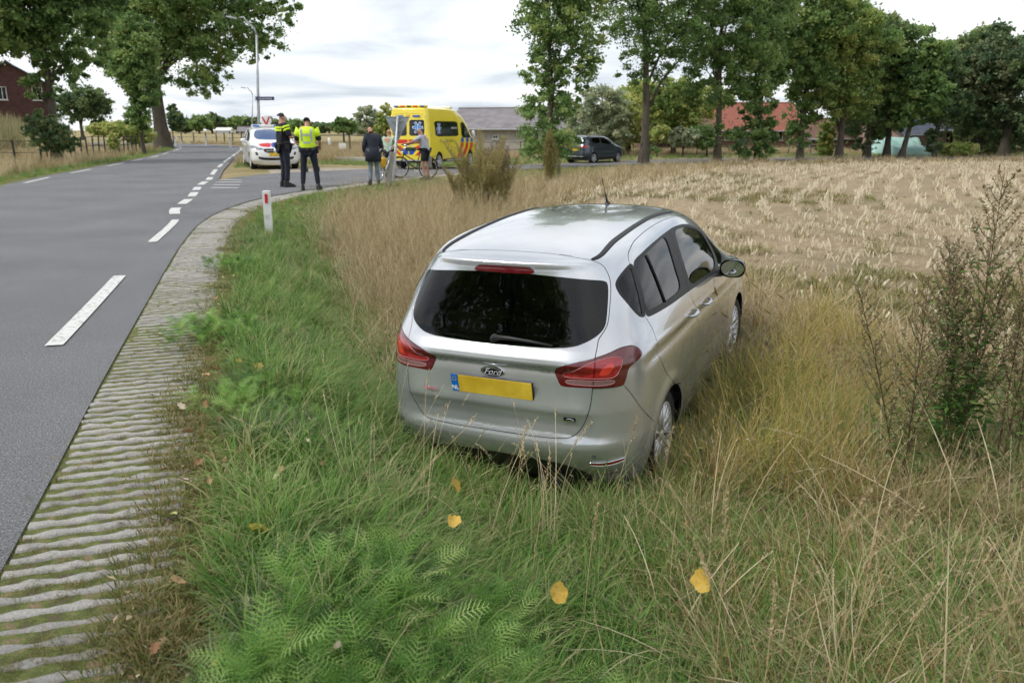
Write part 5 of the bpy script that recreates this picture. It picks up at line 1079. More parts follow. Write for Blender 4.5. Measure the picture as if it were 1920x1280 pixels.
row_tree(1690, 60, [(1735, 115, 42, 45), (1730, 180, 50, 42), (1700, 215, 32, 30)], name='oak_tree', r0=.22, n=20800, size=0.128, kind='oak', label='tree with a slanting bare trunk beside the slate-roofed house', group=G1, seed=10, lean=(.16, 0), top=.75)
row_tree(1752, 61, [(1760, 130, 40, 48), (1765, 195, 36, 38), (1752, 262, 17, 30)], name='oak_tree', r0=.16, n=15600, size=0.120, kind='dark', label='thin dark tree standing before the slate roof', group=G1, seed=11)
row_tree(1830, 66, [(1790, 125, 46, 48), (1850, 110, 60, 60), (1820, 195, 70, 55), (1870, 230, 60, 60)], name='broad_tree', r0=.4, n=44200, size=0.144, kind='dark', label='big dark tree closing the field at the far right', group=G1, seed=12)
row_tree(1880, 64, [(1880, 120, 62, 52), (1905, 190, 60, 50), (1850, 150, 40, 36)], name='broad_tree', r0=.35, n=31200, size=0.136, kind='brown', label='tree with a brownish autumn crown at the right end of the row', group=G1, seed=13)
row_tree(1835, 70, [(1838, 95, 42, 36), (1815, 120, 40, 36)], name='broad_tree', r0=.3, n=15600, size=0.144, kind='lime', label='light green treetop showing above the dark tree at the far right', group=G1, seed=14)
row_tree(1985, 60, [(1990, 100, 70, 80), (1980, 200, 60, 70)], name='broad_tree', r0=.35, n=20800, size=0.144, kind='dark', label='dark tree half out of view at the far right edge', group=G1, seed=15)
G2 = 'garden trees and shrubs before the farm'
row_tree(1128, 66, [(1125, 195, 46, 34), (1100, 225, 36, 30), (1150, 215, 36, 32), (1120, 255, 58, 28)], name='garden_tree', r0=.18, n=20800, size=0.120, kind='willow', label='rounded grey-green garden tree behind the parked dark car', group=G2, seed=21)
row_tree(1180, 68, [(1165, 225, 40, 40), (1150, 262, 45, 26)], name='garden_tree', r0=.15, n=13000, size=0.120, kind='lime', label='light green shrubby tree left of the bare oak trunk', group=G2, seed=22)
row_tree(1262, 66, [(1262, 185, 48, 38), (1280, 225, 44, 36), (1240, 235, 34, 32)], name='garden_tree', r0=.2, n=20800, size=0.120, kind='yel', label='yellow-green tree between the bare oak trunk and the red roof', group=G2, seed=23)
row_tree(1280, 62, [(1285, 258, 34, 18)], name='small_tree', r0=.08, n=6500, size=0.096, kind='willow', label='small round tree on a thin stem beyond the road', group=G2, seed=24, limbs=5)
row_tree(1232, 62, [(1236, 248, 20, 12)], name='small_tree', r0=.07, n=3380, size=0.096, kind='lime', label='little light green tree next to the bare oak trunk', group=G2, seed=25, limbs=5)
row_tree(1325, 62, [(1318, 255, 26, 20)], name='small_tree', r0=.08, n=5200, size=0.096, kind='oak', label='small dark tree before the left end of the red roof', group=G2, seed=26, limbs=5)
row_tree(1545, 64, [(1548, 262, 16, 34)], name='garden_tree', r0=.08, n=6500, size=0.096, kind='yel', label='narrow yellow-green shrub left of the brown shed', group=G2, seed=27, limbs=5)
row_tree(1800, 62, [(1800, 281, 30, 13)], name='hedge_shrub', r0=.06, n=6500, size=0.096, kind='lime', label='low bright green bush at the foot of the pinkish brick house', group=G2, seed=28, limbs=4, cat='bush')
row_tree(1085, 62, [(1060, 268, 30, 20), (1095, 275, 30, 16)], name='garden_shrub', r0=.08, n=9100, size=0.096, kind='lime', label='light green shrub right behind the roof of the dark car', group=G2, seed=29, limbs=4, cat='bush')
row_tree(1700, 80, [(1660, 205, 60, 42), (1740, 215, 55, 40), (1600, 200, 45, 40)], name='garden_tree', r0=.3, n=31200, size=0.152, kind='dark', label='dark tree mass behind the brown shed and the slate roof', group=G2, seed=30)
row_tree(1230, 78, [(1225, 190, 60, 40), (1300, 200, 45, 36), (1330, 185, 40, 30)], name='garden_tree', r0=.25, n=26000, size=0.144, kind='lime', label='light green tree filling the gap left of the red roof', group=G2, seed=31)
row_tree(1860, 74, [(1850, 255, 70, 30), (1910, 250, 60, 36), (1800, 240, 40, 30)], name='garden_shrub', r0=.2, n=26000, size=0.128, kind='dark', label='dark undergrowth beneath the trees at the far right', group=G2, seed=32, cat='bush')
# -- the left side
row_tree(308, 76, [(300, 10, 110, 95), (400, 30, 85, 85), (230, 60, 85, 70), (350, 110, 78, 55), (495, 40, 60, 62), (465, 88, 42, 30), (525, 20, 36, 46), (180, 25, 80, 70), (330, -80, 150, 100), (390, 155, 46, 26), (250, 120, 56, 40)], name='big_oak', r0=.66, n=91000, size=0.152, kind='oak', label='huge old oak with a thick trunk on the inside of the road bend', seed=41, sub=40, subr=.2, limbs=22, start=.38)
row_tree(488, 70, [(500, 25, 46, 45), (470, 75, 36, 40), (520, 70, 26, 36), (455, 110, 26, 22)], name='birch_tree', r0=.03, n=14300, size=0.104, kind='willow', label='hanging birch twigs at the right side of the huge oak', seed=42, sub=40, subr=.2, hang=1.0, limbs=6) if False else None
row_tree(270, 58, [(255, 90, 36, 60), (268, 160, 28, 50), (262, 215, 24, 36), (236, 130, 30, 40)], name='ivy_tree', r0=.14, n=31200, size=0.104, kind='oak', label='slim tree clothed in leaves to the ground just left of the huge oak trunk', seed=43, sub=34, subr=.28)
row_tree(106, 42, [(100, -90, 110, 110), (60, 10, 80, 60), (150, 10, 70, 60), (95, 95, 46, 45), (130, 120, 36, 40), (40, 60, 60, 45), (80, 160, 36, 30), (175, 90, 30, 30)], name='roadside_tree', r0=.26, n=54600, size=0.096, kind='oak', label='tree leaning slightly at the left verge with leaves all along its trunk', seed=44, sub=30, subr=.22, limbs=14)
row_tree(88, 41, [(92, 250, 36, 32), (75, 228, 26, 22), (118, 262, 26, 24)], name='verge_bush', r0=.05, n=11700, size=0.064, kind='dark', label='dark bush round the foot of the left verge tree', seed=45, limbs=4, cat='bush')
row_tree(-60, 40, [(-60, 30, 100, 90), (-40, -80, 120, 100), (10, 40, 50, 50)], name='roadside_tree', r0=.3, n=28600, size=0.104, kind='oak', label='branches of a tree entering at the upper left corner', seed=46)
row_tree(160, 130, [(160, 190, 42, 28), (135, 205, 30, 24), (185, 212, 24, 18)], name='distant_tree', r0=.3, n=15600, size=0.224, kind='dark', label='rounded dark tree behind the dry bank, right of the brick house', seed=47)
row_tree(222, 64, [(235, 246, 34, 16), (195, 243, 30, 12), (262, 252, 26, 18)], name='hedge', r0=.08, n=13000, size=0.104, kind='lime', label='low hedge behind the railing left of the oak', seed=48, limbs=5, cat='hedge')
row_tree(328, 96, [(330, 225, 16, 18), (322, 205, 8, 10)], name='small_tree', r0=.08, n=5200, size=0.160, kind='dark', label='small dark tree peeping out right behind the huge oak trunk', seed=49, limbs=4)
row_tree(212, 50, [(212, 266, 9, 16)], name='verge_bush', r0=.03, n=2860, size=0.064, kind='lime', label='small green bush on the verge before the railing', seed=50, limbs=3, cat='bush')
row_tree(646, 90, [(646, 237, 21, 15), (640, 232, 14, 12)], name='orchard_tree', r0=.13, n=6500, size=0.128, kind='oak', label='small round-headed tree alone in the meadow, with a white board at its stem', seed=51, limbs=6, start=.5)
row_tree(692, 120, [(690, 225, 24, 26), (678, 240, 18, 14), (705, 238, 18, 15)], name='meadow_tree', r0=.2, n=6500, size=0.176, kind='willow', label='airy tree in the meadow left of the ambulance', seed=52, limbs=8, sub=20)
row_tree(722, 100, [(724, 222, 14, 26), (716, 245, 16, 14)], name='meadow_tree', r0=.15, n=5200, size=0.160, kind='lime', label='light green tree touching the left side of the ambulance', seed=53, limbs=6)
row_tree(563, 200, [(565, 236, 24, 10)], name='distant_tree', r0=.3, n=5200, size=0.280, kind='oak', label='green clump of trees behind the two police officers', seed=54, limbs=4)
ORD = ['first', 'second', 'third', 'fourth', 'fifth', 'sixth', 'seventh', 'eighth', 'ninth', 'tenth', 'eleventh', 'twelfth', 'thirteenth', 'fourteenth', 'fifteenth', 'sixteenth', 'seventeenth', 'eighteenth']
for i, (px, cy, rx, ry, Y) in enumerate(((352, 234, 22, 10, 330), (378, 230, 20, 12, 320), (402, 228, 18, 13, 330), (425, 232, 22, 9, 340), (448, 230, 20, 10, 330), (470, 231, 20, 10, 330), (505, 232, 26, 9, 330), (540, 234, 22, 8, 340), (585, 237, 26, 6, 360), (620, 238, 24, 6, 360), (665, 236, 26, 8, 300), (700, 238, 26, 7, 320), (745, 236, 30, 8, 300))):
    row_tree(px, Y, [(px, cy, rx, ry), (px - rx * .4, cy + 4, rx * .9, ry * .8)], name='treeline_tree', r0=.4, n=3380, size=0.640, kind=('dark', 'oak', 'dark')[i % 3], label='dark tree of the far treeline beyond the meadow, %s from the left' % ORD[i], group='far treeline', seed=60 + i, limbs=3)
# -- trees behind the photographer, mirrored in the car's rear window
for i, (x, y, s_) in enumerate(((-9.0, -3.2, .95), (-10.5, -8.5, 1.1), (-14.5, -3.0, 1.1))):
    b = [(0, 0, 5.5 * s_, 2.6, 2.6, 2.2), (1.2, .5, 7.5 * s_, 2.6, 2.6, 2.2), (-1.3, -.4, 8.0 * s_, 2.3, 2.3, 2.2), (0, 0, 10 * s_, 2.6, 2.6, 2.4), (.8, 0, 4.0, 1.5, 1.5, 1.2)]
    tree('roadside_oak', (x, y, gz(x, y)), 11.5 * s_, .22, b, 12000, .10, 'oak', 'roadside oak mirrored in the rear window, %s counted along the road' % ('first', 'second', 'third', 'fourth')[i], 'roadside oaks mirrored in the rear window', seed=90 + i, sub=24, subr=.24)
# ================================================================== mugwort and tall weeds
STEM = noisy('weed_stem', [(.07, .035, .025), (.12, .08, .04)], 20, .8); WSEED = leafmat('weed_seed', [(.13, .11, .055), (.23, .19, .10), (.34, .29, .17)], .25, .8); WLEAF = leafmat('weed_leaf', [(.05, .12, .03), (.09, .19, .045), (.15, .27, .06), (.24, .34, .10)], .4)
WYEL = leafmat('weed_yellow', [(.24, .23, .08), (.38, .34, .13), (.52, .44, .22)], .4)
def weed(name, loc, h, stems, label, seed, leaf=WLEAF, seedm=WSEED, group=None, spread=.14, leafn=16, dens=1.0):
    r = random.Random(seed); root = empty(name, loc, 0, label, 'weed', group); st = MB(); V = []; F = []; T = []; LV = []; LFc = []; LT = []
    def q_(V, F, T, a, b, w_, t):
        d = (b - a); s = d.cross(Vector((r.gauss(0, 1), r.gauss(0, 1), r.gauss(0, 1)))).normalized() * w_; n0 = len(V); m_ = a.lerp(b, .45); V += [a, m_ + s, b, m_ - s]; F.append((n0, n0 + 1, n0 + 2, n0 + 3)); T.extend([t] * 4)
    for i in range(stems):
        a = r.uniform(0, 2 * PI); bx = Vector((r.gauss(0, .05), r.gauss(0, .05), 0)); hh = h * (1 if i == 0 else r.uniform(.6, .95)); ln = Vector((math.cos(a), math.sin(a), 0)) * spread * (0.06 if i == 0 else r.uniform(.5, 1.6)) * hh
        pts = [bx + ln * (t ** 1.3) + Vector((0, 0, hh * t)) for t in [k / 8 for k in range(9)]]; st.tube([pts[0] - Vector((0, 0, .1))] + pts, [.006] + [.0060 * (1 - .8 * k / 8) for k in range(9)], 5)
        nb = int(30 * hh * dens)
        for k in range(nb):
            t = .22 + .76 * k / nb; p = bx + ln * (t ** 1.3) + Vector((0, 0, hh * t)); az = k * 2.4 + r.random(); L_ = (.44 * (1 - t) ** .75 + .05) * hh * .66 * r.uniform(.7, 1.15); d = Vector((math.cos(az) * .62, math.sin(az) * .62, .9)).normalized()
            L_ *= (1.0 if t > .3 else .8); e_ = p + d * L_; m_ = p.lerp(e_, .5) + Vector((math.cos(az), math.sin(az), 0)) * L_ * .06; st.tube([p, m_, e_], [.0022, .0015, .0007], 3, cap=False)
            ns = int(L_ / .0055 * dens)
            for s_ in range(ns):
                u = r.random() ** .7; c = (p.lerp(m_, u * 2) if u < .5 else m_.lerp(e_, u * 2 - 1))
                if t > .42 or u > .55:
                    o = Vector((r.gauss(0, 1), r.gauss(0, 1), r.gauss(.6, .8))).normalized(); q_(V, F, T, c, c + o * r.uniform(.010, .028), .0042, r.uniform(.1, .95))
            if t < .72:
                for s_ in range(int(1.6 * leafn * dens * (1 - t * .9))):
                    u = r.random(); c = p.lerp(e_, u); o = Vector((r.gauss(0, 1), r.gauss(0, 1), r.gauss(.1, .5))).normalized(); l = r.uniform(.012, .04) * (1 if h < 1.6 else 1.6); q_(LV, LFc, LT, c, c + o * l, l * .13, r.uniform(.1, .95))
        for k in range(int(leafn * 7 * dens)):
            t = r.random() ** 1.3 * .45; p = bx + ln * (t ** 1.3) + Vector((0, 0, hh * t)); az = r.uniform(0, 2 * PI); d = Vector((math.cos(az), math.sin(az), r.gauss(.1, .35))).normalized(); c = p + d * r.uniform(.0, .16)
            for s_ in range(3): o = (d + Vector((r.gauss(0, .6), r.gauss(0, .6), r.gauss(0, .4)))).normalized(); l = r.uniform(.02, .05) * (1 if h < 1.54 else 1.8); q_(LV, LFc, LT, c, c + o * l, l * .13, r.uniform(.0, .9))
    st.build('stem', STEM, root)
    for nm, VV, FF, TT, mm in (('seed_head', V, F, T, seedm), ('foliage', LV, LFc, LT, leaf)):
        if not VV: continue
        me = mesh(nm, [tuple(v) for v in VV], np.array(FF), mm); a = me.attributes.new('tint', 'FLOAT', 'POINT'); a.data.foreach_set('value', np.array(TT, np.float32)); link(nm, me, root)['kind'] = 'stuff'
    return root
def wat(px, py, z=-.5): p = gnd(px, py, z); return (p.x, p.y, gz(p.x, p.y))
GW = 'brown-seeded mugwort plants at the right edge'
weed('mugwort', wat(1765, 905), 1.80, 5, 'tallest brown-seeded mugwort, its tip high above the stubble at the right', 1, group=GW, leafn=11, spread=.12, dens=1.1)
weed('mugwort', wat(1850, 930), 1.45, 3, 'mugwort with bare dark stems right of the tallest one', 2, group=GW, leafn=8)
weed('mugwort', wat(1700, 945), 1.30, 3, 'mugwort left of the tallest one, its thin stem leaning left', 3, group=GW, spread=.22, leafn=7)
weed('mugwort', wat(1915, 880), 1.35, 3, 'mugwort cut by the right edge of the view', 4, group=GW, leafn=8)
GB = 'bushy weeds on the field edge behind the car'
weed('tall_weed', wat(905, 420, -.45), 1.95, 14, 'big yellow-green bushy weed behind the left side of the car roof', 5, WYEL, WYEL, GB, .55, 24, 1.6)
weed('tall_weed', wat(938, 408, -.45), 1.7, 8, 'reddish brown weed at the right of the big yellow-green one', 6, WYEL, WSEED, GB, .3, 16, 1.5)
weed('tall_weed', wat(1030, 345, -.4), 2.0, 8, 'slim pale yellow weed straight behind the car roof, before the oak', 7, WYEL, WYEL, GB, .1, 22, 2.2)
weed('tall_weed', wat(1045, 342, -.4), 1.3, 4, 'darker weed right beside the slim pale yellow one', 8, WLEAF, WSEED, GB, .12, 16)
weed('tall_weed', wat(870, 405, -.4), 1.25, 8, 'low brown weed left of the big yellow-green one', 9, WYEL, WYEL, GB, .4, 20, 1.8)
# tall seeding grass stalks close to the lens
def stalk(px0, py0, px1, py1, Y0, Y1, i, hl=.16, w_=.0021):
    a = at(px0, py0, Y0); b = at(px1, py1, Y1); z = gz(a.x, a.y); g = Vector((a.x - (b.x - a.x) * .25, a.y, z)); root = empty('seeding_grass', g, 0, 'tall pale stalk of seeding grass in the lower right foreground', 'grass stalk', 'tall seeding grass stalks in the foreground')
    m = MB(); P0 = Vector((0, 0, 0)); P1 = a - g; P2 = b - g; cv = [P0.lerp(P1, t).lerp(P1.lerp(P2, t), t) for t in [k / 10 for k in range(11)]]; m.tube(cv, [w_ * (1 - .6 * k / 10) for k in range(11)], 5); m.build('stem', DRY1, root)
    d = (cv[-1] - cv[-2]).normalized(); r = random.Random(i); V = []; F = []; T = []; o = d.orthogonal()
    for k in range(64):
        t = r.random(); c = cv[-1] - d * hl * (1 - t) + Vector((r.gauss(0, .003), r.gauss(0, .003), 0)); q = Matrix.Rotation(r.uniform(0, 2 * PI), 3, d) @ o; e_ = (d * .9 + q * .5).normalized() * r.uniform(.010, .020); s = d.cross(q) * .0024; cc = c + q * .006 * (1 - t) * (1 if (int(t * 7) % 2) else .4); n0 = len(V); V += [cc, cc + e_ * .5 - s, cc + e_, cc + e_ * .5 + s]; F.append((n0, n0 + 1, n0 + 2, n0 + 3)); T += [r.random()] * 4
    me = mesh('seed_head', [tuple(v) for v in V], np.array(F), HED); at2 = me.attributes.new('tint', 'FLOAT', 'POINT'); at2.data.foreach_set('value', np.array(T, np.float32)); link('seed_head', me, root)
DRY1 = mat('dry_stem', (.47, .36, .19), .7)
for i, (a, b, c, d, Y0, Y1) in enumerate(((1500, 1150, 1630, 915, 2.3, 2.35), (1560, 1180, 1678, 925, 2.25, 2.3), (1600, 1120, 1728, 945, 2.35, 2.3), (1590, 1230, 1645, 1000, 2.2, 2.3), (1440, 1240, 1452, 1095, 2.2, 2.3), (1350, 1180, 1362, 925, 2.5, 2.6), (1640, 1250, 1760, 1090, 2.1, 2.2), (1390, 1220, 1300, 1010, 2.3, 2.4), (1700, 1190, 1920, 1120, 2.2, 2.1), (1100, 1060, 1122, 940, 2.9, 3.0), (1000, 1040, 1030, 860, 3.3, 3.4), (1150, 930, 1195, 780, 4.0, 4.1), (1020, 900, 1110, 790, 4.0, 4.1), (1230, 960, 1262, 800, 3.9, 4.0), (955, 990, 985, 800, 3.6, 3.7))): stalk(a, b, c, d, Y0, Y1, i)
# foxtail stalks standing before the doors of the car
FOX = leafmat('foxtail', [(.26, .20, .05), (.40, .30, .10), (.50, .37, .15)], .3)
for i, (px, py) in enumerate(((1215, 590), (1240, 575), (1228, 640), (1268, 560), (1290, 600), (1262, 660), (1275, 690), (1300, 635), (1322, 575), (1335, 610), (1345, 555), (1365, 595), (1285, 720), (1310, 700), (1195, 690), (1205, 715), (1330, 660), (1420, 540), (1445, 590), (1470, 560), (1402, 520), (1500, 600), (1530, 640), (1425, 610), (1460, 640), (1250, 735), (1180, 745))):
    Y0 = 4.95 + (px - 1200) * .0085; tip = at(px, py, Y0 - .15); b_ = Vector((tip.x + .22 + .1 * math.sin(i * 3), Y0 - .05, 0)); b_.z = gz(b_.x, b_.y); root = empty('foxtail_grass', b_, 0, 'yellow-green foxtail stalk standing before the flank of the silver car', 'grass stalk', 'foxtail stalks before the car doors'); P2 = tip - b_; P1 = Vector((P2.x * .15, P2.y * .3, P2.z * .75)); cv = [(P1 * t).lerp(P1.lerp(P2, t), t) for t in [k / 9 for k in range(10)]]
    MB().tube(cv, [.0017] * 6 + [.0013] * 4, 4).build('stem', FOXS if 'FOXS' in globals() else globals().setdefault('FOXS', mat('foxtail_stem', (.30, .28, .07), .6)), root)
    d = (cv[-1] - cv[-2]).normalized(); m = MB(); m.tube([cv[-1], cv[-1] + d * .02, cv[-1] + d * .06, cv[-1] + d * .085], [.002, .0075, .0065, .002], 6); o = m.build('seed_head', FOX, root); a_2 = o.data.attributes.new('tint', 'FLOAT', 'POINT'); a_2.data.foreach_set('value', np.full(len(o.data.vertices), random.random(), np.float32))
# fallen leaves on the verge
LEAFM = [noisy('fallen_leaf_' + n_, [c0, c1], 40, .75, 5, fine=.15) for n_, c0, c1 in (('yellow', (.42, .25, .04), (.62, .45, .10)), ('tan', (.36, .22, .11), (.50, .33, .18)), ('brown', (.20, .10, .05), (.30, .17, .09)), ('pale', (.46, .38, .28), (.58, .49, .38)), ('green', (.30, .34, .12), (.42, .42, .18)))]
def leaf_mesh(seed, mi, broad=False):
    r = random.Random(seed); n = 22; V = [(0, 0, .002)]; out = []
    for k in range(n):
        a = 2 * PI * k / n; rr = .5 * (1 + (.20 * math.cos(a * 7) if not broad else .05 * math.cos(a * 5 + .5) + .10 * math.cos(a))) * r.uniform(.92, 1.08); x, y = rr * math.cos(a), rr * math.sin(a) * (.62 if not broad else .85); cx_, cy_ = r.uniform(.5, 1.0), r.uniform(.2, .7)
        out.append((x, y, .75 * abs(y) * cx_ + .55 * x * x * cy_ + r.gauss(0, .03)))
    mid = [(x * .5, y * .5, z * .3) for x, y, z in out]; V += mid + out; F = [(0, 1 + k, 1 + (k + 1) % n) for k in range(n)] + [(1 + k, 1 + n + k, 1 + n + (k + 1) % n, 1 + (k + 1) % n) for k in range(n)]
    return mesh('fallen_leaf', V, F, LEAFM[mi], True)
LM = [leaf_mesh(s, m_, b) for s, m_, b in ((1, 0, True), (2, 1, False), (3, 2, False), (4, 3, False), (5, 4, True), (6, 1, True), (7, 0, False))]
def drop(px, py, size, k, label=None, lift=.05, tilt=.5, grp=True):
    z = -.1
    for _ in range(6): p = gnd(px, py, z); z = gz(p.x, p.y) + lift + (.06 if p.x - np.interp(p.y, EDGE_S[:, 1][:60], EDGE_S[:, 0][:60]) > 1.1 else 0)
    p = gnd(px, py, z); o = link('fallen_leaf', LM[k], None, p); o.scale = (size,) * 3; o.rotation_euler = (random.gauss(0, tilt), random.gauss(0, tilt) - .3, random.uniform(0, 6.28))
    tag(o, label or ['small yellow leaf fallen in the verge grass', 'tan oak leaf fallen in the verge grass', 'dark brown oak leaf fallen in the verge grass', 'pale dry oak leaf fallen in the verge grass', 'greenish leaf fallen beside the pavers', 'tan leaf fallen in the verge grass', 'yellow oak leaf fallen in the verge grass'][k], 'leaf', 'fallen leaves on the verge')
drop(486, 996, .085, 0, 'big yellow-orange leaf lying on the verge beside the tansy', .10, .15); drop(852, 912, .085, 0, 'upright yellow leaf in the grass below the rear bumper', .26, .9); drop(850, 980, .075, 0, 'yellow leaf in the grass just above the tansy patch', .26, .9); drop(1048, 1112, .085, 0, 'yellow leaf at the right edge of the tansy patch', .28, .8); drop(1318, 1090, .10, 0, 'hanging orange-yellow leaf in the straw right of the tansy', .30, .9)
drop(484, 690, .075, 0, 'pale yellow leaf lying flat right of the dark herb clump', .12, .15); drop(318, 970, .09, 4, 'greenish yellow leaf at the edge of the pavers', .03, .15); drop(625, 1225, .085, 3, 'pale leaf low in the foreground below the tansy', .12, .5); drop(548, 1198, .085, 1, 'rusty oak leaf in the foreground left of the tansy', .08, .4)
for i, (px, py) in enumerate(((334, 700), (387, 758), (340, 762), (352, 810), (457, 802), (495, 800), (524, 778), (527, 880), (575, 826), (468, 845), (418, 740), (372, 868), (520, 893), (458, 955), (392, 855), (414, 1235), (440, 1245), (600, 1250), (670, 1105), (505, 978), (395, 900), (305, 880), (345, 900), (470, 632), (386, 704), (448, 678), (560, 836), (604, 870), (460, 1130), (545, 1222), (330, 1090), (290, 1215), (690, 775), (712, 745), (690, 890), (1285, 985), (1300, 1045), (1500, 1080), (700, 1100), (430, 520), (405, 560), (318, 636), (340, 606), (492, 905))): drop(px, py, random.uniform(.038, .066), (1, 2, 3, 5, 1, 0, 2, 1, 3, 6)[i % 10], None, .07, .4)
LV_ = sorted([o for o in COL.objects if o.get('group') == 'fallen leaves on the verge'], key=lambda o: o.location.y); cnt = {}
for o in LV_:
    if o['label'].endswith(('verge grass', 'beside the pavers')): k = o['label']; cnt[k] = cnt.get(k, 0) + 1; o['label'] = k + ', %s such from the bottom' % ORD[min(17, cnt[k] - 1)]
ST_ = sorted([o for o in COL.objects if o.get('group') == 'tall seeding grass stalks in the foreground'], key=lambda o: -o.location.x)
for i, o in enumerate(ST_): o['label'] = 'tall pale stalk of seeding grass in the foreground, %s from the right' % ORD[i]
# ================================================================== buildings
def bmat(n, c0, c1, sc=3.0): return noisy(n, [c0, c1], sc, .9, 8, bump=.5, bscale=25, fine=.12, fscale=40)
M['brick_red'] = bmat('red_brown_brick', (.065, .032, .030), (.105, .05, .044)); M['brick_grey'] = bmat('pale_grey_brick', (.34, .31, .28), (.44, .41, .37)); M['brick_pink'] = bmat('pinkish_brick', (.26, .17, .15), (.36, .25, .22)); M['brick_dark'] = bmat('dark_brick', (.12, .07, .055), (.18, .11, .09))
M['roof_grey'] = noisy('fibre_cement_roof', [(.17, .155, .165), (.25, .235, .245)], 1.2, .85, 8, fine=.08, fscale=20); M['roof_red'] = noisy('red_roof_tiles', [(.20, .07, .05), (.30, .11, .075)], 2.5, .8, 8, bump=.8, bscale=6, fine=.15, fscale=12)
M['roof_slate'] = noisy('slate_roof', [(.045, .055, .085), (.085, .10, .14)], 2, .6, 8, fine=.1, fscale=12); M['roof_brown'] = noisy('brown_roof_tiles', [(.13, .075, .055), (.19, .115, .085)], 2, .85, 8, fine=.12, fscale=12)
M['green_wood'] = noisy('green_boards', [(.05, .10, .075), (.08, .14, .10)], 3, .7); M['white_wood'] = mat('white_frame', (.72, .72, .70), .5); M['pane'] = glassmat('window_pane', (.10, .11, .12)); M['black_in'] = mat('dark_room', (.015, .015, .017), .9); M['sill'] = mat('stone_sill', (.45, .44, .42), .8)
def house(name, c, rz, L_, W_, eave, ridge, wallm, roofm, label, wins=(), doors=(), gable_m=None, over=.35, chimney=None, z=None):
    """ridge along local x; wins: (face, u, z, w, h): face 'f' front(-y) 'r' right gable(+x)"""
    root = empty(name, (c[0], c[1], gz(*c) if z is None else z), rz, label, 'building'); hx, hy = L_ / 2, W_ / 2
    holes_f = [(u, zz, w_, h) for fc, u, zz, w_, h in list(wins) + list(doors) if fc == 'f']; m = MB()
    def wall(p0, p1, zt, holes):   # wall with real openings, split into strips
        (x0, y0), (x1, y1) = p0, p1; D = Vector((x1 - x0, y1 - y0, 0)); Ln = D.length; D.normalize(); nn = Vector((D.y, -D.x, 0)); th = .25
        xs_ = sorted({0, Ln} | {h[0] - h[2] / 2 for h in holes} | {h[0] + h[2] / 2 for h in holes})
        for a, b in zip(xs_, xs_[1:]):
            mid_ = (a + b) / 2; hs = sorted([h for h in holes if abs(mid_ - h[0]) < h[2] / 2], key=lambda h: h[1]); zz = -.5; segs = []
            for h in hs: segs.append((zz, h[1])); zz = h[1] + h[3]
            segs.append((zz, zt))
            for z0, z1 in segs:
                if z1 - z0 > .01: P = Vector((x0, y0, 0)) + D * (a + b) / 2 - nn * th / 2; m.box((P.x, P.y, (z0 + z1) / 2), (b - a, th, z1 - z0), math.atan2(D.y, D.x))
    wall((-hx, -hy), (hx, -hy), eave, [(u + hx, zz, w_, h) for u, zz, w_, h in holes_f]); wall((hx, -hy), (hx, hy), eave, [(u + hy, zz, w_, h) for fc, u, zz, w_, h in list(wins) + list(doors) if fc == 'r'])
    m.box((0, hy - .125, eave / 2 - .25), (L_, .25, eave + .5)); m.box((-hx + .125, 0, eave / 2 - .25), (.25, W_, eave + .5)); m.build('wall', wallm, root)
    g = MB()
    for s in (1, -1): x = s * (hx - .127); MB().prism([(x, -hy, eave), (x, hy, eave), (x, 0, ridge - .04)], (-.12, 0, 0), (.12, 0, 0)).build('gable', gable_m or wallm, root)
    r = MB(); sl = (ridge - eave) / hy; th = .12
    for s in (1, -1):
        r.prism([(-hx - over, s * (hy + over), eave - over * sl), (-hx - over, 0, ridge), (-hx - over, 0, ridge + th), (-hx - over, s * (hy + over), eave - over * sl + th)], (0, 0, 0), (L_ + 2 * over, 0, 0))
    ro = r.build('roof', roofm, root); MB().tube([(-hx - over, 0, ridge + th), (hx + over, 0, ridge + th)], .10, 8).build('ridge', roofm, ro)
    MB().tube([(-hx - over, -(hy + over) - .06, eave - over * sl + .03), (hx + over, -(hy + over) - .06, eave - over * sl + .03)], .07, 6).build('gutter', M['galv'], ro)
    if chimney: MB().box((chimney, 0, ridge + .4), (.6, .5, 1.2), ch=.03).build('chimney', wallm, ro)
    for fc, u, zz, w_, h in wins:
        p = Vector((u, -hy - .0, zz + h / 2)) if fc == 'f' else Vector((hx, u, zz + h / 2)); rot = 0 if fc == 'f' else PI / 2; f = MB(); t = .07
        for q, dd in (((-w_ / 2 + t / 2, 0, 0), (t, .08, h)), ((w_ / 2 - t / 2, 0, 0), (t, .08, h)), ((0, 0, h / 2 - t / 2), (w_ - 2 * t, .08, t)), ((0, 0, -h / 2 + t / 2), (w_ - 2 * t, .08, t)), ((0, 0, 0), (.05, .06, h - 2 * t))): f.box(q, dd)
        fo = f.build('window', M['white_wood'], root); fo.location = p + (Vector((0, .09, 0)) if fc == 'f' else Vector((-.09, 0, 0))); fo.rotation_euler.z = rot
        MB().box((0, .03, 0), (w_ - .12, .012, h - .12)).build('pane', M['pane'], fo); MB().box((0, .30, 0), (w_ + .3, .01, h + .3)).build('dark_room_sheet', M['black_in'], fo); MB().box((0, -.10, -h / 2 - .04), (w_ + .2, .22, .08)).build('sill', M['sill'], fo)  # black sheet behind each pane paints in the darkness of the room
    for fc, u, zz, w_, h in doors:
        d = MB(); 
        for k in range(4): d.box((-w_ / 2 + w_ * (k + .5) / 4, .0, h / 2), (w_ / 4 - .015, .05, h))
        do = d.build('door', M['green_wood'], root); do.location = (u, -hy + .10, zz) if fc == 'f' else (hx - .10, u, zz); do.rotation_euler.z = 0 if fc == 'f' else PI / 2
        MB().box((w_ * .35, -.05, h * .5), (.12, .04, .03)).build('handle', M['galv'], do)
    return root
zf = -.4
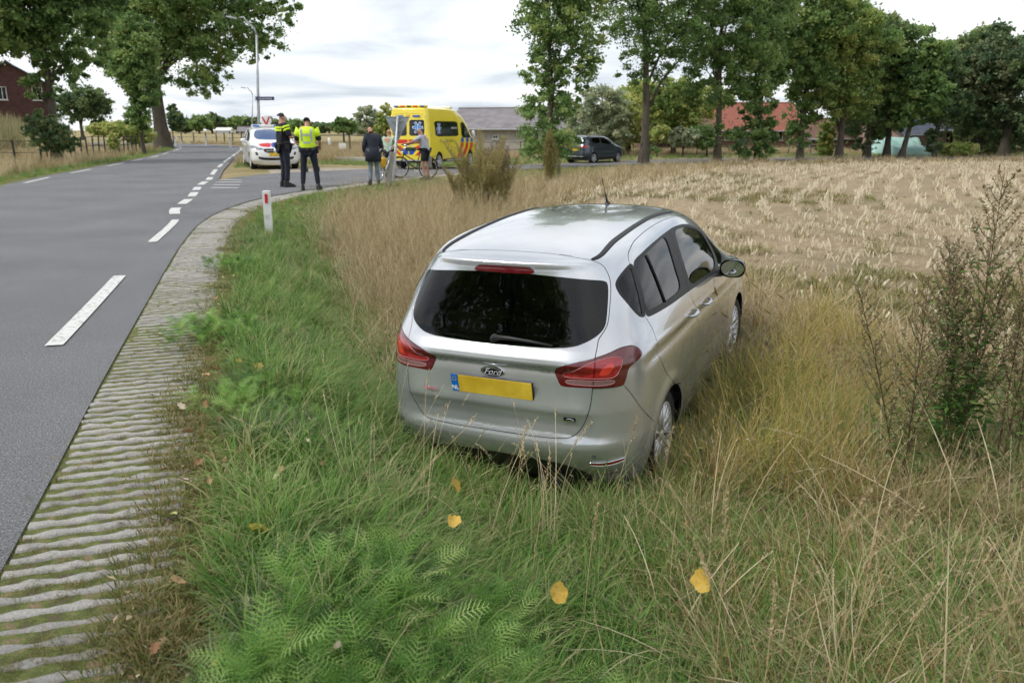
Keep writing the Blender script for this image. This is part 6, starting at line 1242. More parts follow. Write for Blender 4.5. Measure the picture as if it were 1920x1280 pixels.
p = at(925, 270, 72); house('barn', (p.x + 2.6, 75), -.28, 11.5, 8.5, 2.1, 3.75, M['brick_grey'], M['roof_grey'], 'low pale brick barn with a grey roof and a green door behind the ambulance', [('f', 4.4, 1.1, .9, .6), ('f', -3.6, 1.2, .5, .35), ('f', -1.3, 1.2, .5, .35)], [('f', 1.9, 0, 1.25, 1.85)], M['green_wood'])
p = at(1400, 260, 88); house('farmhouse', (p.x, 92), 0, 11.5, 9, 2.0, 4.7, M['brick_dark'], M['roof_red'], 'long farmhouse under a red tiled roof behind the row of oaks', [('f', -4.2, .9, 1.0, 1.1), ('f', -2.0, .9, 1.0, 1.1), ('f', 1.0, .9, 1.0, 1.1), ('f', 3.2, .9, 1.0, 1.1)], [('f', -.6, 0, 1.1, 2.0)], chimney=-3)
p = at(1275, 275, 80); house('outbuilding', (p.x, 84), .1, 6.5, 5, 2.2, 3.3, M['brick_dark'], M['roof_brown'], 'small brick outbuilding with a pale window left of the farmhouse', [('f', -.6, .7, .8, 1.1)], [])
p = at(1592, 270, 78); house('open_shed', (p.x, 82), -.12, 5.6, 5, 1.3, 2.9, M['brick_dark'], M['roof_brown'], 'low shed with a brown roof between the oaks', [], [])
p = at(1745, 262, 72); house('brick_house', (p.x, 76), .25, 6.2, 6.5, 2.1, 4.2, M['brick_pink'], M['roof_slate'], 'pinkish brick house with a dark slate roof', [('f', 1.6, .8, .9, 1.0)], [])
p = at(1715, 262, 70); house('brick_annex', (p.x - .4, 71), .25, 2.6, 3.0, 1.65, 2.3, M['brick_pink'], M['roof_slate'], 'low brick annex at the left side of the slate-roofed house', [], [])
M['tarp'] = noisy('turquoise_tarp', [(.28, .48, .44), (.42, .62, .57)], .8, .45, 6, bump=1.0, bscale=2.2)
def tarp(px0, px1, Y, h, label):
    a, b = at(px0, 280, Y), at(px1, 280, Y); z = gz((a.x + b.x) / 2, Y); W_ = b.x - a.x; m = MB(); n = 14; V = []
    for i in range(n + 1):
        for j, (yy, zz) in enumerate(((-1.4, 0), (-1.25, h * .72), (-.6, h * .97), (0, h), (.7, h * .9), (1.3, 0))): V.append((W_ * (i / n - .5) + .05 * math.sin(j * 3 + i), yy + .06 * math.sin(i * 2.1 + j), zz + (.07 * math.sin(i * 1.7 + j) if zz else -.1)))
    F = [(i * 6 + j, (i + 1) * 6 + j, (i + 1) * 6 + j + 1, i * 6 + j + 1) for i in range(n) for j in range(5)] + [tuple(range(6)), tuple(n * 6 + k for k in range(6))[::-1]]
    o = link('tarpaulin', mesh('tarpaulin', V, F, M['tarp'], True), None, ((a.x + b.x) / 2, Y, z)); tag(o, label, 'tarpaulin')
tarp(1638, 1712, 69, 1.35, 'turquoise tarpaulin heap between the dark tree and the slate-roofed house')
tarp(1668, 1745, 66, .75, 'lower pale turquoise cover lying before the bigger tarpaulin heap')
# brick house on the left, up on the bank
p = at(30, 165, 78); h_ = house('brick_house', (at(4, 165, 84).x, 86), -math.radians(64), 9, 6.4, 3.7, 5.6, M['brick_red'], M['roof_slate'], 'red-brown brick house with white windows up behind the dry bank at the left', [('r', -.7, 2.1, .8, 1.25), ('r', 2.3, 2.1, .9, 1.25)], [], z=2.3)
p = at(417, 240, 300); house('white_shed', (p.x, 302), 0, 5, 4, 1.3, 2.1, M['white_wood'], M['white_wood'], 'tiny white shed below the far treeline', [], [], z=0)
for px, lb in ((458, 'small pale roof under the far treeline'), (655, 'pale house far off, left of the airy meadow tree'), (682, 'grey house far off behind the airy meadow tree')):
    p = at(px, 240, 280); house('far_house', (p.x, 282), .2, 5, 4, 1.2, 2.4, M['sill'], M['roof_grey'], lb, [('f', -1.2, .3, .7, .7), ('f', 1.2, .3, .7, .7)], [], z=0)
# ================================================================== posts, lamps, signs, fences
def reflector_post(x, y, label, h=.80, s=1.0, rz=0, lean=0.0, red=True):
    root = empty('reflector_post', (x, y, gz(x, y)), rz, label, 'marker post', 'white reflector posts along the road'); m = MB()
    w_, d = .062 * s, .05 * s; m.prism([(-w_, -d, -.3), (w_, -d, -.3), (w_, d * .6, -.3), (0, d, -.3), (-w_, d * .6, -.3)], (0, 0, 0), (0, 0, h + .3 - .01)); m.box((0, -.0, h), (w_ * 2.0, d * 1.7, .02), ch=.006)
    m.build('post', M['post_white'], root); MB().box((.0, -d - .004, h - .115 * s), (.048 * s, .008, .155 * s), ch=.002).build('reflector', M['red_print'] if red else M['sill'], root); root.rotation_euler.x = lean; return root
M['post_white'] = noisy('white_plastic', [(.52, .53, .52), (.72, .73, .72)], 5, .45, 8, pos=[.3, .45])
p = gnd(505, 433, -.06); reflector_post(p.x, p.y, 'white reflector post with a red reflector nearest to the camera, on the green verge', .70, rz=.1)
for px, Y, lb in ((385, 84, 'white reflector post on the outside of the bend, the left one'), (431, 76, 'white reflector post on the outside of the bend, the right one'), (328, 82, 'white post by the foot of the huge oak, left one of a pair'), (337, 80, 'white post by the foot of the huge oak, right one of a pair')): q = gp(px, 260, Y); reflector_post(q[0], q[1], lb, .95, 1.2)
def lamp_post(px0, px1, Y, ytop, label, arm_px, r=.07):
    q = gp(px0, 290, Y); root = empty('street_lamp', q, 0, label, 'street lamp'); t = at(px1, ytop, Y) - Vector(q); a = at(arm_px[0], arm_px[1], Y) - Vector(q); m = MB()
    m.tube([(0, 0, -.3), (0, 0, .2), (t.x * .15, 0, .21 + t.z * .12), (t.x * .5, 0, t.z * .5), (t.x, 0, t.z)], [r * 1.25, r * 1.25, r, r * .85, r * .62], 12); m.build('pole', M['galv'], root, True)
    MB().tube([t, t + Vector((-.10, 0, .30)), t + Vector((-.36, 0, .52)), t.lerp(a, .55) + Vector((0, 0, .38)), a + Vector((.25, 0, 0))], [r * .6, r * .58, r * .55, r * .5, r * .45], 10).build('arm', M['galv'], root, True)
    MB().box((a.x - .1, 0, a.z + .01), (.50, .17, .09), ch=.035, M=Matrix.Rotation(math.radians(12), 3, 'Y')).build('lamp_head', M['galv'], root); return root
lamp_post(486, 481, 40, 66, 'tall galvanised street lamp bending left over the road, behind the patrol car', (438, 34), .075)
lamp_post(474, 473.5, 88, 178, 'thin distant street lamp left of the tall one', (458, 165), .07)
q = gp(486, 290, 40); z_ = at(486, 185, 40).z; root = empty('street_name_sign', (q[0] + .06, 39.9, z_), 0, 'dark blue street name plate on the tall lamp post', 'street sign'); MB().box((.47, 0, 0), (.86, .03, .16), ch=.005).build('plate', M['navy_plate'] if 'navy_plate' in M else M.setdefault('navy_plate', mat('navy_plate', (.02, .03, .10), .4)), root)
MB().box((.47, -.018, .0), (.66, .004, .05)).build('lettering', mat('plate_lettering', (.30, .32, .38), .6), root); MB().box((.02, 0, 0), (.06, .06, .2)).build('bracket', M['galv'], root)
# give-way sign seen from behind
b_ = gnd(737, 345, -.05); Y_ = b_.y; tl, tr, bt = at(723, 219.5, Y_), at(768, 219.5, Y_), at(745, 266, Y_); root = empty('give_way_sign', (b_.x, b_.y, gz(b_.x, b_.y)), 0, 'triangular give-way sign seen from its grey back, on a leaning post', 'road sign'); o_ = Vector(root.location)
M['sign_back'] = noisy('sign_back_grey', [(.26, .30, .33), (.36, .40, .43)], 3, .5, metal=.3)
c3 = [Vector(v) - o_ for v in (tl, tr, bt)]; poly = []
for i in range(3):
    a0, a1, a2 = c3[i - 1], c3[i], c3[(i + 1) % 3]; e1 = (a0 - a1).normalized() * .05; e2 = (a2 - a1).normalized() * .05; poly += [a1 + e1, a1 + e1 * .3 + e2 * .3, a1 + e2]
MB().prism(poly, (0, -.0, 0), (0, .02, 0)).build('plate', M['sign_back'], root); e_ = MB(); e_.tube(poly + poly[:1], .012, 6, cap=False); e_.build('rim', M['galv'], root)
MB().prism([p_ * 1 + Vector((0, .024, 0)) for p_ in poly], (0, 0, 0), (0, .003, 0)).build('red_border', M['red_print'], root)
pt = at(746.5, 217, Y_) - o_; MB().tube([(0, -.05, -.3), (pt.x * .1, -.05, .1), (pt.x, -.05, pt.z)], [.045, .045, .038], 10).build('post', M['galv'], root, True); MB().box((c3[0].lerp(c3[1], .5).x, -.03, c3[0].z - .12), (.34, .03, .04)).build('clamp', M['galv'], root); MB().box((c3[0].lerp(c3[1], .5).x, -.03, c3[0].z - .40), (.22, .03, .04)).build('clamp', M['galv'], root)
pb = gnd(727, 352, -.1); root = empty('wooden_post', (pb.x, pb.y, gz(pb.x, pb.y)), 0, 'weathered pale wooden post leaning at the foot of the give-way sign', 'post'); MB().tube([(-.06, 0, -.3), (0, 0, .0), (.20, .02, 1.0)], [.09, .085, .07], 10).build('post', noisy('weathered_wood', [(.28, .26, .23), (.42, .40, .36)], 6, .9, vec=(4, 4, .6)), root)
def fence(name, pts, h, step, label, postm, railm, rails=2, r=.04, rr=.012, group=None, bars=0):
    root = empty(name, (pts[0][0], pts[0][1], gz(*pts[0])), 0, label, 'fence', group); o_ = Vector(root.location); P = np.array(pts, float); L_ = arc(P); n = max(1, int(round(L_[-1] / step))); T = np.linspace(0, L_[-1], n + 1); Q = [Vector((np.interp(t, L_, P[:, 0]), np.interp(t, L_, P[:, 1]), 0)) for t in T]
    for q in Q: q.z = gz(q.x, q.y)
    me = MB().tube([(0, 0, -.3), (0, 0, h + .05)], r, 6).me('post', postm)
    for q in Q: o = link('post', me, root, q - o_); o.rotation_euler = (random.gauss(0, .03), random.gauss(0, .03), 0)
    for k in range(rails): MB().tube([q - o_ + Vector((0, 0, h * (1 - .45 * k))) for q in Q], rr, 5).build('rail', railm, root)
    return root
M['dark_metal'] = mat('dark_metal', (.03, .032, .034), .6); M['old_wood'] = noisy('old_wood', [(.10, .08, .06), (.20, .17, .13)], 6, .9)
fence('railing', [gp(140, 285, 52)[:2], gp(200, 275, 57)[:2], gp(262, 270, 64)[:2]], 1.25, .95, 'dark iron railing before the dry bank, right of the left verge tree', M['dark_metal'], M['dark_metal'], 2, .05, .02)
fence('railing', [gp(-40, 290, 38)[:2], gp(60, 288, 41)[:2], gp(132, 285, 46)[:2]], 1.2, 2.2, 'dark wire fence left of the verge tree', M['dark_metal'], M['dark_metal'], 3, .05, .014)
fence('meadow_fence', [gp(320, 262, 112)[:2], gp(400, 262, 104)[:2], gp(470, 262, 92)[:2]], 1.2, 3.2, 'dark post fence behind the road bend', M['old_wood'], M['dark_metal'], 2, .09, .02)
fence('pasture_fence', [gp(560, 280, 52)[:2], gp(634, 280, 54)[:2], gp(735, 280, 58)[:2]], 1.25, 3.4, 'wire fence on dark posts between the officers and the ambulance', M['old_wood'], M['dark_metal'], 1, .07, .03)
fence('pasture_fence', [gp(885, 285, 58)[:2], gp(1060, 285, 62)[:2]], 1.1, 2.0, 'thin wire fence before the barn', M['old_wood'], M['dark_metal'], 2, .045, .015)
fence('garden_fence', [gp(1175, 285, 66)[:2], gp(1520, 285, 68)[:2]], 1.15, 2.0, 'wire fence on thin posts along the farm garden', M['old_wood'], M['dark_metal'], 3, .045, .014)
root = empty('field_gate', gp(1542, 290, 66), 0, 'galvanised tube gate by the farmhouse', 'gate'); g_ = MB()
for z_ in (.15, .5, .85, 1.2): g_.tube([(-1.1, 0, z_), (1.1, 0, z_)], .025, 6)
g_.build('bars', M['galv'], root); m = MB(); m.tube([(-1.1, 0, -.1), (-1.1, 0, 1.35)], .04, 6).tube([(1.1, 0, -.1), (1.1, 0, 1.35)], .04, 6); m.build('frame', M['galv'], root)
q = gnd(658, 301, -.03); root = empty('concrete_edge', (q.x, q.y, gz(q.x, q.y)), .04, 'long low whitish concrete edge in the grass beyond the side road', 'edging'); MB().box((0, 0, .10), (1.75, .14, .24), ch=.02).build('beam', M['sill'], root)
q = gnd(643, 288, -.05); root = empty('white_board', (q.x, q.y, gz(q.x, q.y)), 0, 'small white board at the foot of the round-headed meadow tree', 'board'); MB().box((0, 0, .45), (.5, .04, .42), ch=.01).build('panel', M['white_wood'], root); MB().tube([(0, .04, -.2), (0, .04, .6)], .03, 6).build('post', M['old_wood'], root)
# tall dry growth on the bank to the left
MZ = leafmat('dry_maize', [(.13, .16, .06), (.24, .25, .11), (.40, .35, .20), (.55, .46, .30)], .35, .7)
def f_maize(r): a, _ = blades(r, 9, .30, 1.3, 2.0, .10, .12, .035, 5, .5, tint=(.2, .8)); b, _ = blades(r, 26, .35, .6, 1.5, .4, 1.0, .05, 5, tint=(0, 1.0)); return [a, b]
c_mz = mk(f_maize, 6, 'maize_clump', [MZ])
P = sample(22000, -75, -18, 26, 105, lambda P, d: (sdist(P, LL_S)[0] < -7.5) * (sdist(P, LL_S)[0] > -24) * (sdist(P, LL_S)[0] < -9 - 3 * (P[:, 1] > 60)) * (.6 + .4 * vnoise(P, 3, 41)), 20); scatter('dry_maize_stand', c_mz, P, smin=.6, smax=1.0)
# ================================================================== other vehicles
def plain_car(name, loc, rz, scale, net_scale, paintm, label, front=None, rear=None, dark_low=False, cladding=None):
    root = empty(name, loc, rz, label, 'car'); root.scale = (scale,) * 3; N_ = car_net() * np.array(net_scale); q = lambda pts: [(a * net_scale[0], b * net_scale[1], c * net_scale[2]) for a, b, c in pts]
    GL = q([(-.2, -.694, 1.08), (.266, -.687, 1.086), (.49, -.655, 1.10), (.56, -.60, 1.14), (.60, -.469, 1.279), (.56, -.42, 1.39), (.418, -.512, 1.421), (.207, -.55, 1.439), (-.2, -.553, 1.442)])
    FR = q([(.655, -.28, 1.38), (.668, .145, 1.472), (.668, .612, 1.49), (.665, .843, 1.49), (.672, 1.143, 1.47), (.687, 1.47, 1.40), (.72, 1.767, 1.288), (.766, 1.95, 1.165), (.804, 2.08, 1.065), (.841, 1.90, 1.048), (.835, 1.236, 1.08), (.824, .66, 1.115), (.80, .0, 1.15), (.74, -.30, 1.24)])
    G1_ = q([(.672, -.05, 1.43), (.672, .40, 1.465), (.680, .64, 1.465), (.80, .64, 1.14), (.79, .02, 1.17), (.73, -.12, 1.30)]); G2_ = q([(.680, .80, 1.465), (.68, 1.106, 1.450), (.70, 1.50, 1.36), (.80, 1.86, 1.10), (.83, 1.5, 1.085), (.823, .76, 1.125)])
    WS = q([(-.2, 2.62, 1.10), (.30, 2.58, 1.105), (.52, 2.47, 1.12), (.60, 2.30, 1.17), (.60, 2.05, 1.27), (.535, 1.80, 1.41), (.46, 1.72, 1.475), (.30, 1.76, 1.492), (-.2, 1.78, 1.497)])
    HL = q([(.44, 3.17, .79), (.55, 3.10, .82), (.70, 2.90, .86), (.78, 2.70, .88), (.79, 2.75, .82), (.73, 2.98, .75), (.62, 3.14, .72), (.46, 3.22, .74)])
    GR = q([(-.2, 3.26, .80), (.30, 3.22, .79), (.46, 3.16, .75), (.38, 3.24, .61), (-.2, 3.30, .59)]); LI = q([(-.2, 3.3, .44), (.40, 3.27, .45), (.62, 3.15, .50), (.60, 3.16, .40), (.38, 3.27, .34), (-.2, 3.31, .33)]); SI = q([(.62, 3.15, .64), (.70, 3.09, .66), (.68, 3.1, .55), (.60, 3.16, .52)])
    LAMP = q([(.30, -.73, .94), (.485, -.70, .99), (.66, -.60, 1.02), (.78, -.45, 1.02), (.80, -.40, .97), (.76, -.57, .91), (.60, -.69, .89), (.33, -.73, .90)])
    LOW = q([(-.2, -.74, .40), (.42, -.73, .40), (.66, -.66, .42), (.80, -.5, .43), (.86, -.38, .45), (.86, -.36, .25), (.6, -.6, .18), (-.2, -.6, .18)]); SILL = q([(.86, .33, .40), (.862, 1.2, .40), (.86, 2.13, .40), (.84, 2.16, .15), (.84, 1.2, .15), (.84, .33, .15)])
    RR = q([(.22, -.386, 1.532), (.9, 0, 1.5)])
    R_red = q([(.12, 2.85, .97), (.17, 3.19, .835), (.48, 3.08, .835), (.56, 2.85, .93)]); R_blue = q([(-.2, 2.80, 1.0), (-.2, 3.22, .835), (.15, 3.19, .835), (.10, 2.85, .97)])
    regs = [('frame', FR, {}), ('rear_glass', GL, {}), ('door_glass', G1_, {}), ('door_glass', G2_, {}), ('windscreen', WS, {}), ('lamp', LAMP, {}), ('headlamp', HL, {}), ('grille', GR, {}), ('grille', LI, {}), ('grille', SI, {})]
    if cladding: regs += [('low', LOW, {}), ('low', SILL, {})]
    if front: regs += [('red', R_red, {'smooth': 1}), ('blue', R_blue, {'smooth': 1})]
    s1, s2, s3 = net_scale; ar = lambda cy: [(a * s1, b, c) for a, b, c in arch(cy * s2, .36)]; regs += [('cut', ar(0), {}), ('cut', ar(2.489), {})]
    S = Surf(N_, lambda G, N: N * (.012 * sstep(.55, .75, G[..., 0]) * (np.exp(-((np.hypot(G[..., 1], G[..., 2] - .31) - .39) / .05) ** 2) + np.exp(-((np.hypot(G[..., 1] - 2.489 * s2, G[..., 2] - .31) - .39) / .05) ** 2)) - .014 * sstep(.55, .75, G[..., 0]) * np.exp(-((G[..., 2] - .60) / .09) ** 2) * sstep(.35, .7, G[..., 1]) * (1 - sstep(2.0, 2.3, G[..., 1])))[..., None], 201, 221)
    seams = [(q([(-.05, -.385, 1.536), (.475, -.375, 1.510), (.55, -.351, 1.472), (.602, -.380, 1.39), (.638, -.532, 1.18), (.601, -.66, 1.017), (.602, -.70, .855), (.565, -.722, .653), (.478, -.742, .552), (.281, -.756, .538), (-.05, -.76, .538)]), False),
             (q([(.80, .70, 1.12), (.873, .77, .874), (.86, .79, .305)]), False), (q([(.83, 2.09, 1.03), (.868, 2.03, .80), (.86, 1.98, .305)]), False), (q([(.80, -.2, 1.12), (.85, -.225, .926), (.873, .066, .70)]), False), (q([(-.05, 2.74, 1.065), (.4, 2.68, 1.065), (.60, 2.50, 1.085), (.74, 2.60, 1.0), (.70, 2.85, .925), (.60, 3.04, .855), (.35, 3.21, .815), (-.05, 3.26, .815)]), False)]
    uv, T, lab, comp, names, cen = cut_body(S, regs, seams, 60, 50, .004); L_ = lambda n: np.isin(lab, [i + 1 for i, k in enumerate(names) if k == n])
    panel(S, uv, T, lab == 0, 'body', paintm, root, 0, shell=.02); panel(S, uv, T, L_('rear_glass'), 'rear_window', M['privacy'], root); panel(S, uv, T, L_('windscreen'), 'windscreen', M['windscreen_sky'], root); panel(S, uv, T, L_('grille'), 'grille', M['black'], root, 0, -.01)
    if cladding: panel(S, uv, T, L_('low'), 'cladding', M['black'], root, 0, .004)
    for s in (1, -1):
        panel(S, uv, T, L_('frame'), 'window_frame', M['trim'], root, s, .001, shell=.01); panel(S, uv, T, L_('door_glass'), 'side_window', M['privacy'] if cladding else M['glass'], root, s, -.004); panel(S, uv, T, L_('lamp'), 'tail_light', M['lamp_dark'] if not cladding else M['lamp_bright'], root, s, .004, shell=.01); panel(S, uv, T, L_('headlamp'), 'headlight', M['headlamp'], root, s, .004, shell=.01)
        m = MB(); m.box((s * .96 * s1, 1.68 * s2, 1.08 * s3), (.22, .12, .16), ch=.05); m.tube([(s * .83 * s1, 1.75 * s2, 1.03 * s3), (s * .9 * s1, 1.70 * s2, 1.05 * s3)], .03, 6); auto_smooth(m.build('wing_mirror', paintm, root), 60)
        for cy in (0, 2.489 * s2): make_wheel(root, s * .75 * s1, cy, .32, .33, .21, s < 0, 5); w2 = MB(); w2.lathe([(.36, .83 * s1), (.36, .5), (0, .5)], 24, 'X', (0, cy, .31)); w2.v = [(a * s, b, max(c, .24)) for a, b, c in w2.v]; w2.build('wheel_arch', M['dark'], root, True)
        for hy in (.60, 1.10): MB().box((s * .878 * s1, hy * s2, .95 * s3), (.03, .16, .03), ch=.01).build('door_handle', paintm if not cladding else M['trim'], root)
    panel(S, uv, T, ~L_('cut') & ~L_('rear_glass') & ~L_('windscreen') & ~L_('door_glass'), 'inner_lining', M['dark'], root, 0, -.03)
    if front: panel(S, uv, T, L_('blue'), 'hood_stripe', M['blue_print'], root, 0, .002, 'blue stripe over the bonnet'); panel(S, uv, T, L_('red'), 'hood_stripe', M['red_print'], root, 1, .002, 'red stripe over the bonnet'); panel(S, uv, T, L_('red'), 'bonnet_patch', paintm, root, -1, 0)
    MB().box((0, 1.25 * s2, .23), (1.5, 3.4 * s2, .06), ch=.02).build('underbody', M['black'], root)
    for x in (-.37, .37):
        for y, h in ((1.0, .6), (.1, .5)): m = MB(); m.box((x, y, .85), (.5, .14, h), ch=.05).box((x, y + .25, .55), (.5, .5, .16), ch=.05).box((x, y - .02, .9 + h / 2), (.26, .1, .18), ch=.04); m.build('seat', M['seat'], root)
    MB().box((0, 2.0 * s2, .93), (1.3, .4, .2), ch=.05).build('dashboard', M['dark'], root); return root, S
M['windscreen_sky'] = mat('windscreen_glass', (.035, .075, .19), .12, spec=.7)  # opaque blue: the sky's reflection is put into the base colour
# -- patrol car, facing the camera
pf = gnd(515, 318, 0); yaw = math.atan2(-pf.x, pf.y)  # direction of the sight line
ly = 3.32 * 1.07 * 1.10; hd = yaw + PI + math.radians(7); fx, fy = -math.sin(hd), math.cos(hd)
pc, S_ = plain_car('patrol_car', (pf.x - fx * ly * .92, pf.y - fy * ly * .92 + .3, 0.0), hd, 1.10, (1.03, 1.07, .97), M['white'], 'white patrol car with red and blue bonnet stripes parked on the gravel facing the camera', front=True)
MB().box((0, 3.315 * 1.07 + .012, .555), (.52, .015, .115), ch=.003).build('number_plate', M['plate'], pc)
b = MB(); b.lathe([(0, .03), (.075, .03), (.095, .02), (.10, 0)], 24, 'Y', (0, 3.29 * 1.07, .675)); b.build('round_badge', M['chrome'], pc, True); MB().box((0, 3.285 * 1.07, .675), (.70, .02, .03), ch=.005).build('grille_bar', M['chrome'], pc)
for s in (1, -1): MB().box((s * .30, 3.27 * 1.07, .675), (.012, .012, .10)).build('grille_slat', M['chrome'], pc)
lb = MB(); lb.box((0, .95, 1.60), (1.15, .28, .09), ch=.03); lo = lb.build('light_bar', M['white_wood'], pc)
for s in (1, -1): MB().box((s * .40, 1.08, 1.60), (.24, .05, .06), ch=.01).build('blue_light', M['plate_blue'], lo)
dm = MB(); dm.lathe([(0, .06), (.17, .055), (.215, .03), (.225, 0), (.215, -.03), (0, -.05)], 28, 'Y', (.0, 1.0, 1.80)); do = dm.build('warning_roundel', M['white_wood'], pc, True)
for s in (1, -1): MB().box((0, 0, 0), (.055, .01, .32), M=Matrix.Rotation(s * .42, 3, 'Y')).build('red_chevron', M['red_print'], do, loc=(s * .075, 1.066, 1.80))
# open left-hand door
dr = MB(); dr.prism([(0, 0, .30), (0, .95, .34), (0, 1.0, .80), (0, .95, 1.02), (0, .0, 1.08)], (-.03, 0, 0), (.03, 0, 0)); dro = dr.build('open_door', M['white'], pc, loc=(-.90, 1.35, 0)); dro.rotation_euler.z = math.radians(62)
# -- dark car further along the side road
p = at(1108, 300, 50.5); suv, _ = plain_car('parked_suv', (p.x - .55, 50.8, gz(p.x, 50.8) - .02), math.radians(-40), 1.03, (1.05, 1.06, 1.02), M['grey_paint'], 'dark grey-blue family car parked on the side road beside the slim oak', cladding=True)
MB().box((0, -.775 * 1.04, .80), (.52, .02, .115), ch=.003).build('number_plate', M['plate'], suv); MB().box((0, -.80, .42), (1.3, .05, .05), ch=.01).build('bumper_strip', M['galv'], suv)
for s in (1, -1): MB().tube([(s * .56, -.3, 1.57), (s * .58, .3, 1.63), (s * .56, 1.2, 1.62)], .018, 6).build('roof_rail', M['galv'], suv)
# -- ambulance
def van_net():
    rows = [(.32, .93, -.98, 4.86, 0), (.48, .985, -1.04, 4.98, 0), (.75, 1.0, -1.05, 5.02, 0), (1.0, 1.0, -1.05, 4.98, 0), (1.20, .995, -1.05, 4.72, 0), (1.40, .98, -1.045, 4.36, .0), (1.75, .95, -1.03, 3.98, 0), (2.08, .915, -1.01, 3.60, 0), (2.32, .885, -.99, 3.22, -.01), (2.50, .85, -.97, 2.85, -.02), (2.60, .79, -.93, 2.45, -.01)]
    R = []
    for z, w_, r_, f, dz in rows:
        L_ = f - r_; R.append([(0, r_, z), (w_ * .42, r_ + .005, z), (w_ * .80, r_ + .025, z), (w_ * .965, r_ + .10, z), (w_, r_ + L_ * .12, z), (w_, r_ + L_ * .28, z), (w_, r_ + L_ * .44, z), (w_, r_ + L_ * .60, z), (w_ * .995, r_ + L_ * .75, z), (w_ * .97, r_ + L_ * .88, z + dz), (w_ * .86, r_ + L_ * .965, z + dz), (w_ * .48, r_ + L_ * .995, z + dz), (0, f, z + dz)])
    for z, w_, r_, f in ((2.65, .55, -.75, 1.9), (2.67, .28, -.4, 1.3)): L_ = f - r_; R.append([(0, r_, z), (w_ * .45, r_ + .02, z), (w_ * .8, r_ + .06, z), (w_ * .95, r_ + .16, z), (w_, r_ + L_ * .2, z), (w_, r_ + L_ * .33, z), (w_, r_ + L_ * .46, z), (w_, r_ + L_ * .6, z), (w_, r_ + L_ * .73, z), (w_ * .97, r_ + L_ * .85, z), (w_ * .8, r_ + L_ * .94, z), (w_ * .42, r_ + L_ * .99, z), (0, f, z)])
    R.append([(0, y, 2.68) for y in np.linspace(0, .9, 13)]); return np.array(R)
pw = gnd(821, 315, -.05); hd = math.radians(-19); cx_, sx_ = math.cos(hd), math.sin(hd); amb = empty('ambulance', (pw.x - cx_ * .9, pw.y - sx_ * .9, gz(pw.x, pw.y + .5)), hd, 'yellow ambulance van with red and blue stripes, its rear turned to the camera', 'ambulance')
S = Surf(van_net(), None, 221, 241)
rect = lambda a, b, c, d, ax: [(x if ax == 'r' else .98, -1.04 if ax == 'r' else x, z) for x, z in ((a, c), ((a + b) / 2, c), (b, c), (b, (c + d) / 2), (b, d), ((a + b) / 2, d), (a, d), (a, (c + d) / 2))]
regs = [('rear_glass', rect(.06, .76, 1.45, 2.12, 'r'), {'smooth': 1}), ('side_glass', rect(-.35, 2.25, 1.42, 2.08, 's'), {'smooth': 1}), ('door_glass', [(.96, 2.60, 1.38), (.96, 2.60, 2.02), (.93, 2.95, 2.08), (.93, 3.20, 1.98), (.95, 3.75, 1.45), (.96, 3.80, 1.36), (.97, 3.2, 1.33)], {'smooth': 1}),
        ('windscreen', [(-.2, 4.25, 1.47), (.6, 4.15, 1.47), (.84, 3.95, 1.50), (.80, 3.40, 2.05), (.55, 3.40, 2.20), (-.2, 3.45, 2.22)], {}), ('lamp', rect(.90, .97, .75, 1.35, 'r'), {'smooth': 1}),
        ('red', rect(.03, .86, 1.13, 1.30, 'r'), {'smooth': 0}), ('red', [(.30, -1.05, .62), (.45, -1.05, .62), (.84, -1.04, .98), (.84, -1.04, 1.10), (.78, -1.04, 1.08)], {'smooth': 0}), ('blue', [(.03, -1.05, .66), (.20, -1.05, .66), (.36, -1.05, .84), (.10, -1.05, .98), (.03, -1.05, .98)], {'smooth': 0}), ('red', [(.22, -1.05, .88), (.30, -1.05, .98), (.62, -1.05, 1.10), (.70, -1.04, 1.06), (.40, -1.05, .88)], {'smooth': 0}),
        ('black_low', [(-.2, -1, .42), (.5, -1, .43), (.9, -.95, .45), (.95, -.6, .45), (.95, -.5, .2), (.5, -.95, .2), (-.2, -.95, .2)], {'smooth': 1}), ('black_low', [(.99, .45, .44), (.99, 3.1, .44), (.95, 3.1, .2), (.95, .45, .2)], {'smooth': 0})]
for k in range(3):
    y0 = 1.95 + .62 * k; regs.append(('red', [(.99, y0, .48), (.99, y0 + .33, .48), (1.0, y0 + .80, .95), (1.0, y0 + .86, 1.12), (1.0, y0 + .50, 1.10), (1.0, y0 + .42, .92)], {'smooth': 0})); regs.append(('blue', [(1.0, y0 + .51, 1.13), (1.0, y0 + .86, 1.14), (.985, y0 + .95, 1.36), (.985, y0 + .62, 1.36)], {'smooth': 0}))
regs += [('cut', [(.98, 0 + .42 * math.cos(a), .36 + .42 * math.sin(a)) for a in np.linspace(-.1, PI + .1, 20)] + [(.95, -.4, .2), (.95, .4, .2)], {'smooth': 0}), ('cut', [(.98, 3.67 + .42 * math.cos(a), .36 + .42 * math.sin(a)) for a in np.linspace(-.1, PI + .1, 20)] + [(.95, 3.27, .2), (.95, 4.07, .2)], {'smooth': 0})]
seams = [([(0, -1.04, .45), (0, -1.04, 1.4), (0, -1.0, 2.4)], False), ([(.86, -1.0, .46), (.86, -1.0, 1.4), (.80, -.98, 2.35), (.0, -.98, 2.38)], False), ([(.99, 2.45, .46), (.985, 2.45, 1.3), (.93, 2.45, 2.1)], False), ([(.99, 1.05, .46), (.985, 1.05, 1.4), (.9, 1.05, 2.2)], False), ([(.99, 3.35, .46), (.99, 3.6, 1.0), (.97, 3.75, 1.35)], False)]
uv, T, lab, comp, names, cen = cut_body(S, regs, seams, 70, 60, .005); L_ = lambda n: np.isin(lab, [i + 1 for i, k in enumerate(names) if k == n])
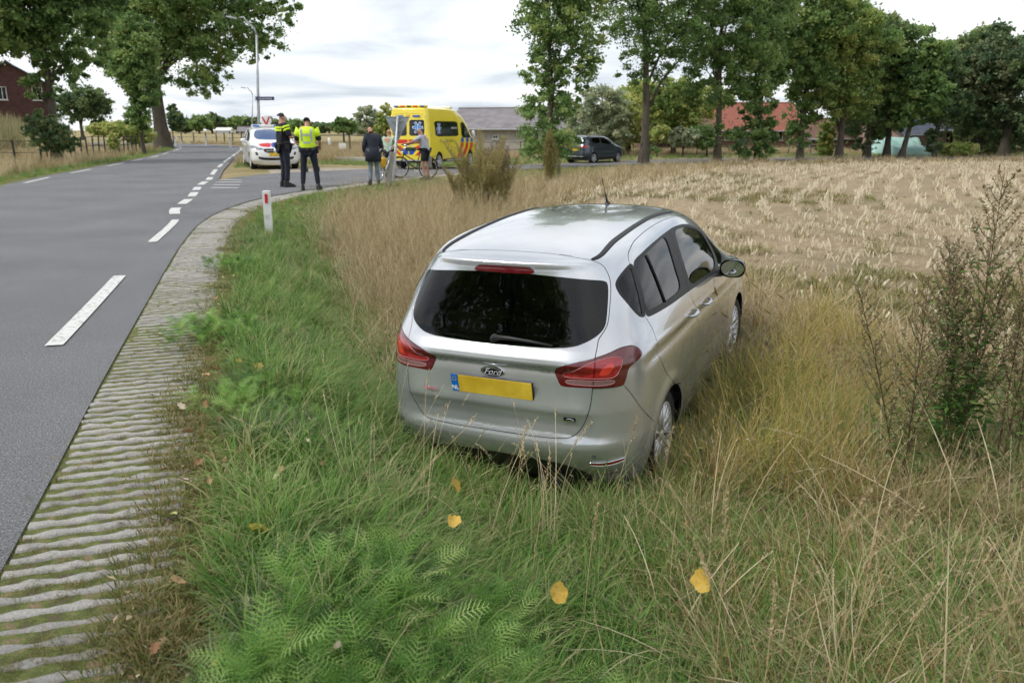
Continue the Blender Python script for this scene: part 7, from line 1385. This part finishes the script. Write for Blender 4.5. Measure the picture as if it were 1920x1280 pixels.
panel(S, uv, T, lab == 0, 'body', M['yellow'], amb, 0, shell=.02)
for nm, rg, mt_, off in (('windscreen', 'windscreen', 'privacy', 0), ('valance', 'black_low', 'black', .003)): panel(S, uv, T, L_(rg), nm, M[mt_], amb, 0, off)
for s in (1, -1):
    panel(S, uv, T, L_('rear_glass'), 'rear_window', M['gloss_black'], amb, s, .002, shell=.01); panel(S, uv, T, L_('side_glass'), 'side_window', M['gloss_black'], amb, s, .002, shell=.01); panel(S, uv, T, L_('door_glass'), 'side_window', M['privacy'], amb, s, .0)
    panel(S, uv, T, L_('red'), 'red_stripes', M['red_orange'] if 'red_orange' in M else M.setdefault('red_orange', mat('red_orange_film', (.62, .035, .015), .35)), amb, s, .002); panel(S, uv, T, L_('blue'), 'blue_stripes', M['blue_print'], amb, s, .002); panel(S, uv, T, L_('lamp'), 'tail_light', M['lamp_bright'], amb, s, .006, shell=.02)
    for cy in (0, 3.67): make_wheel(amb, s * .86, cy, .36, .36, .24, s < 0, 6); w2 = MB(); w2.lathe([(.43, .94), (.43, .5), (0, .5)], 24, 'X', (0, cy, .36)); w2.v = [(a * s, b, max(c, .28)) for a, b, c in w2.v]; w2.build('wheel_arch', M['dark'], amb, True)
    m = MB(); m.box((s * 1.12, 3.75, 1.50), (.14, .12, .34), ch=.04).tube([(s * .95, 3.78, 1.42), (s * 1.1, 3.76, 1.42)], .025, 6); auto_smooth(m.build('wing_mirror', M['white_wood'], amb), 60)
panel(S, uv, T, ~L_('cut') & ~L_('windscreen') & ~L_('door_glass'), 'inner_lining', M['dark'], amb, 0, -.04); MB().box((0, 2.0, .36), (1.6, 5.2, .10)).build('chassis', M['black'], amb); MB().box((0, -1.14, .42), (1.5, .22, .05), ch=.01).build('rear_step', M['galv'], amb); MB().tube([(1.02, .7, .36), (1.02, 3.0, .36)], .05, 8).build('side_step', M['galv'], amb)
bar = MB(); bar.box((0, -.70, 2.68), (1.5, .34, .10), ch=.03); bo = bar.build('light_bar', M['yellow'], amb)
for x, mm in ((-.62, 'blue_print'), (.62, 'blue_print'), (-.3, 'red_print'), (.3, 'red_print'), (0, 'black')): MB().box((x, -.885, 2.68), (.22, .03, .06), ch=.01).build('bar_light', M[mm], bo)
f = MB(); f.box((0, 2.35, 2.70), (1.2, .30, .12), ch=.04); f.build('front_light_bar', M['white_wood'], amb)
def star_of_life(parent, loc, rot, r):
    m = MB()
    for k in range(3):
        a = k * PI / 3; u = Vector((math.cos(a), 0, math.sin(a))); v = Vector((-math.sin(a), 0, math.cos(a)))
        for g, w_, y, mi in ((1.0, .21, 0, 0), (.90, .15, -.004, 1)): m.prism([u * r * g + v * r * w_, u * r * g - v * r * w_, -u * r * g - v * r * w_, -u * r * g + v * r * w_], (0, y - k * .0006, 0), (0, y - .003 - k * .0006, 0), mi)
    m.tube([(0, -.012, -r * .6), (0, -.012, r * .6)], r * .05, 5, 0); m.tube([(.1 * r * math.sin(t * 9), -.014, r * (t - .5)) for t in np.linspace(0, 1, 16)], r * .03, 4, 0); o = m.build('rescue_star', [M['white_print'], M['star_blue'] if 'star_blue' in M else M.setdefault('star_blue', mat('star_blue', (.06, .24, .62), .4))], parent); o.location = loc; o.rotation_euler = rot; return o
star_of_life(amb, (.48, -1.062, 1.80), (-.05, 0, 0), .25); star_of_life(amb, (-.48, -1.062, 1.80), (-.05, 0, 0), .25); star_of_life(amb, (.985, .02, 1.76), (0, 0, PI / 2), .24); amb.children[-1].rotation_euler = (-.08, 0, PI / 2)
text_mesh('AMBULANCE', .17, M['brown_print'] if 'brown_print' in M else M.setdefault('brown_print', mat('brown_print', (.30, .24, .05), .5)), 'lettering', amb, (1.008, 1.15, 1.22), (PI / 2 - .02, 0, PI / 2)); text_mesh('112', .15, M['brown_print'], 'lettering', amb, (1.008, .12, 1.22), (PI / 2 - .02, 0, PI / 2)); text_mesh('112', .13, M['red_print'], 'lettering', amb, (0, -1.025, 2.27), (PI / 2 - .1, 0, 0))
for s in (1, -1): MB().box((s * .40, -1.012, 2.27), (.34, .012, .07), M=Matrix.Rotation(-.1, 3, 'X')).build('blue_label', M['blue_print'], amb)
text_mesh('AMBULANCE', .12, M['white_print'], 'lettering', amb, (.975, 1.75, 1.78), (PI / 2 - .08, 0, PI / 2))
# ================================================================== people
SKIN = mat('skin', (.46, .25, .17), .55); SKIN2 = mat('skin_tan', (.38, .19, .12), .55)
def skin(name, V, E, R_l, mats, parent, root_i=0, extra=None, sub=2, M_=None):
    me = bpy.data.meshes.new(name); me.from_pydata([tuple(v) for v in V], E, []); o = bpy.data.objects.new(name, me); COL.objects.link(o); md = o.modifiers.new('s', 'SKIN'); o.data.skin_vertices[0]
    for i, r in enumerate(R_l): sv_ = me.skin_vertices[0].data[i]; sv_.radius = (r if hasattr(r, '__len__') else (r, r)); sv_.use_root = (i == root_i)
    sb = o.modifiers.new('u', 'SUBSURF'); sb.levels = sb.render_levels = sub; bpy.context.view_layer.update(); dg = bpy.context.evaluated_depsgraph_get(); m2 = bpy.data.meshes.new_from_object(o.evaluated_get(dg)); bpy.data.objects.remove(o)
    if extra:
        bm = bmesh.new(); bm.from_mesh(m2)
        for f_ in bm.faces: f_.material_index = 0
        mb = mesh('x', extra.v, extra.f, [], False); bm.from_mesh(mb); bm.to_mesh(m2); bm.free()
    m2.materials.clear(); m2.materials.append(mats); m2.polygons.foreach_set('use_smooth', [True] * len(m2.polygons)); return link(name, m2, parent)
def person(loc, rz, H, label, P, top, trousers, shoes, hair=None, sk=None, sleeve=.5, vest=None, shorts=False, bald=False, bulk=1.0, patch=None, long_top=0.0, belt=None):
    """P: joint positions for a 1.8 m body, x right, y forward"""
    sk = sk or SKIN; root = empty('person', loc, rz, label, 'person'); root.scale = (H / 1.8,) * 3; J = {k: Vector(v) for k, v in P.items()}
    d = dict(pelvis=(0, 0, .96), waist=(0, .0, 1.10), chest=(0, 0, 1.30), neck=(0, -.01, 1.47), head=(0, .02, 1.62), crown=(0, .01, 1.73), ls=(-.185, 0, 1.42), rs=(.185, 0, 1.42), le=(-.25, -.02, 1.13), re=(.25, -.02, 1.13), lw=(-.25, .06, .89), rw=(.25, .06, .89), lh=(-.10, 0, .92), rh=(.10, 0, .92), lk=(-.11, .02, .50), rk=(.11, .02, .50), la=(-.12, -.02, .09), ra=(.12, -.02, .09), lt=(-.14, .15, .03), rt=(.14, .15, .03))
    for k, v in d.items(): J.setdefault(k, Vector(v))
    face = (J['head'] - J['neck']); fdir = Vector(P.get('look', (0, 1, 0))).normalized(); hd_ = J['head']; jaw = hd_ + fdir * .045 - Vector((0, 0, .075)); nose = hd_ + fdir * .105 - Vector((0, 0, .02)); side = fdir.cross(Vector((0, 0, 1))).normalized()
    b = bulk; V = [J['pelvis'], J['waist'], J['chest'], J['neck'], hd_ - Vector((0, 0, .05)), J['crown'] - Vector((0, 0, .035)), jaw, J['ls'], J['le'], J['lw'], J['rs'], J['re'], J['rw'], J['lh'], J['lk'], J['la'], J['rh'], J['rk'], J['ra'], J['lt'], J['rt']]
    E = [(0, 1), (1, 2), (2, 3), (3, 4), (4, 5), (4, 6), (2, 7), (7, 8), (8, 9), (2, 10), (10, 11), (11, 12), (0, 13), (13, 14), (14, 15), (0, 16), (16, 17), (17, 18), (15, 19), (18, 20)]
    R0 = [.13 * b, .12 * b, .14 * b, .055, .075, .070, .045, .06, .042, .028, .06, .042, .028, .085, .055, .038, .085, .055, .038, .03, .03]
    ex = MB(); 
    for w_, e_, s in (('lw', 'le', -1), ('rw', 're', 1)):
        dr_ = (J[w_] - J[e_]).normalized(); o_ = dr_.cross(Vector((0, 1, .3))).normalized(); o2 = dr_.cross(o_); hb = J[w_] + dr_ * .01; ex.tube([J[w_] - dr_ * .03, hb + dr_ * .03, hb + dr_ * .075], [.024, .036, .034], 8)
        for k in range(4): q0 = hb + dr_ * .07 + o_ * (-.03 + .02 * k); L__ = (.062, .074, .07, .055)[k]; ex.tube([q0 - dr_ * .02, q0 + dr_ * L__ * .45, q0 + dr_ * L__ * .85 + o2 * .022], [.0095, .009, .007], 6)
        ex.tube([hb + dr_ * .015, hb + dr_ * .04 - o_ * .045, hb + dr_ * .07 - o_ * .058 + o2 * .01], [.012, .011, .008], 6)
    ex.tube([hd_ + fdir * .07, nose + fdir * .008, hd_ + fdir * .08 - Vector((0, 0, .035))], [.012, .014, .008], 6)
    for s in (1, -1): ex.lathe([(0, .012), (.022, .008), (.026, 0), (.02, -.008)], 10, 'X', hd_ + side * .078 * s - Vector((0, 0, .02)))
    skin('body', V, E, R0, sk, root, 0, ex)
    fc = MB()
    for s in (1, -1): fc.lathe([(0, .010), (.010, .006), (.012, 0)], 8, 'Z', hd_ + fdir * .082 + side * .030 * s + Vector((0, 0, .012)))
    fc.build('eyes', M['black'], root); MB().tube([hd_ + fdir * .082 - Vector((0, 0, .062)) - side * .022, hd_ + fdir * .088 - Vector((0, 0, .063)), hd_ + fdir * .082 - Vector((0, 0, .062)) + side * .022], .005, 5).build('mouth', M['lip'] if 'lip' in M else M.setdefault('lip', mat('lip', (.30, .10, .09), .5)), root)
    # clothing
    lo = J['pelvis'] + Vector((0, 0, -.02 - long_top)); cv = [lo, J['waist'], J['chest'], J['chest'].lerp(J['neck'], .55), J['ls'], J['ls'].lerp(J['le'], min(1, sleeve * 2)), J['rs'], J['rs'].lerp(J['re'], min(1, sleeve * 2))]; ce = [(0, 1), (1, 2), (2, 3), (2, 4), (4, 5), (2, 6), (6, 7)]; cr_ = [.168 * b, .155 * b, .172 * b, .10, .085 * b, .062 * b, .085 * b, .062 * b]
    if sleeve > .5:
        f_ = (sleeve - .5) * 2; n0 = len(cv); cv += [J['le'].lerp(J['lw'], f_), J['re'].lerp(J['rw'], f_)]; ce += [(5, n0), (7, n0 + 1)]; cr_ += [.045 * b, .045 * b]
    skin('jacket' if sleeve > .5 else 'shirt', cv, ce, cr_, top, root, 1)
    if long_top:
        sk_ = MB(); sk_.lathe([(.135 * b, J['pelvis'].z - .10 - long_top * 1.3), (.205 * b, J['pelvis'].z - .085 - long_top * 1.3), (.210 * b, J['pelvis'].z), (.165 * b, J['pelvis'].z + .10)], 22, c=(J['pelvis'].x, J['pelvis'].y, 0)); sk_.v = [(x, y * .92, z) for x, y, z in sk_.v]; sk_.build('jacket_skirt', top, root, True)
    k_ = .55 if shorts else .93; tv = [J['pelvis'] + Vector((0, 0, .05)), J['lh'], J['lk'], J['rh'], J['rk']]; te = [(0, 1), (1, 2), (0, 3), (3, 4)]; tr_ = [.150 * b, .105, .072, .105, .072]
    if shorts: tv[2] = J['lh'].lerp(J['lk'], .85); tv[4] = J['rh'].lerp(J['rk'], .85); tr_[2] = tr_[4] = .085
    else: tv += [J['lk'].lerp(J['la'], k_), J['rk'].lerp(J['ra'], k_)]; te += [(2, 5), (4, 6)]; tr_ += [.062, .062]
    skin('shorts' if shorts else 'trousers', tv, te, tr_, trousers, root, 0)
    for a, t in (('la', 'lt'), ('ra', 'rt')):
        A_, T_ = J[a], J[t]; f2 = (T_ - A_); f2.z = 0; f2.normalize(); m = MB(); s2 = Vector((-f2.y, f2.x, 0)); base = Vector((A_.x, A_.y, A_.z - .09)); prof = [(-.075, .035, .10), (-.05, .045, .16), (.03, .046, .13), (.10, .05, .085), (.17, .042, .06), (.195, .022, .035)]; vs = []
        for u, w_, h in prof: vs += [base + f2 * u - s2 * w_, base + f2 * u + s2 * w_, base + f2 * u + s2 * w_ * .75 + Vector((0, 0, h)), base + f2 * u - s2 * w_ * .75 + Vector((0, 0, h))]
        fs = [(i * 4 + k, i * 4 + (k + 1) % 4, (i + 1) * 4 + (k + 1) % 4, (i + 1) * 4 + k) for i in range(5) for k in range(4)] + [(0, 1, 2, 3), (20, 23, 22, 21)]; m.add(vs, fs); auto_smooth(m.build('boot' if not shorts else 'shoe', shoes, root), 50)
    if not bald or hair:
        hm = hair; V2 = []; F2 = []; n = 14; rr = .090
        for i in range(7):
            th_ = i / 6 * 1.45
            for k in range(n):
                a = 2 * PI * k / n; q = Vector((math.cos(a) * math.sin(th_) * rr * .86, math.sin(a) * math.sin(th_) * rr * 1.02, math.cos(th_) * rr * 1.05)); q = side * q.x + fdir * (q.y - .014) + Vector((0, 0, 1)) * q.z
                V2.append(hd_ + q + Vector((0, 0, .004)) - fdir * (.02 if i > 3 else 0))
        F2 = [(i * n + k, i * n + (k + 1) % n, (i + 1) * n + (k + 1) % n, (i + 1) * n + k) for i in range(6) for k in range(n)]; F2 = [f_ for f_ in F2 if not (sum((V2[i] - hd_).dot(fdir) for i in f_) / 4 > .025 and sum((V2[i] - hd_).z for i in f_) / 4 < .055)]
        link('hair', mesh('hair', [tuple(v) for v in V2], F2, hm, True), root)
    return root, J
M['shirt_black'] = mat('police_black', (.012, .013, .018), .85); M['boots'] = mat('boots', (.012, .012, .012), .55); M['hivis'] = mat('hi_vis_yellow', (.62, .86, .02), .6); M['reflective'] = mat('reflective_grey', (.42, .46, .48), .35, .3); M['hair_dark'] = mat('hair_dark', (.02, .014, .01), .8); M['hair_grey'] = mat('hair_grey', (.34, .30, .27), .8); M['hair_ginger'] = mat('hair_reddish', (.26, .12, .07), .8)
M['jeans'] = noisy('grey_jeans', [(.14, .17, .21), (.22, .26, .31)], 12, .9); M['jacket'] = mat('navy_jacket', (.018, .022, .036), .8); M['grey_tee'] = noisy('grey_tee', [(.36, .39, .45), (.44, .47, .53)], 8, .9); M['green_shirt'] = noisy('patterned_green_shirt', [(.22, .40, .26), (.58, .66, .56)], 22, .9); M['teal_shirt'] = mat('teal_shirt', (.12, .26, .32), .85)
def band_(parent, J, mats, zs, r, w_=.045, nm='reflective_band', dy=0, b=1.0):
    for z, rx, ry in zs: m = MB(); m.lathe([(1, z - w_ / 2), (1, z + w_ / 2)], 28); m.v = [(x * rx, y * ry + dy, zz) for x, y, zz in m.v]; m.build(nm, mats, parent, True)
# officer in black with the yellow shoulder band
q = gnd(537, 351); o1, J1 = person((q.x, q.y, 0.01), math.radians(-52), 2.14, 'police officer in black with a yellow shoulder band, arms folded, turned to the right', dict(le=(-.27, .05, 1.16), re=(.27, .07, 1.16), lw=(-.06, .27, 1.20), rw=(.06, .29, 1.16), lh=(-.10, 0, .92), look=(.1, 1, -.1)), M['shirt_black'], M['navy'], M['boots'], M['hair_dark'], bulk=1.08)
M['check'] = mat('police_check_yellow', (.66, .88, .02), .5)
for z, rx, ry in ((1.385, .205, .168), (1.325, .212, .176)):
    m = MB(); m.lathe([(1, z - .022), (1, z + .022)], 32); m.v = [(x * rx, y * ry, zz) for x, y, zz in m.v]; m.build('shoulder_band', M['check'], o1, True)
for s, sh, el in ((-1, 'ls', 'le'), (1, 'rs', 're')):
    a, b = J1[sh], J1[el]; m = MB(); m.tube([a.lerp(b, .02), a.lerp(b, .18)], .094, 14).tube([a.lerp(b, .26), a.lerp(b, .40)], .088, 14); m.build('sleeve_band', M['check'], o1, True)
bm_ = MB(); bm_.lathe([(.178, .985), (.182, 1.0), (.182, 1.03), (.178, 1.045)], 28); o = bm_.build('belt', M['boots'], o1, True)
for x, y, s_ in ((.19, 0, (.05, .11, .20)), (-.19, .02, (.05, .09, .13)), (.10, -.15, (.08, .05, .10)), (-.10, -.15, (.08, .05, .12)), (-.16, -.10, (.06, .06, .16))): MB().box((x, y, .97), s_, ch=.012).build('belt_pouch', M['boots'], o1)
q = gnd(583, 357); o2, J2 = person((q.x, q.y, 0.01), math.radians(4), 2.02, 'police officer in a yellow reflective vest with grey stripes, back turned, looking down', dict(head=(0, .07, 1.59), crown=(0, .09, 1.69), neck=(0, .01, 1.47), le=(-.28, .0, 1.14), re=(.28, .0, 1.14), lw=(-.17, .24, 1.08), rw=(.24, .22, 1.02), lk=(-.15, .02, .50), rk=(.15, .02, .50), la=(-.18, -.02, .09), ra=(.19, -.02, .09), lt=(-.22, .15, .03), rt=(.22, .15, .03), look=(0, 1, -.5)), M['shirt_black'], M['navy'], M['boots'], M['hair_dark'], bulk=1.1)
vv = MB(); prof = [(.195, .165, 1.00), (.203, .172, 1.06), (.198, .170, 1.15), (.200, .176, 1.26), (.214, .180, 1.34), (.215, .165, 1.40), (.185, .12, 1.455), (.09, .085, 1.485)]; n = 28; vs = [(rx * (abs(math.cos(2 * PI * k / n)) ** .8 * math.copysign(1, math.cos(2 * PI * k / n))), ry * math.sin(2 * PI * k / n), z) for rx, ry, z in prof for k in range(n)]; vv.add(vs, [(i * n + k, i * n + (k + 1) % n, (i + 1) * n + (k + 1) % n, (i + 1) * n + k) for i in range(len(prof) - 1) for k in range(n)]); vo = vv.build('vest', M['hivis'], o2, True)
for z, rx, ry in ((1.115, .204, .176), (1.295, .209, .183)):
    m = MB(); m.lathe([(1, z - .022), (1, z + .022)], 32); m.v = [(x * rx, y * ry, zz) for x, y, zz in m.v]; m.build('reflective_band', M['reflective'], vo, True)
for s in (-1, 1):
    m = MB(); m.add([(s * .115 + dx, -y - .012, z) for y, z in ((.130, 1.44), (.150, 1.40), (.158, 1.34), (.155, 1.26), (.150, 1.15)) for dx in (-.022, .022)], [(2 * i, 2 * i + 1, 2 * i + 3, 2 * i + 2) for i in range(4)]); m.build('reflective_band', M['reflective'], vo)
for sh, el in (('ls', 'le'), ('rs', 're')): a, b = J2[sh], J2[el]; MB().tube([a - (b - a) * .1, a.lerp(b, .35), a.lerp(b, .58)], [.092, .090, .078], 14).build('sleeve', M['hivis'], o2, True)
for x, y, s_ in ((.21, 0, (.06, .10, .17)), (-.20, .02, (.05, .09, .12)), (.0, -.16, (.10, .04, .07))): MB().box((x, y, .95), s_, ch=.012).build('belt_pouch', M['boots'], o2)
# a person in teal bending beside the open door, between the two officers
q = gnd(562, 325); person((q.x, q.y + 1.2, 0), math.radians(70), 1.95, 'person in a teal shirt and grey trousers half hidden behind the two officers', dict(head=(0, .16, 1.52), crown=(0, .20, 1.62), neck=(0, .08, 1.40), chest=(0, .06, 1.24), ls=(-.18, .07, 1.35), rs=(.18, .07, 1.35), le=(-.24, .12, 1.06), re=(.24, .14, 1.06), lw=(-.18, .34, .98), rw=(.18, .36, .98), rk=(.13, -.10, .50), ra=(.14, -.34, .11), rt=(.15, -.18, .03), look=(0, 1, -.3)), M['teal_shirt'], M['jeans'], M['boots'], M['hair_ginger'])
# bald man in the navy jacket
q = gnd(702, 347); person((q.x, q.y, .0), math.radians(22), 1.86, 'bald man in a long navy jacket and faded jeans, stooping, seen from behind', dict(head=(-.03, .16, 1.56), crown=(-.03, .18, 1.66), neck=(0, .07, 1.42), chest=(0, .03, 1.26), ls=(-.18, .02, 1.36), rs=(.19, .02, 1.36), le=(-.25, .02, 1.07), re=(.26, .02, 1.07), lw=(-.20, .20, .90), rw=(.24, .16, .86), lk=(-.08, .04, .50), rk=(.10, .0, .50), look=(-.5, 1, -.3)), M['jacket'], M['jeans'], M['boots'], None, sleeve=.97, bald=True, bulk=1.12, long_top=.16)
# cyclist in the patterned shirt, behind the sign
q = gnd(729, 335); person((q.x, q.y + .3, -.01), math.radians(-20), 1.70, 'cyclist in a pale green patterned shirt behind the give-way sign', dict(head=(0, .08, 1.58), neck=(0, .03, 1.44), le=(-.26, .1, 1.14), re=(.26, .1, 1.14), lw=(-.24, .36, 1.02), rw=(.24, .36, 1.02)), M['green_shirt'], M['navy'], M['boots'], M['hair_ginger'])
# cyclist in the grey shirt, leaning to the handlebar
q = gnd(799, 336); person((q.x, q.y, -.02), math.radians(72), 1.82, 'man in a light grey shirt and dark shorts leaning on the bicycle handlebar', dict(head=(0, .20, 1.56), crown=(0, .20, 1.67), neck=(0, .12, 1.42), chest=(0, .08, 1.25), waist=(0, .02, 1.08), ls=(-.18, .10, 1.36), rs=(.18, .10, 1.36), le=(-.22, .38, 1.20), re=(.22, .38, 1.20), lw=(-.20, .66, 1.14), rw=(.20, .66, 1.14), lk=(-.12, .06, .50), rk=(.12, .0, .50), look=(0, 1, -.15)), M['grey_tee'], M['navy'], M['boots'], None, sk=SKIN2, shorts=True, bald=True, sleeve=.38)
# ================================================================== bicycles
def bicycle(loc, rz, label, framem, basket=None, lean=.06, s=1.0):
    root = empty('bicycle', loc, rz, label, 'bicycle', 'bicycles at the side of the road'); root.scale = (s,) * 3; root.rotation_euler = (0, lean, rz)  # forward +y
    for y in (-.55, .55):
        w_ = MB(); w_.tube([(0, y + .34 * math.cos(a), .36 + .34 * math.sin(a)) for a in np.linspace(0, 2 * PI, 33)], .020, 8, cap=False); wo = w_.build('wheel', M['rubber'], root, True); r = MB(); r.tube([(0, y + .315 * math.cos(a), .36 + .315 * math.sin(a)) for a in np.linspace(0, 2 * PI, 33)], .011, 6, cap=False)
        for k in range(14): a = 2 * PI * k / 14; r.tube([((.03 if k % 2 else -.03), y, .36), (0, y + .31 * math.cos(a), .36 + .31 * math.sin(a))], .0022, 3, cap=False)
        r.tube([(-.045, y, .36), (.045, y, .36)], .022, 8); r.build('rim', M['chrome'], wo, True)
        g = MB(); n = 12; vs = []
        for k in range(n + 1): a = (.15 + .75 * k / n) * PI if y > 0 else (.05 + .85 * k / n) * PI; vs += [(-.03, y + .375 * math.cos(a), .36 + .375 * math.sin(a)), (.03, y + .375 * math.cos(a), .36 + .375 * math.sin(a))]
        g.add(vs, [(2 * k, 2 * k + 1, 2 * k + 3, 2 * k + 2) for k in range(n)]); g.build('mudguard', framem, root)
    f = MB(); bb = (0, -.08, .30); ht = (0, .38, .86); hb = (0, .42, .68); st = (0, -.22, .80)
    for a, b, r_ in ((bb, hb, .022), (bb, st, .018), (hb, ht, .022), ((0, -.14, .52), (0, .40, .80), .018), (bb, (.05, -.55, .36), .011), (bb, (-.05, -.55, .36), .011), (st, (.05, -.55, .36), .009), (st, (-.05, -.55, .36), .009), (hb, (.05, .55, .36), .013), (hb, (-.05, .55, .36), .013)): f.tube([a, b], r_, 8)
    f.build('frame', framem, root, True); MB().tube([(0, .38, .84), (0, .34, 1.05)], .014, 8).tube([(-.28, .12, 1.06), (-.24, .26, 1.09), (0, .34, 1.06), (.24, .26, 1.09), (.28, .12, 1.06)], .012, 8).build('handlebar', M['chrome'], root, True)
    s_ = MB(); s_.box((0, -.26, .95), (.16, .26, .06), ch=.025).tube([(0, -.23, .80), (0, -.25, .93)], .014, 8); s_.build('saddle', M['black'], root); c = MB(); c.lathe([(0, .055), (.09, .055), (.09, .045), (0, .045)], 18, 'X', bb); c.tube([(.06, -.08, .30), (.08, .02, .16)], .010, 6).tube([(-.06, -.08, .30), (-.08, -.18, .44)], .010, 6).box((.12, .02, .16), (.09, .07, .02)).box((-.12, -.18, .44), (.09, .07, .02)); c.build('crankset', M['chrome'], root)
    r = MB(); r.tube([(.06, -.30, .74), (.06, -.80, .74), (-.06, -.80, .74), (-.06, -.30, .74)], .007, 5).tube([(.06, -.74, .74), (.05, -.55, .36)], .006, 5).tube([(-.06, -.74, .74), (-.05, -.55, .36)], .006, 5); r.build('carrier', M['black'], root); MB().box((0, .44, .86), (.07, .08, .07), ch=.02).build('front_lamp', M['chrome'], root); return root
bq = gnd(777, 334); b1 = bicycle((bq.x, bq.y - .15, gz(bq.x, bq.y) + .0), math.radians(68), 'silver bicycle seen from the side, held by the man in the grey shirt', M['dark_metal'])
bq2 = gnd(724, 338); b2 = bicycle((bq2.x, bq2.y - .1, gz(bq2.x, bq2.y)), math.radians(-12), 'bicycle seen from behind with a yellow bag, beside the cyclist in the patterned shirt', M['galv'])
def at_bike(b, p): return b.matrix_basis @ Vector(p)
def bag(name, b, p, dims, mm, label, ch=.03): o = MB().box((0, 0, 0), dims, ch=ch).me(name, mm); ob = link(name, o, None, at_bike(b, p)); ob.rotation_euler = b.rotation_euler; tag(ob, label, 'bag')
M['bag_grey'] = noisy('grey_bag', [(.22, .21, .20), (.34, .33, .31)], 9, .8); M['bag_yellow'] = mat('yellow_bag', (.62, .36, .01), .6); M['crate_green'] = mat('dark_green_crate', (.012, .06, .045), .6)
bag('bicycle_bag', b1, (-.14, -.56, .55), (.13, .34, .34), M['bag_grey'], 'grey pannier bag on the rear wheel of the side-on bicycle'); bag('bicycle_bag', b2, (.12, -.52, .60), (.12, .28, .30), M['bag_yellow'], 'bright yellow bag hanging on the bicycle seen from behind')
bag('bicycle_bag', b1, (0, .12, .96), (.26, .30, .12), M['crate_green'], 'dark green bag between saddle and handlebar of the side-on bicycle')
